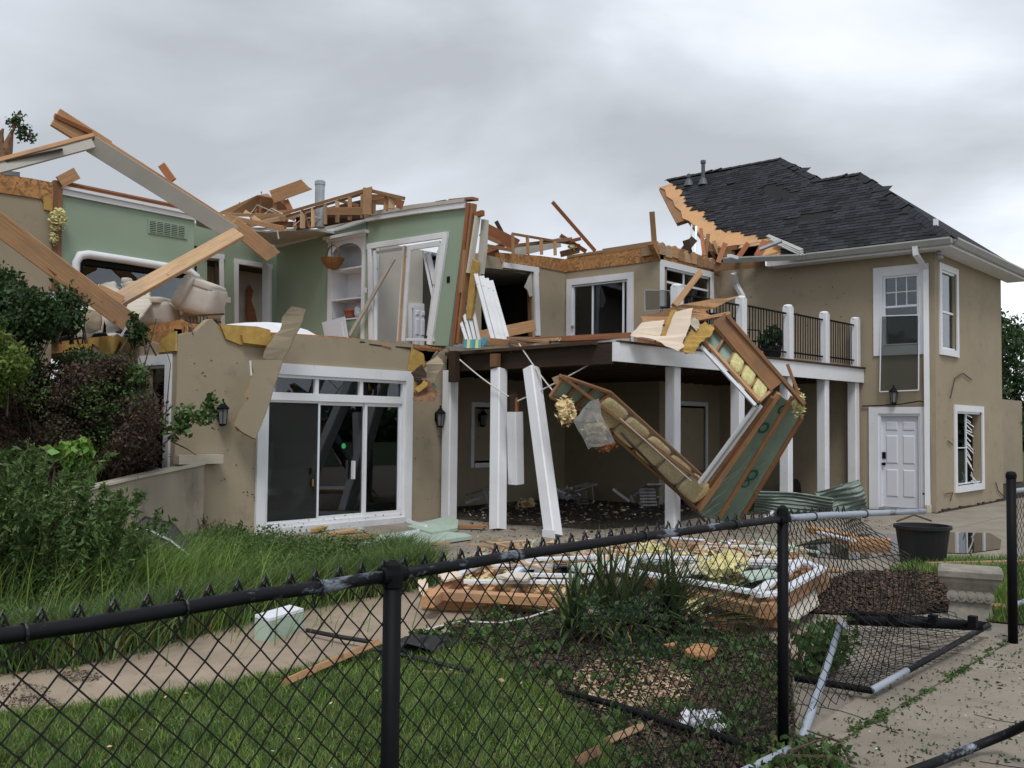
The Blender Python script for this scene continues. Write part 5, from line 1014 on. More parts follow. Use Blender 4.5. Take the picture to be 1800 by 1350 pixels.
# --- wall lanterns
def lantern(P, n, label, s=1.0):
    k0 = len(bpy.data.objects); P = V(P); n = V(n); t = T('wall_lantern', P, label, 'wall lamp', 'black lanterns on the stucco walls'); c = P+n*.14; u = n.cross(V((0, 0, 1)))
    mb = MB(); mb.prism([P+u*a+V((0, 0, b)) for a, b in ((-.06, -.05), (.06, -.05), (.06, .14), (0, .2), (-.06, .14))], n*.03); mb.build('wall_plate', 'black_metal', t)
    mb = MB(); mb.lathe(c+V((0, 0, .14)), [(.14, 0), (.145, .02), (.06, .10), (.05, .13), (.02, .14), (.018, .17), (.03, .19), (.005, .21)], 6); mb.tube([P+n*.02+V((0, 0, .1)), c+V((0, 0, .16))], .015, 6); mb.build('hood', 'black_metal', t)
    mb = MB(); mb.lathe(c, [(.075, -.16), (.105, .14)], 6); mb.build('lamp_pane', 'lamp_glass', t)
    for k in range(6):
        a = 2*math.pi*k/6; q = V((math.cos(a), math.sin(a), 0)); mb = MB(); mb.tube([c+q*.078+V((0, 0, -.16)), c+q*.108+V((0, 0, .14))], .009, 4); mb.build('bar', 'black_metal', t)
    mb = MB(); mb.lathe(c+V((0, 0, -.19)), [(.03, -.02), (.085, .0), (.085, .03), (.07, .03)], 6); mb.build('base', 'black_metal', t)
    t.scale = (.72, .72, .72)
a, b = WL.ab(385, 731); lantern(WL.P(a, b), (0, -1, 0), 'black lantern on the stucco left of the sliding door, touched by a green branch')
a, b = WL.ab(767, 737); lantern(WL.P(a, b), (0, -1, 0), 'black lantern on the stucco right of the sliding door')
a, b = R1.ab(1574, 698); lantern(R1.P(a, b), (-1, 0, 0), 'small black lantern above the white panel door')
a, b = W1.ab(843, 738); lantern(W1.P(a, b), (0, -1, 0), 'dim black lantern on the back wall in the shade of the terrace')
# --- things on the terrace
def chairx(name, p, rz, m, label, cat, group=None, s=1.0, tip=0.0, sub='seat'):
    t = T(name, V(p), label, cat, group); R_ = Matrix.Rotation(rz, 3, 'Z') @ Matrix.Rotation(tip, 3, 'X'); f = lambda x, y, z: V(p)+R_@V((x*s, y*s, z*s))
    for (x, y, h) in ((-.22, -.22, .45), (.22, -.22, .45), (-.22, .22, .9), (.22, .22, .9)): mb = MB(); mb.tube([f(x, y, 0), f(x*.95, y, h)], .014*s, 5); mb.build('leg', m, t)
    for k in range(6): bar('seat_slat', f(-.23, -.2+k*.08, .44), f(.23, -.2+k*.08, .44), .05*s, .012, m, t, nrm=R_@V((0, 0, 1)))
    for k in range(5): bar('back_slat', f(-.17+k*.085, .22, .5), f(-.17+k*.085, .23, .9), .03*s, .012, m, t, nrm=R_@V((0, 1, 0)))
    for x in (-.25, .25): mb = MB(); mb.tube([f(x, .22, .65), f(x, -.2, .65), f(x, -.22, .45)], .014*s, 5); mb.build('arm', m, t)
    bar('top_rail', f(-.23, .23, .9), f(.23, .23, .9), .04, .02, m, t)
    return t
chairx('patio_chair', (16.6, 9.6, 3.0), 2.2, 'black_metal', 'black metal patio chair behind the second railing bay of the terrace', 'chair')
chairx('patio_chair', (17.6, 9.3, 3.0), .9, 'black_metal', 'black metal patio chair behind the leafy plant on the terrace', 'chair')
chairx('patio_chair', (15.4, 9.7, 3.0), -.6, 'black_metal', 'black metal patio chair behind the first railing bay of the terrace', 'chair', tip=.4)
t = T('potted_plant', (18.0, 8.9, 3.0), 'dark leafy potted plant behind the third railing bay', 'plant')
mb = MB(); mb.lathe((18.0, 8.9, 3.0), [(.13, 0), (.17, .3), (.19, .3), (.19, .34)], 12); mb.build('pot', 'black_plastic', t); leaves('foliage', [((18.0, 8.9, 3.5), (.25, .25, .28), 160)], .11, 'leaf_dark', t)
# broken white chairs in the shade
for k, (p, rz, tp_) in enumerate(((onZ(830, 895), .4, 1.2), (onZ(1000, 888), 1.5, 1.4), (onZ(1125, 890), -.5, 1.3), (onZ(1155, 885), .8, .9), (onZ(1098, 884), 2.1, 1.7))):
    chairx('broken_chair', (p.x, p.y, .12), rz, 'debris', ['toppled slatted white chair in the shade just right of the corner post', 'toppled slatted white chair lying in the shade beside the askew post', 'toppled white chair leftmost in the heap left of the front terrace post', 'toppled white chair rightmost in the heap behind the front terrace post', 'toppled white chair at the back of the heap left of the front terrace post'][k], 'chair', 'broken white chairs under the terrace', .85, tp_)
for k in range(26):
    cx_, cy_ = random.choice(((835, 888), (1000, 882), (985, 880), (1120, 884), (1150, 880), (1105, 880), (1135, 878))); p = onZ(cx_+random.uniform(-22, 22), cy_+random.uniform(-2, 8)); a_n = random.uniform(0, 6.28)
    bar('chair_slat', p+V((0, 0, random.uniform(.02, .2))), p+V((.4*math.cos(a_n), .4*math.sin(a_n), random.uniform(.03, .4))), .06, .02, 'white_dirty', label='loose white slat of a broken chair in the shade under the terrace', cat='slat', group='white chair slats under the terrace')
p = onZ(925, 893); fluff('insulation_tuft', p+V((0, 0, .08)), (.2, .16, .12), 8, 'insul_tan', label='small yellow tuft of insulation on the shaded floor near the askew post', cat='insulation')
t = T('cooling_unit', (19.0, 10.9, 0), 'beige louvred cooling unit against the back wall under the terrace', 'cooling unit')
mb = MB(); mb.box((18.6, 10.7, 0), (19.4, 11.3, .75)); mb.build('cabinet', 'metal_green', t)
for k in range(8): mb = MB(); mb.box((18.65, 10.68, .08+k*.08), (19.35, 10.70, .11+k*.08)); mb.build('louver', 'debris', t)
t = T('hose_reel', (20.6, 9.7, .1), 'black hose reel on the floor by the shaded right wall', 'hose reel'); mb = MB(); mb.lathe((20.5, 9.7, .3), [(.28, -.12), (.28, -.1), (.12, -.1), (.12, .1), (.28, .1), (.28, .12)], 14, (0, 1, 0)); mb.build('reel', 'black_plastic', t)
for s_ in (-1, 1): bar('leg', (20.5, 9.7+.1*s_, 0), (20.5, 9.7+.1*s_, .3), .05, .04, 'black_metal', t)
# --- crumpled metal sheets by the door
def corrugated(name, c, ux, uy, nx, ny, m, crumple=.06, waves=9, **k):
    c = V(c); ux = V(ux); uy = V(uy); n = ux.cross(uy).normalized(); mb = MB(); ph = random.uniform(0, 6)
    for i in range(nx+1):
        for j in range(ny+1):
            u, v = i/nx-.5, j/ny-.5; h = .022*math.sin(v*waves*2*math.pi) + crumple*math.sin(3.1*u*2+ph)*math.cos(2.3*v*2+ph) + random.uniform(-.006, .006)
            mb.v.append(tuple(c+ux*u+uy*v+n*h))
    for i in range(nx):
        for j in range(ny): b = i*(ny+1)+j; mb.f.append((b, b+ny+1, b+ny+2, b+1))
    o = mb.build(name, m, smooth=False, **k); s = o.modifiers.new('thickness', 'SOLIDIFY'); s.thickness = .004; return o
p = onZ(1395, 915); corrugated('corrugated_sheet', p+V((0, 0, .3)), V((.9, -1.1, -.12)), V((-.1, -.05, .42)), 12, 36, 'metal_green', .08, 7, label='grey green corrugated metal sheet lying curled on the patio by the terrace posts', cat='metal sheet')
p = onZ(1480, 908); corrugated('corrugated_sheet', p+V((0, 0, .32)), V((.55, -.65, .25)), V((-.2, .1, .55)), 12, 36, 'metal_green', .12, 6, label='crumpled corrugated metal sheet standing up beside the white panel door', cat='metal sheet')
p = onZ(1503, 905); corrugated('corrugated_sheet', p+V((0, 0, .30)), V((.18, -.2, -.02)), V((-.25, .3, .62)), 6, 24, 'metal_green', .04, 4, label='narrow bent metal strip rising to a point by the white panel door', cat='metal sheet')
bar('bent_strip', onZ(1340, 925)+V((0, 0, .1)), onZ(1375, 905)+V((0, 0, .22)), .05, .02, 'vinyl', label='bright bent metal strip poking up left of the corrugated sheet', cat='strip')
# --- debris at the sliding door
def flat(name, pts, z0, th, m, **k):
    mb = MB(); mb.prism([onZ(x, y, z0+th) for x, y in pts], (0, 0, -th)); return mb.build(name, m, **k)
flat('green_panel', [(632, 955), (668, 940), (735, 930), (818, 937), (830, 942), (740, 955), (650, 965)], .02, .05, 'panel_green', label='long pale green panel with white edges flat on the patio', cat='panel')
flat('green_panel', [(750, 916), (795, 905), (806, 915), (804, 928), (760, 936), (715, 925)], .05, .05, 'panel_green', label='pale green panel leaning on the ground against the left corner post', cat='panel')
bar('white_strip', onZ(645, 966)+V((0, 0, .06)), onZ(735, 943)+V((0, 0, .08)), .06, .05, 'vinyl', label='white trim strip along the near edge of the long green panel', cat='trim'); bar('white_strip', onZ(716, 926)+V((0, 0, .1)), onZ(748, 937)+V((0, 0, .1)), .06, .04, 'vinyl', label='white trim strip between the two pale green panels', cat='trim')
k_ = 0
for (a, b, w_, m_, lb) in (((575, 945), (620, 938), .14, 'wood_pale', 'pale splintered board by the sill of the sliding door'), ((590, 950), (660, 948), .1, 'wood_brown', 'brown board on the ground in front of the sliding door'), ((610, 940), (636, 936), .08, 'stucco_raw', 'small white scrap in front of the middle door panel'), ((552, 938), (568, 934), .12, 'foam_board', 'yellow foam scrap against the door sill'), ((620, 958), (660, 955), .07, 'wood_dark', 'dark stick at the tip of the long green panel'), ((806, 930), (850, 932), .16, 'wood_brown', 'reddish board at the foot of the corner post'), ((700, 965), (790, 962), .03, 'wood_pale', 'thin pale stick on the patio below the green panels'), ((545, 952), (580, 960), .05, 'wood_brown', 'short stick in the grass edge by the door')):
    bar('wood_scrap', onZ(*a)+V((0, 0, .05)), onZ(*b)+V((0, 0, .06)), w_, .04, m_, nrm=(0, 0, 1), rough=True, label=lb, cat='scrap')
# --- the flattened wall panels on the patio
t = T('fallen_wall_panel', onZ(880, 1060), 'flattened timber wall panel with yellow insulation and a white frame, left of the yucca', 'wall panel')
def zb(name, a, b, z, w_, h, m, par, **k):  # board lying flat: ends from picture points at height z, w_ across, h tall
    return bar(name, onZ(*a, z), onZ(*b, z), h, w_, m, par, nrm=V((0, 0, 1)).cross(onZ(*b, z)-onZ(*a, z)), **k)
zb('plate', (745, 1060), (1010, 1072), .05, .14, .10, 'wood', t); zb('plate', (750, 1044), (1000, 1058), .16, .14, .09, 'wood', t); zb('plate', (752, 1058), (855, 985), .16, .12, .10, 'wood', t)
for k in range(6): zb('stud', (775+k*42, 1040+k*2.5), (850+k*34, 994+k*2), .17, .05, .09, 'wood_pale' if k % 2 else 'wood', t)
zb('plate', (835, 992), (1030, 1003), .15, .1, .1, 'wood', t)
for k in range(7): fluff('batt', onZ(838+k*22, 1020+k*1.5, .22), (.16, .12, .045), 6, 'insul', t)
for a, b in (((790, 1018), (860, 985)), ((860, 986), (1080, 978)), ((815, 1022), (1030, 1023)), ((1030, 1022), (1085, 980)), ((905, 1010), (1010, 1012)), ((900, 1010), (930, 990))): zb('white_frame', a, b, .26, .07, .035, 'vinyl', t)
mb = MB(); mb.prism([onZ(*p, .25) for p in ((905, 992), (1060, 986), (1020, 1012), (900, 1010))], (0, 0, -.01)); mb.build('pane', 'glass', t)
mb = MB(); mb.prism([onZ(*p, .12) for p in ((760, 1050), (850, 990), (1060, 985), (1020, 1060))], (0, 0, -.03)); mb.build('sheathing', 'wood_brown', t)
slabpx('foam_scrap', ragged([(735, 1020, 9.8), (748, 1018, 9.8), (760, 1050, 9.6), (745, 1062, 9.5), (738, 1040, 9.6)], 2), .03, 'stucco_pink', t)
t = T('fallen_wall_panel', onZ(1240, 1070), 'flattened timber wall panel topped by a white window frame, right of the yucca', 'wall panel')
zb('plate', (1190, 1040), (1345, 1075), .22, .14, .10, 'wood', t); zb('plate', (1345, 1075), (1445, 1008), .22, .12, .12, 'wood', t); zb('plate', (1180, 1052), (1330, 1088), .10, .14, .11, 'wood', t); zb('plate', (1355, 1090), (1448, 1022), .10, .12, .12, 'wood', t)
zb('plate', (1205, 1082), (1305, 1102), .04, .14, .09, 'wood_red', t); zb('plate', (1080, 1000), (1200, 1040), .2, .14, .1, 'wood', t)
for k in range(5): zb('stud', (1120+k*50, 1020+k*10), (1200+k*45, 985+k*6), .2, .05, .09, 'wood_pale', t)
for a, b in (((1085, 1000), (1330, 1042)), ((1330, 1042), (1405, 990)), ((1130, 978), (1405, 988)), ((1070, 1000), (1140, 975)), ((1370, 1042), (1445, 1000)), ((1330, 1046), (1372, 1042)), ((1405, 985), (1445, 1000))): zb('window_frame', a, b, .34, .09, .035, 'vinyl', t)
mb = MB(); mb.prism([onZ(*p, .33) for p in ((1140, 984), (1385, 992), (1320, 1034), (1105, 1000))], (0, 0, -.01)); mb.build('pane', 'glass', t)
mb = MB(); mb.prism([onZ(*p, .16) for p in ((1100, 1000), (1160, 975), (1420, 990), (1345, 1070), (1195, 1045))], (0, 0, -.03)); mb.build('sheathing', 'wood_brown', t)
fluff('batt', onZ(1265, 995, .42), (.32, .2, .12), 14, 'insul', t); fluff('batt', onZ(1215, 1068, .15), (.5, .2, .07), 12, 'insul', t); fluff('batt', onZ(1140, 975, .3), (.3, .15, .12), 9, 'insul', t)
for (pts, z, th, m_, nm, lb) in (([(1010, 975), (1120, 968), (1190, 975), (1060, 985)], .05, .04, 'vinyl', 'trim_board', 'white trim panel lying flat behind the fallen wall panels'), ([(1200, 962), (1290, 955), (1380, 963), (1300, 972)], .03, .05, 'concrete_pale', 'trim_board', 'pale board lying flat on the patio behind the fence mesh'), ([(1120, 985), (1010, 1000), (1000, 996), (1110, 980)], .3, .03, 'panel_green', 'green_panel', 'narrow green strip on the left fallen wall panel')): flat(nm, pts, z, th, m_, label=lb, cat='panel')
for a, b, z, w_, h, m_, lb in (((1425, 930), (1500, 945), .05, .16, .09, 'wood', 'orange board lying on the patio behind the far end of the fence rail'), ((1490, 952), (1565, 955), .05, .2, .14, 'wood', 'thick orange board lying across the wet patio'), ((1440, 936), (1500, 950), .16, .1, .03, 'vinyl', 'white strip lying beside the orange boards on the patio'), ((1630, 992), (1800, 988), .05, .08, .05, 'wood_pale', 'thin pale board on the grass strip at the right'), ((1380, 1000), (1480, 1002), .03, .08, .03, 'wood_pale', 'pale stick on the patio right of the fallen window frame'), ((1740, 1066), (1790, 1070), .03, .15, .05, 'wood', 'short orange board behind the stone planter')):
    zb('loose_board', a, b, z, w_, h, m_, None, label=lb, cat='board')
flat('osb_scrap', ragged([(1203, 1142), (1225, 1130), (1262, 1138), (1250, 1152), (1215, 1150)], 2), .06, .03, 'osb', label='orange chipboard scrap on the mulch right of the yucca', cat='scrap'); flat('osb_scrap', ragged([(1165, 1132), (1190, 1127), (1188, 1137)], 1), .06, .02, 'osb', label='tiny orange chipboard scrap beside the larger scrap on the mulch', cat='scrap')
mb = MB(); mb.tube([onZ(745, 1108, .02), onZ(775, 1100, .03), onZ(810, 1092, .05), onZ(880, 1095, .04), onZ(930, 1085, .1), onZ(975, 1070, .15)], .008, 5); mb.build('white_wire', 'wire_white', label='loose white wire curling out from the left fallen wall panel', cat='wire')
# small things on and by the walkway
t = T('plastic_box', onZ(505, 1115), 'small pale green and white box lying at the walkway edge', 'box'); B0 = onZ(473, 1128); B1 = onZ(533, 1108); d_ = (B1-B0).normalized(); s_ = V((-d_.y, d_.x, 0))
mb = MB(); mb.box8([B0, B1, B1+s_*.14, B0+s_*.14, B0+V((0, 0, .15)), B1+V((0, 0, .15)), B1+s_*.14+V((0, 0, .17)), B0+s_*.14+V((0, 0, .17))]); mb.build('body', 'panel_green', t)
mb = MB(); mb.box8([B0+V((0, 0, .155)), B1+V((0, 0, .155)), B1+s_*.14+V((0, 0, .175)), B0+s_*.14+V((0, 0, .175)), B0+V((0, 0, .18)), B1+V((0, 0, .18)), B1+s_*.14+V((0, 0, .20)), B0+s_*.14+V((0, 0, .20))]); mb.build('lid', 'vinyl', t)
bar('broken_stud', onZ(500, 1200, .04), onZ(662, 1130, .09), .05, .07, 'wood', rough=True, label='long splintered orange stick lying from the lawn onto the walkway', cat='stick')
bar('white_strip', onZ(398, 1053, .15), onZ(450, 1030, .2), .05, .03, 'vinyl', label='white strip caught in the tall grass behind the fence rail', cat='strip')
bar('firewood', onZ(1010, 1342, .05), onZ(1050, 1320, .07), .05, .045, 'bark_torn', label='bark covered piece of wood on the lawn at the bottom edge', cat='wood piece'); bar('firewood', onZ(1068, 1302, .05), onZ(1128, 1277, .06), .04, .035, 'wood_pale', label='pale split stick on the bed edge near the bottom', cat='wood piece')
bar('twig', onZ(735, 1180, .02), onZ(830, 1184, .02), .015, .015, 'wood_pale', label='thin pale twig on the lawn right of the front fence post', cat='twig')
def crumple(name, c, r, m, n=9, flatn=.5, **k):
    bm = bmesh.new(); bmesh.ops.create_icosphere(bm, subdivisions=3, radius=1); 
    for v in bm.verts:
        f = 1+.35*math.sin(v.co.x*7+v.co.y*5)+.25*math.sin(v.co.z*9+v.co.x*11)+random.uniform(-.12, .12); v.co = V((v.co.x*r[0]*f, v.co.y*r[1]*f, max(-.3, v.co.z)*r[2]*f))
    me = bpy.data.meshes.new(name); bm.to_mesh(me); bm.free(); me.materials.append(MATS[m]); return link(name, me, Matrix.Translation(V(c)), **k)
p_ = onZ(1243, 1272, .05); leaves('paper_scraps', [((p_.x+random.uniform(-.12, .12), p_.y+random.uniform(-.12, .12), random.uniform(.05, .1)), (.05, .05, .03), 22) for k in range(9)], .035, 'cloth_white', shape=1.3, kind='stuff', label='heap of shredded white paper on the dark mulch inside the fence', cat='paper')
crumple('black_cloth', onZ(740, 1140, .03), (.35, .16, .07), 'black_plastic', label='crumpled black cloth on the walkway just right of the front fence post', cat='cloth')
mb = MB(); mb.tube([onZ(540, 1108, .05), onZ(600, 1120, .06), onZ(650, 1128, .05), onZ(700, 1150, .04), onZ(830, 1180, .05)], .02, 6); mb.build('black_hose', 'black_plastic', label='black edging hose running beside the walkway toward the lawn', cat='hose')
# toppled garden chair in the weeds
t = T('garden_chair', onZ(255, 1010), 'toppled dark fabric garden chair half hidden in the tall grass by the retaining wall', 'chair'); p = onZ(255, 1005)
mb = MB(); mb.tube([p+V(v) for v in ((-.15, .35, .0), (-.1, .2, .42), (.0, .1, .5), (.25, -.1, .34), (.45, -.35, .1), (.3, -.5, .05))], .018, 6); mb.build('frame', 'galv', t)
mb = MB(); mb.prism([p+V(v) for v in ((-.1, .3, .4), (.12, .25, .58), (.35, .0, .5), (.5, -.3, .15), (.3, -.4, .05), (.1, -.1, .25))], (.05, .1, .02)); mb.build('fabric', 'black_plastic', t)
# black tub and stone planter
t = T('plastic_tub', onZ(1622, 992), 'large black plastic nursery tub standing on the grass strip', 'tub'); p = onZ(1622, 990); r1 = 94/2*((p-C0).dot(fw))/1700
mb = MB(); mb.lathe(p, [(r1*.78, 0), (r1*.95, r1*1.28), (r1*1.03, r1*1.3), (r1*1.03, r1*1.42), (r1*.93, r1*1.42), (r1*.90, r1*1.2), (r1*.72, .05), (.01, .05)], 24); mb.build('body', 'black_plastic', t, smooth=False)
mb = MB(); mb.tube([p+V((-.05, r1*.9, r1*1.5)), p+V((.1, r1*.4, r1*1.75)), p+V((.15, -r1*.2, r1*1.55))], .012, 5); mb.build('twig', 'bark', t)
t = T('stone_planter', onZ(1700, 1092), 'carved grey stone garden planter with flared rim by the fallen gate', 'planter'); p = onZ(1708, 1085); r1 = .30
q0, q1 = onZ(1665, 1085), onZ(1748, 1092); 
d_ = (q1-q0).normalized(); s_ = V((-d_.y, d_.x, 0)); L_ = (q1-q0).length
def ring(z, g): return [q0-d_*g-s_*g+V((0, 0, z)), q1+d_*g-s_*g+V((0, 0, z)), q1+d_*g+s_*(.28+g)+V((0, 0, z)), q0-d_*g+s_*(.28+g)+V((0, 0, z))]
mb = MB(); prof = [(0, .0), (.05, -.01), (.14, -.03), (.25, -.01), (.33, .04), (.36, .05), (.38, .07), (.43, .075), (.45, .05)]; base = 0
for z, g in prof: mb.v += [tuple(v) for v in ring(z, g)]
for i in range(len(prof)-1):
    for k in range(4): mb.f.append((i*4+k, i*4+(k+1) % 4, i*4+4+(k+1) % 4, i*4+4+k))
mb.f.append((3, 2, 1, 0)); mb.f.append(tuple((len(prof)-1)*4+k for k in range(4))); mb.build('body', 'stone', t)
for k in range(5): c = q0.lerp(q1, .12+.19*k)-s_*.0+V((0, 0, .2)); mb = MB(); mb.lathe(c+s_*.012, [(.055, 0), (.05, .025), (.02, .03), (.015, .045)], 8, tuple(-s_)); mb.build('carved_rosette', 'stone', t)
# ================================================================== fences
def net(name, S, nu, nv, r, parent, seg=3, m='wire', jit=0.0, **k):
    """woven diamond net; S(i, j) gives the place of grid node i along, j up; wires zigzag between neighbours and hook together"""
    V_ = []; Fc = []
    for i in range(nu):
        pts = []
        for j in range(nv+1):
            ii = i + ((j+i) % 2); p, n = S(ii, j); off = .5*r*2*(1 if (j % 2) else -1); pts.append(np.array(p)+np.array(n)*off)
        pts = np.array(pts); b = len(V_)
        d = pts[1]-pts[0]
        for j, p in enumerate(pts):
            dd = pts[min(j+1, nv)]-pts[max(j-1, 0)]; dd = dd/(np.linalg.norm(dd)+1e-9); a = np.cross(dd, (0.31, .9, .1)); a /= np.linalg.norm(a)+1e-9; c = np.cross(dd, a)
            for q in range(4):
                t_ = q*math.pi/2; V_.append(p+(a*math.cos(t_)+c*math.sin(t_))*r)
        for j in range(nv):
            for q in range(4): q2 = (q+1) % 4; Fc += [b+j*4+q, b+j*4+q2, b+(j+1)*4+q2, b+(j+1)*4+q]
    return npmesh(name, np.array(V_), Fc, 4, m, parent, **k)
YF = 2.32
fn = T('chain_link_fence', (2.08, YF, 0), 'black chain link fence crossing the foreground, its rail chipped and drooping at the right end', 'fence')
RP = [(-130, 1143), (0, 1118), (150, 1098), (300, 1073), (440, 1048), (560, 1032), (690, 1010), (800, 994), (900, 977), (1000, 962), (1100, 947), (1200, 934), (1300, 921), (1375, 912), (1450, 906), (1540, 902), (1624, 899)]
RPT = [onY(x, y, YF) for x, y in RP]
rx = [p.x for p in RPT]; rz_ = [p.z for p in RPT]
def rail_z(x): return float(np.interp(x, rx, rz_))
seg1 = [p for p in RPT if p.x < 5.0]; 
mb = MB(); mb.tube(RPT[:7]+[onY(688, 1010, YF)], .0195, 14); mb.build('top_rail', 'black_rail', fn, smooth=True)
mb = MB(); mb.tube(RPT[6:14], .0195, 14); mb.build('top_rail', 'black_rail', fn, smooth=True); mb = MB(); mb.tube(RPT[13:], .0195, 14); mb.build('top_rail', 'peeled', fn, smooth=True)
for (px, zt_) in ((690, 1.255), (1376, 1.275)):
    x = onY(px, 1010 if px < 900 else 912, YF).x; ps = MB(); ps.tube([(x, YF+.0, -.1), (x, YF, zt_-.03)], .029, 16); po = ps.build('post', 'black_metal', fn, smooth=True)
    c = MB(); c.lathe((x, YF, zt_-.05), [(.033, 0), (.033, .04), (.028, .07), (.010, .085)], 14); c.tube([(x-.05, YF, rail_z(x)), (x+.05, YF, rail_z(x))], .026, 14); c.build('post_cap', 'black_metal', po, smooth=False)
xa, xb_ = .2, 4.86; a_ = .044; nu = int((xb_-xa)/a_); nv = 28
def S1(i, j):
    x = xa+i*a_; zt = rail_z(x)+.022; b = -.0; z = b+(zt-b)*(j/nv); y = YF+.026+.008*math.sin(x*3+z*2); return (x+.006*math.sin(z*9+x*5), y, z), (0, 1, 0)
net('mesh', S1, nu, nv, .0033, fn)
# slack end of the net, pulled down towards the fallen gate
nu2 = 46
def S2(i, j):
    u = i/nu2; v = 1-j/nv; top = V((4.86+1.0*u, YF+.026, rail_z(4.86+1.0*u)+.02)); bot = V((4.86+4.1*u**1.15, YF+.026+.25*u, .03+.05*math.sin(u*9)))
    end = V((.0, 0, 0)); s = v**(1.0+.25*u); p = top.lerp(bot, s); p.z -= .05*u*math.sin(math.pi*v); p.x += .12*u*math.sin(v*5); p.y += .05*math.sin(v*11+u*7)*u
    return tuple(p), (0, 1, 0)
net('slack_mesh', S2, nu2, nv, .0030, fn, label='slack torn end of the mesh sagging to the ground')
for i in range(1, int((5.75-xa)/a_/2)):   # knuckles: a twisted loop at each top node
    x = xa+i*2*a_+a_*0; 
    if x > 5.8: break
    z = rail_z(x)+.018; y = YF+.024; mb = MB(); mb.tube([(x-.020, y, z-.012), (x-.010, y-.006, z+.014), (x, y, z+.030), (x+.012, y+.006, z+.016), (x+.006, y+.008, z-.002), (x-.007, y+.004, z+.008), (x+.004, y-.004, z+.024), (x+.020, y-.004, z-.014)], .0036, 5); mb.build('mesh_knuckle', 'wire', fn)
for px in (45, 325, 560, 905, 1130, 1290, 1430, 1520):
    p = onY(px, 1000, YF); x = p.x; z = rail_z(x); mb = MB(); mb.tube([(x, YF+.024*math.sin(a), z+.024*math.cos(a)) for a in np.linspace(0, 2*math.pi, 13)], .0035, 5); mb.tube([(x, YF+.028, z-.02), (x+.012, YF+.03, z-.06)], .003, 5); mb.build('tie_wire', 'wire', fn)
# right hand fence stub
f2 = T('chain_link_fence', (8.65, 2.17, 0), 'black chain link fence stub with a thick end post at the right edge', 'fence')
mb = MB(); mb.tube([(8.62, 2.17, -.05), (8.62, 2.17, 1.34)], .038, 16); p_ = mb.build('post', 'black_metal', f2, smooth=True); mb = MB(); mb.lathe((8.62, 2.17, 1.33), [(.042, 0), (.042, .03), (.03, .05), (.005, .055)], 14); mb.build('post_cap', 'black_metal', p_)
mb = MB(); mb.tube([(8.62, 2.17, 1.22), (11.5, 2.0, 1.22)], .02, 12); mb.build('top_rail', 'peeled', f2, smooth=True); mb = MB(); mb.tube([(8.62, 2.17, .3), (8.8, 2.16, .3), (11.5, 2.0, .28)], .02, 12); mb.build('bottom_rail', 'peeled', f2, smooth=True)
net('mesh', lambda i, j: ((8.7+i*.04, 2.2-i*.0025, .04+j*.04), (0, 1, 0)), 60, 29, .0025, f2)
# fallen gate
g = T('fallen_gate', onZ(1600, 1150), 'fallen black chain link gate lying flat on the concrete by the stone planter', 'gate')
G = dict(a=(1398, 1192), b=(1532, 1214), c=(1738, 1112), d=(1490, 1098))
gp = {k: onZ(*v, .06) for k, v in G.items()}
gz = V((0, 0, .0)); gp['d'].z += .10; gp['c'].z += .06; gp['d2'] = onZ(1486, 1092, .22)
for (u, v, m_, r) in (('a', 'b', 'black_metal', .022), ('b', 'c', 'black_rail', .022), ('c', 'd', 'black_metal', .026)): mb = MB(); mb.tube([gp[u], gp[v]], r, 12); mb.build('frame_tube', m_, g, smooth=True)
mb = MB(); mb.tube([gp['b'], gp['b'].lerp(gp['c'], .25)], .024, 12); mb.build('frame_tube', 'peeled', g, smooth=True)
mb = MB(); mb.tube([onZ(1490, 1090, .22), onZ(1725, 1100, .2)], .038, 12); mb.build('gate_post', 'black_metal', g, smooth=True)
for k in range(4): p = onZ(1500+k*70, 1088+k*2, .24); mb = MB(); mb.box(p-V((.03, .03, .04)), p+V((.03, .03, .05))); mb.build('hinge', 'black_metal', g)
mb = MB(); mb.lathe(onZ(1735, 1102, .1), [(.001, -.035), (.03, -.025), (.042, 0), (.03, .025), (.001, .035)], 10); mb.build('end_cap', 'galv', g, smooth=True)
def SG(i, j):
    u = i/40; v = j/30; A_ = gp['a'].lerp(gp['b'], 1); p0 = gp['b'].lerp(gp['c'], u); q0_ = gp['a'].lerp(gp['d'], u*1.0); p = p0.lerp(q0_, v); p = p+V((0, 0, -.02+.02*math.sin(u*8+v*5))); 
    if v < .03: p = p+(gp['b']-gp['a']).normalized()*.03
    return tuple(p), (0, 0, 1)
net('mesh', SG, 40, 30, .0024, g)
mb = MB(); a = onZ(1477, 1102, .35); b = onZ(1404, 1316, .03); mb.tube([onZ(1482, 1098, .38), a, a.lerp(b, .5), b], .024, 12); mb.build('loose_pipe', 'peeled', smooth=True, label='peeling grey pipe leaning from the fallen gate down to the fence post', cat='pipe')
mb = MB(); mb.tube([onZ(1395, 1315, .05), onZ(1370, 1328, .05), onZ(1300, 1362, .05)], .026, 12); mb.build('loose_pipe', 'peeled', smooth=True, label='short grey pipe on the ground at the foot of the second fence post', cat='pipe')
mb = MB(); mb.tube([onZ(980, 1213, .05), onZ(1040, 1228, .07), onZ(1085, 1240, .07), onZ(1100, 1246, .05), onZ(1150, 1262, .06), onZ(1215, 1283, .06)], [.012, .018, .02, .024, .022, .02], 10); mb.build('loose_pipe', 'black_metal', smooth=True, label='black pipe lying along the lawn edge inside the fence', cat='pipe')
mb = MB(); mb.tube([onZ(1252, 1290, .05), onZ(1300, 1308, .06), onZ(1352, 1322, .05)], .022, 10); mb.build('loose_pipe', 'black_metal', smooth=True, label='short black pipe in the mulch left of the second fence post', cat='pipe')
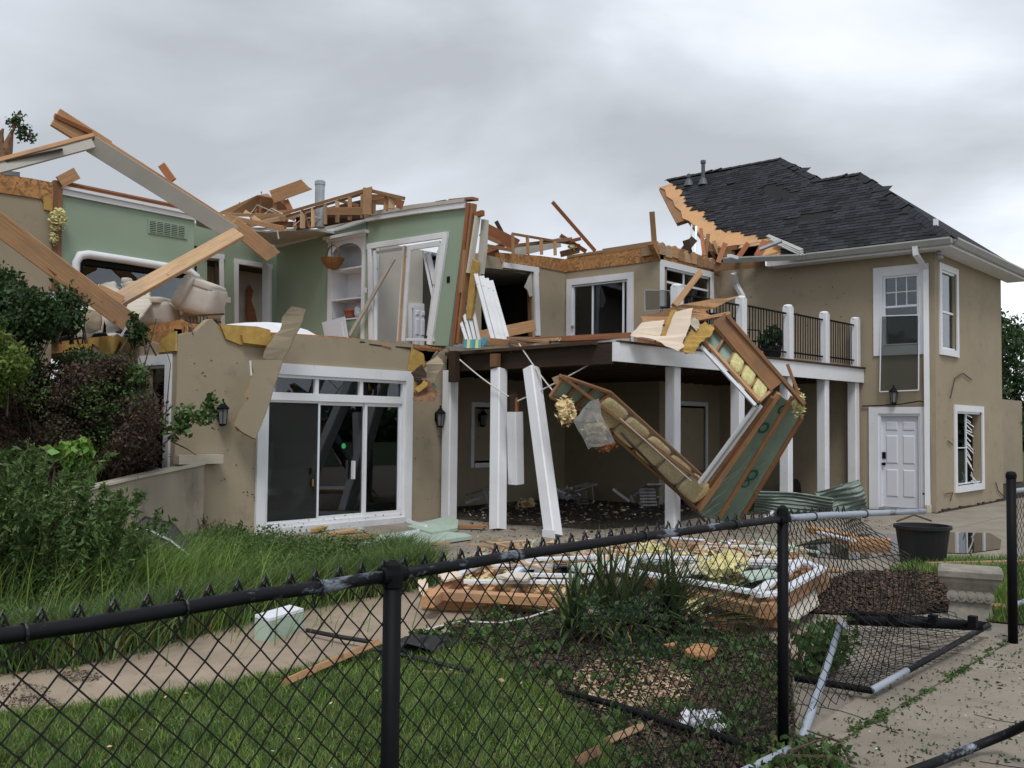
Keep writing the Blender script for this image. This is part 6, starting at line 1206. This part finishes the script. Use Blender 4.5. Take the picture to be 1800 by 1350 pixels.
mb = MB(); mb.tube([onZ(1585, 1362, .06), onZ(1650, 1338, .05), onZ(1720, 1310, .06), onZ(1770, 1290, .12), onZ(1800, 1276, .2), onZ(1850, 1250, .35)], .024, 14); mb.build('loose_pipe', 'black_rail', smooth=True, label='bent dark pipe lying on the concrete at the bottom right corner', cat='pipe')
# ================================================================== retaining wall
rw = T('retaining_wall', onY(330, 990, 12.4), 'stained concrete retaining wall with a pale cap sloping down from the house', 'retaining wall')
WR = Wall('Y', 12.38); tp = AB(WR, (359, 817), (240, 842), (130, 868), (-100, 925))
WR.slab('wall', [(tp[0][0], 0)] + tp + [(tp[3][0], 0)], 'retaining', rw, c0=0, c1=-.2)
for i in range(3): bar('cap', WR.P(tp[i][0], tp[i][1]+.02, -.1), WR.P(tp[i+1][0]+.01, tp[i+1][1]+.02, -.1), .04, .25, 'concrete_pale', rw, nrm=(0, -1, 0))
mb = MB(); mb.box((7.1, 12.45, 1.12), (7.8, 12.6, 1.25)); mb.build('block', 'concrete_pale', label='small pale block where the retaining wall meets the house', cat='block')
# ================================================================== vegetation
lawn_s = [(x, y) for x, y in LAWN]
n = 70000; xy = scatter([(x, y) for x, y in LAWN if True], n); xy = xy[(xy[:, 0] > .4)]
blades('lawn_grass', xy, .008, .048, .0030, 'grass', lean=.9, hv=.7, kind='stuff')
leaves('lawn_clover', [((x, y, .03), (.10, .10, .022), 46) for x, y in scatter(LAWN, 420)], .016, 'weed', shape=1.2, kind='stuff'); blades('lawn_tufts', np.concatenate([NR.normal(0, .05, (60, 2))+c for c in scatter(LAWN, 260)]), .008, .085, .003, 'weed', lean=.8, kind='stuff')
xy = scatter(LAWN, 9000); blades('dead_grass', xy, .008, .04, .002, 'grass_dry', lean=1.1, kind='stuff')
ed = []
for i in range(len(LAWN)-1):
    a, b = np.array(LAWN[i]), np.array(LAWN[i+1])
    if np.linalg.norm(b-a) < 3: ed.append(a+(b-a)*NR.uniform(0, 1, (700, 1))+NR.normal(0, .035, (700, 2)))
blades('edge_grass', np.concatenate(ed), 0, .06, .0025, 'grass', lean=.8, kind='stuff')
xy = scatter(GR2, 9000); blades('strip_grass', xy, .01, .09, .004, 'grass', lean=.6, kind='stuff')
# weeds between the house and the walkway
xy = scatter(LEFTV, 42000); dd = np.hypot(xy[:, 0]-6.5, xy[:, 1]-9.5)
hh = .13+.17*NR.uniform(0, 1, len(xy))**2; front = onZ(440, 1090)
blades('tall_grass', xy, .01, .13, .004, 'weed', lean=.9, hv=.8, kind='stuff')
leaves('ground_weeds', [((x, y, random.uniform(.05, .24)), (.2, .2, .12), 110) for x, y in scatter(LEFTV, 620)], .026, 'weed', kind='stuff')
bd = []
pts = [onZ(x, y) for x, y in ((-80, 1180), (140, 1158), (300, 1115), (440, 1080), (560, 1055), (690, 1035), (735, 1020), (690, 985))]
for i in range(len(pts)-1):
    a, b = np.array(pts[i])[:2], np.array(pts[i+1])[:2]; bd.append(a+(b-a)*NR.uniform(0, 1, (2600, 1))+NR.normal(0, .13, (2600, 2)))
bd = np.concatenate(bd); blades('border_grass', bd, .01, .30, .006, 'weed', lean=.9, hv=.5, kind='stuff'); blades('dry_border_grass', bd[::9], .01, .26, .006, 'grass_dry', lean=1.0, hv=.5, kind='stuff')
def bush(name, label, cl, size, m, stems, cat='bush', extra=None, dens=1.0, group=None, bark='bark'):
    c0 = np.mean([c for c, r, n_ in cl], axis=0); t = T(name, (c0[0], c0[1], min(c[2]-r[2] for c, r, n_ in cl)), label, cat, group); base = V((c0[0], c0[1], min(c[2]-r[2] for c, r, n_ in cl)))
    leaves('foliage', [(c, r, int(n_*dens)) for c, r, n_ in cl], size, m, t)
    if extra: leaves('foliage', extra[0], size*.9, extra[1], t)
    mb = MB()
    for k in range(stems):
        c, r, _ = random.choice(cl); e_ = V(c)+V((random.uniform(-1, 1)*r[0], random.uniform(-1, 1)*r[1], random.uniform(.2, 1)*r[2])); b0_ = base+V((random.uniform(-.3, .3), random.uniform(-.3, .3), -.1))
        mid = b0_.lerp(e_, .5)+V((random.uniform(-.1, .1), random.uniform(-.1, .1), .1)); mb.tube([b0_, mid, e_], [.014, .009, .004], 4)
    if stems: mb.build('stem', bark, t)
    return t
def clumps(poly_px, D, Dv, n, r, cnt):
    """leaf clumps filling an outline, at real distances"""
    o = []
    P = scatter(poly_px, n)
    for x, y in P: p = at(x, y, D+random.uniform(-Dv, Dv)); rr = random.uniform(.6, 1.3)*r; o.append((tuple(p), (rr, rr, rr*.8), cnt))
    return o
bush('barberry_bush', 'wide dark purple barberry bush behind the retaining wall', clumps([(0, 690), (60, 660), (130, 650), (200, 640), (240, 655), (262, 760), (250, 820), (150, 850), (90, 870), (0, 840)], 13.5, .9, 80, .28, 620), .032, 'leaf_red', 420, extra=(clumps([(20, 690), (230, 660), (240, 740), (150, 830), (20, 820)], 13.0, .6, 34, .25, 110), 'leaf_mid'))
bush('shrub', 'dark green shrub at the foot of the torn left face of the block', clumps([(110, 640), (180, 622), (225, 645), (215, 690), (120, 690)], 13.6, .4, 22, .22, 420), .038, 'leaf_dark', 40)
bush('leafy_tree', 'dark green leafy tree against the tan wall at the left edge', clumps([(-60, 480), (20, 495), (60, 530), (95, 560), (85, 610), (40, 650), (20, 680), (-60, 690)], 13.2, .6, 50, .28, 620), .042, 'leaf_dark', 60, cat='tree', extra=(clumps([(-40, 520), (60, 560), (40, 640), (-40, 660)], 12.8, .4, 10, .2, 110), 'leaf_mid'))
bush('vine', 'green climbing branch growing up between the rafter foot and the bushes', clumps([(95, 510), (140, 520), (150, 560), (110, 580), (90, 560)], 13.9, .2, 10, .2, 130), .05, 'leaf_dark', 14)
bush('shrub', 'yellow green rounded shrub at the left edge below the dark tree', clumps([(-80, 590), (10, 590), (35, 620), (25, 660), (5, 700), (-80, 700)], 11.8, .4, 24, .22, 520), .038, 'leaf_yellow', 20)
bush('sapling', 'bright green sapling rising in front of the purple bush', clumps([(100, 800), (130, 775), (158, 780), (155, 810), (135, 850), (110, 850)], 10.6, .15, 16, .11, 34), .075, 'leaf_bright', 16)
tw = bush('tall_weed', 'feathery green weed clump at the left edge before the retaining wall', clumps([(-60, 880), (30, 890), (110, 915), (190, 960), (240, 1000), (230, 1040), (120, 1060), (-60, 1080)], 9.4, .9, 56, .24, 420), .021, 'weed', 40)
for k in range(150):   # leaning feathery stalks, each a stem with small leaflets
    px, py = scatter([(-80, 900), (60, 930), (200, 990), (250, 1020), (240, 1060), (-80, 1100)], 1)[0]; b_ = at(px, py, random.uniform(8.4, 10.2)); hgt = random.uniform(.4, .85); dr = (rt*random.uniform(.1, .9)+fw*random.uniform(-.4, .3)); cl_ = []
    st = [b_+V((0, 0, hgt*t_))+dr*(hgt*t_**2*.6) for t_ in (0, .3, .6, .85, 1)]
    for q in range(1, 5): cl_.append((tuple(st[q]), (.05, .05, .05), 16)); cl_.append((tuple((st[q]+st[q-1])/2), (.05, .05, .05), 14))
    if k == 0: all_cl = []; sm = MB()
    all_cl += cl_; sm.tube(st, [.006, .005, .004, .003, .002], 4)
leaves('foliage', all_cl, .024, 'weed', tw, shape=4.0); sm.build('stem', 'weed', tw)
vn = bush('vine', 'thin leafy vine branch reaching across the block corner to the lantern', clumps([(200, 630), (262, 640), (250, 720), (210, 700)], 13.2, .2, 12, .16, 60)+clumps([(318, 700), (345, 690), (375, 700), (378, 740), (350, 745), (318, 750)], 13.3, .15, 9, .13, 44)+clumps([(275, 740), (325, 735), (320, 770), (285, 765)], 13.2, .1, 5, .12, 26), .055, 'leaf_mid', 0)
mb = MB(); 
for a in (((265, 800), (300, 770), (340, 735), (372, 712)), ((250, 800), (290, 745), (300, 640), (290, 610)), ((240, 700), (262, 610), (275, 560)), ((300, 775), (330, 790), (345, 800)), ((270, 790), (275, 700), (240, 620))): mb.tube([at(x, y, 13.2) for x, y in a], [.012, .009, .006, .004][:len(a)], 5)
mb.build('stem', 'bark', vn)
bush('vine', 'leafy vine hanging down the torn edge above the block corner window', clumps([(225, 545), (250, 560), (258, 600), (265, 640), (240, 640), (230, 600)], 13.6, .1, 12, .11, 46), .045, 'leaf_dark', 6)
for k, (x, y, s, lb) in enumerate(((290, 955, .55, 'tall leafy weed by the foot of the stucco block left of the door'), (350, 955, .4, 'shorter wispy weed between the retaining wall and the door'), (420, 960, .3, 'low weed just left of the sliding door'))):
    p = onZ(x, y); bush('tall_weed', lb, [((p.x, p.y, z), (.1, .1, .12), 40) for z in np.arange(.1, s, .12)], .05, 'weed', 8, cat='weed')
xy = []; p = onZ(130, 1040)
blades('tall_grass_clump', NR.normal(0, 1, (3500, 2))*np.array([.6, 1.0])+np.array([4.6, 9.2]), .0, .5, .004, 'grass', lean=.7, hv=.5, wind=(.35, -.15), kind='stuff')
# yucca
yc = T('yucca_plant', onZ(1085, 1130), 'large spiky yucca with drooping dead leaves in the mulch bed', 'yucca'); Y0 = onZ(1090, 1125)
def blade_long(mb, b, d, L_, w_, droop):
    pts = []; n = 5; s = V((-d.y, d.x, 0)).normalized(); p = V(b); dd = V(d)
    for i in range(n+1):
        t_ = i/n; wd = w_*(1-t_**2.2)*(.7+.6*t_ if t_ < .5 else 1); pts.append((p-s*wd, p+V((0, 0, -wd*.3)), p+s*wd)); p = p+dd*(L_/n); dd = (dd+V((0, 0, -droop))).normalized()
    b0_ = len(mb.v)
    for tr in pts: mb.v += [tuple(x) for x in tr]
    for i in range(n):
        for k in range(2): a = b0_+i*3+k; mb.f.append((a, a+1, a+4, a+3))
for hd, (ox, oy, nb2, ln) in enumerate(((0, 0, 90, .80), (-.38, .18, 50, .66), (.32, -.30, 50, .66))):
    for k in range(nb2):
        a = random.uniform(0, 2*math.pi); el = random.uniform(.05, 1.45); d = V((math.cos(a)*math.cos(el), math.sin(a)*math.cos(el), math.sin(el)))
        mb = MB(); blade_long(mb, Y0+V((ox+random.uniform(-.05, .05), oy+random.uniform(-.05, .05), .12)), d, ln*random.uniform(.6, 1.1), .022, random.choice((.04, .08, .2, .3))*random.uniform(.6, 1.3)); mb.build('leaf', random.choice(['leaf_mid', 'leaf_dark', 'leaf_dark', 'leaf_dark']), yc)
for fx, fy, ang in ((-.1, .1, 1.35), (.12, -.1, .75), (.35, -.32, .35), (.2, -.2, 1.1)):
    for k in range(16):
        t_ = ang+(k-8)*.05; d = (rt*math.cos(t_)+V((0, 0, 1))*math.sin(t_)+fw*random.uniform(-.15, .15)).normalized(); mb = MB(); blade_long(mb, Y0+V((fx, fy, .12)), d, random.uniform(.7, .85), .024, .03); mb.build('leaf', random.choice(['leaf_mid', 'leaf_dark']), yc)
for k in range(46):
    a = random.uniform(0, 2*math.pi); el = random.uniform(-.2, .4); d = V((math.cos(a)*math.cos(el), math.sin(a)*math.cos(el), math.sin(el))); mb = MB(); blade_long(mb, Y0+V((random.uniform(-.35, .3), random.uniform(-.25, .2), .15)), d, random.uniform(.25, .42), .016, .22); mb.build('dead_leaf', 'grass_dry', yc)
# mulch chips and gravel
def chips(name, poly, n, s, m, z=.03, **k):
    xy = scatter(poly, n); p = np.zeros((n, 3)); p[:, :2] = xy; p[:, 2] = z+NR.uniform(-.008, .012, n); a = NR.normal(size=(n, 3)); a[:, 2] *= .35; a /= np.linalg.norm(a, axis=1)[:, None]; b = np.cross(a, NR.normal(size=(n, 3))*[.3, .3, 1]); b /= np.linalg.norm(b, axis=1)[:, None]; c = np.cross(a, b); sz = s*NR.uniform(.4, 1.4, n)[:, None]
    A_, B_, C_ = a*sz, b*sz*.5, c*sz*.25
    v = np.stack([p-A_, p+B_, p+A_, p-B_, p+C_, p-C_], 1).reshape(-1, 3); i = np.arange(n)*6
    f = np.concatenate([np.stack([i+q0_, i+q1_, i+4], 1) for q0_, q1_ in ((0, 1), (1, 2), (2, 3), (3, 0))]).ravel(); return npmesh(name, v, f, 3, m, kind='stuff', **k)
chips('mulch_chips', BED, 16000, .022, 'chips'); chips('mulch_chips', BED2, 7000, .025, 'chips')
chips('gravel', gpx((1000, 1200), (1060, 1165), (1150, 1165), (1220, 1200), (1200, 1245), (1060, 1260)), 1500, .02, 'chips_pale', z=.04)
leaves('bed_foliage', clumps([(1010, 1060), (1100, 1050), (1230, 1090), (1260, 1150), (1180, 1170), (1040, 1150)], 6.6, .25, 20, .11, 50), .026, 'leaf_dark', kind='stuff')
leaves('bed_weeds', [((x, y, .05), (.12, .12, .07), 26) for x, y in scatter(BED, 110)], .035, 'leaf_mid', kind='stuff'); xy = scatter(BED, 4500); blades('bed_grass', xy, .015, .06, .0025, 'weed', lean=.9, kind='stuff')
slab_px = gpx((1440, 1350), (1500, 1180), (1740, 1120), (1800, 1110), (1900, 1350)); leaves('leaf_litter', [((x, y, .004), (.10, .10, .002), 7) for x, y in scatter(slab_px, 60)], .014, 'leaf_dark', shape=2.6, kind='stuff')
leaves('joint_weeds', [((x, 2.2+random.uniform(-.04, .04), .006), (.07, .03, .008), 12) for x in NR.uniform(4.9, 9, 60)], .016, 'leaf_mid', shape=2, kind='stuff')
leaves('leaf_litter', [((x, y, .004), (.12, .12, .002), 6) for x, y in scatter(gpx((700, 1000), (900, 950), (1500, 900), (1600, 930), (1400, 1000), (1000, 1000)), 160)], .022, 'chips', kind='stuff')
chips('small_debris', gpx((560, 960), (720, 930), (1520, 900), (1640, 915), (1500, 960), (1000, 990), (760, 1060)), 500, .018, 'chips_pale', z=.008); OPEN = gpx((560, 968), (820, 945), (1380, 915), (1400, 940), (1380, 990), (1000, 1000), (760, 1060), (700, 1010))
for m_, n_, s_ in (('wood_pale', 120, .035), ('wood', 80, .04), ('stucco_raw', 140, .022), ('insul', 50, .03), ('chips', 700, .016), ('leaf_dark', 500, .016), ('wood_dark', 90, .04)): chips('scattered_scraps', OPEN, n_, s_, m_, z=.005)
for m_, n_, s_ in (('chips', 420, .010), ('leaf_dark', 260, .012), ('stucco_raw', 50, .008)): chips('scattered_scraps', slab_px, n_, s_, m_, z=.006)
for m_, n_, s_ in (('wood_pale', 90, .02), ('stucco_raw', 60, .014), ('chips', 500, .016)): chips('scattered_scraps', LAWN, n_, s_, m_, z=.045)
for k, (pts, z_, m_, lb_) in enumerate((([(1000, 992), (1060, 984), (1120, 992), (1090, 1004), (1020, 1004)], .30, 'drywall', 'grey plaster sheet lying over the gap between the two flattened wall panels'), ([(1170, 996), (1240, 990), (1250, 1006), (1190, 1010)], .37, 'stucco_raw', 'pale plaster sheet left of the yellow insulation inside the white window frame'), ([(870, 1012), (900, 1004), (940, 1008), (920, 1018)], .30, 'stucco_raw', 'small pale plaster piece on the left flattened wall panel'), ([(1300, 1004), (1350, 998), (1370, 1010), (1320, 1020)], .37, 'panel_green', 'grey green sheet right of the yellow insulation inside the white window frame'), ([(1380, 1046), (1430, 1020), (1440, 1060), (1400, 1090), (1370, 1080)], .12, 'drywall', 'pale sheet leaning on the right edge of the flattened wall panels'), ([(770, 1010), (800, 1000), (812, 1012), (782, 1020)], .26, 'stucco_pink', 'pinkish plaster piece on the left end of the flattened wall panels'))):
    flat('plaster_sheet', ragged(pts, 2, 3), z_, .02, m_, label=lb_, cat='sheet')
UNDER = [(13.0, 10.5), (17.8, 9.6), (18.0, 14.0), (12.8, 14.0)]
for m_, n_, s_ in (('stucco_raw', 160, .035), ('insul_tan', 60, .05), ('wood_pale', 60, .06), ('chips', 500, .03), ('debris', 120, .05)): chips('terrace_litter', UNDER, n_, s_, m_, z=.012)
PILE = gpx((780, 1040), (860, 990), (1080, 975), (1400, 985), (1430, 1015), (1340, 1065), (1180, 1045), (1010, 1062))
for m_, n_, s_ in (('wood_pale', 260, .06), ('wood', 200, .07), ('stucco_raw', 160, .06), ('insul', 260, .05), ('vinyl', 50, .07), ('panel_green', 60, .07)): chips('pile_scraps', PILE, n_, s_, m_, z=.22)
for x, y in scatter(PILE, 46):
    mm_ = random.choice(['wood', 'wood_pale', 'wood_pale', 'vinyl', 'wood_brown', 'panel_green']); a_n = random.uniform(0, 3.14); l_ = random.uniform(.15, .5); z_ = random.uniform(.2, .3); bar('splintered_board', (x-l_*math.cos(a_n), y-l_*math.sin(a_n), z_), (x+l_*math.cos(a_n), y+l_*math.sin(a_n), z_+random.uniform(-.06, .08)), random.uniform(.02, .07), random.uniform(.01, .03), mm_, nrm=(0, 0, 1), rough=True, label={'wood': 'thin orange splintered board', 'wood_pale': 'thin pale splintered board', 'vinyl': 'thin white trim splinter', 'wood_brown': 'thin brown splintered board', 'panel_green': 'thin pale green splinter'}[mm_]+' scattered on the flattened wall panels', cat='board', group='splinters on the flattened wall panels')
for cx_, cy_, r_ in ((35, 1218, .16), (140, 1190, .12), (60, 1240, .14)):
    c_ = onZ(cx_, cy_); chips('walkway_grit', [(c_.x+r_*math.cos(a), c_.y+r_*1.6*math.sin(a)) for a in np.linspace(0, 6.2, 12)], 500, .009, 'chips', z=.004)
crack_m = MB()
for k in range(3):
    x, y = scatter(slab_px, 1)[0]; a_n = random.uniform(0, 6.28); pts = [(x, y, .003)]
    for q in range(9): a_n += random.uniform(-.5, .5); x += .14*math.cos(a_n); y += .14*math.sin(a_n); pts.append((x, y, .003))
    crack_m.tube(pts, .0022, 4)
crack_m.build('concrete_cracks', 'soil', kind='stuff')
chips('patio_dirt', gpx((820, 940), (1500, 890), (1560, 870), (1150, 850), (820, 870)), 2500, .035, 'chips', z=.01)
bush('weed_heap', 'uprooted green weeds heaped against the fallen gate and slack mesh', clumps([(1400, 1130), (1440, 1100), (1480, 1110), (1470, 1180), (1410, 1200)], 6.9, .3, 14, .13, 70), .045, 'leaf_mid', 10, cat='weeds')
bush('weed_heap', 'green weeds growing at the foot of the second fence post', [((x, y, .06), (.14, .14, .08), 120) for x, y in gpx((1400, 1335), (1440, 1345), (1340, 1345), (1470, 1352))], .024, 'leaf_mid', 6, cat='weeds')
leaves('leafy_weeds', clumps([(640, 1110), (800, 1110), (960, 1130), (900, 1170), (700, 1140)], 7.6, .2, 16, .12, 60), .04, 'leaf_mid', kind='stuff')
# ================================================================== background
def tree(name, label, base, h, crown, size, m, n_, trunk=.2, cat='tree', group=None, seed=0):
    t = T(name, base, label, cat, group); b = V(base); mb = MB(); mb.tube([b-V((0, 0, .3)), b+V((.05*h*.1, 0, h*.4)), b+V((-.02*h, .02*h, h*.8))], [trunk, trunk*.7, trunk*.25], 8)
    cl = []
    for k in range(crown):
        a = random.uniform(0, 6.28); r = random.uniform(.0, .34)*h; z = random.uniform(.28, .98)*h; r *= (1.1-abs(z/h-.6)); c = b+V((r*math.cos(a), r*math.sin(a), z)); cl.append((tuple(c), (h*.13, h*.13, h*.10), n_)); 
        if k % 3 == 0: mb.tube([b+V((0, 0, z*.6)), c], [trunk*.25, trunk*.06], 5)
    mb.build('trunk', 'bark', t); leaves('crown', cl, size, m, t); return t
tree('tree', 'dark leafy tree behind the right end of the house', (32.6, 11.6, -.1), 6.2, 60, .10, 'leaf_dark', 380)
tree('tree', 'second leafy tree far right behind the house corner', (37.0, 10.8, -.1), 6.8, 60, .11, 'leaf_dark', 380)
tree('tree', 'far tree behind the neighbouring roof at the right edge', (44, 16, -.1), 8.5, 60, .14, 'leaf_mid', 300)
t = T('neighbour_wing', (30, 8.6, 0), 'low tan outbuilding wall with a white gutter at the right edge', 'building')
mb = MB(); mb.box((28.0, 8.7, 0), (36, 8.9, 2.7)); mb.build('wall', 'stucco', t); 
mb = MB(); mb.box((25.75, 9.5, 4.6), (30.5, 16, 4.75)); mb.build('eave', 'white', t); gutter((25.75, 9.45, 4.75), (30.6, 9.45, 4.75), nrm=(0, -1, 0))
mb = MB(); mb.box((25.9, 9.9, 0), (30.2, 16, 4.6)); mb.build('wall', 'stucco', t)
for k in range(9): a = V((26.3+k*.12, 8.1, 0)); bar('scrap_pipe', a, a+V((-.5-.05*k, .3, 1.5-.05*k)), .07, .07, 'black_plastic', label='dark plastic strips leaning on the wall beyond the house corner', cat='pipe', group='dark strips beyond the house corner')
# broken tree at the far left
t = T('broken_tree', (3, 24, 0), 'storm broken tree with a shattered trunk top beyond the left wall', 'tree')
def bt(a, D=24.): return [at(x, y, D) for x, y in a]
mb = MB(); mb.tube([V((at(8, 300, 24).x, at(8, 300, 24).y, -.3))]+bt([(5, 300), (12, 262), (22, 228)]), [.25, .16, .14, .03], 7); mb.tube(bt([(2, 275), (0, 235), (6, 226)]), [.1, .08, .02], 6); mb.tube(bt([(18, 240), (30, 215), (45, 232), (58, 245)]), [.04, .03, .02, .01], 5); mb.tube(bt([(22, 225), (28, 205), (32, 198)]), [.05, .03, .01], 5); mb.build('trunk', 'bark_torn', t)
leaves('foliage', [(tuple(at(x, y, 24)), (.16, .16, .16), 36) for x, y in ((25, 212), (32, 205), (38, 222), (46, 230), (55, 242), (40, 240), (20, 218), (34, 232))], .07, 'leaf_dark', t)
pb('round_lens', (5, 303, 14.5), (35, 306, 14.6), .08, .08, 'galv', label='grey duct end on top of the left wall under the rafter', cat='duct')
# tree line all round the horizon, behind the camera too
cl = []
for k in range(420):
    a = 2*math.pi*k/420+random.uniform(-.01, .01); r = 150+random.uniform(-12, 25); h = random.uniform(5, 9)
    cl.append(((10+r*math.cos(a), 8+r*math.sin(a), h*.35-1), (5, 5, h*.62), 110))
leaves('far_tree_line', cl, 1.5, 'leaf_dark', kind='stuff')
mb = MB()
def specks(W, poly, n):
    for x, y in scatter(poly, n):
        a, b = W.ab(x, y); r_ = random.uniform(.008, .03); an = random.uniform(0, 3.1); q_ = [(a+r_*math.cos(an+t_)*f_, b+r_*math.sin(an+t_)*f_*.6) for t_, f_ in ((0, 1), (1.5, .5), (3.1, 1.2), (4.6, .5))]
        mb.add([W.P(u, v, .007) for u, v in q_], [(0, 1, 2, 3)])
specks(R2, [(1650, 640), (1770, 560), (1772, 870), (1650, 890)], 46); specks(R1, [(1300, 480), (1525, 470), (1525, 640), (1300, 520)], 26); specks(WL, [(320, 620), (430, 640), (440, 900), (370, 900)], 26); specks(WL, [(725, 760), (785, 760), (785, 900), (725, 900)], 16); specks(WL, [(460, 925), (715, 890), (715, 912), (460, 942)], 50); specks(WL, [(440, 760), (455, 760), (455, 930), (440, 930)], 16)
mb.build('stuck_leaves', 'chips', kind='stuff')
for k, pts in enumerate((((1668, 700), (1676, 665), (1690, 656), (1706, 668)), ((1660, 868), (1672, 866), (1668, 880)), ((1748, 848), (1752, 862), (1765, 875)), ((1664, 775), (1672, 782)))):
    mb = MB(); mb.tube([R2.P(*R2.ab(*p_), .03) for p_ in pts], .012, 5); mb.build('wall_twig', 'bark', label=['thin twig stuck to the stucco above the blown out lower window', 'dark weed tuft on the stucco left of the lower right window', 'black cable end hanging from the stucco right of the lower window', 'tiny twig on the stucco between downspout and lower window'][k], cat='twig')
bpy.context.view_layer.update()
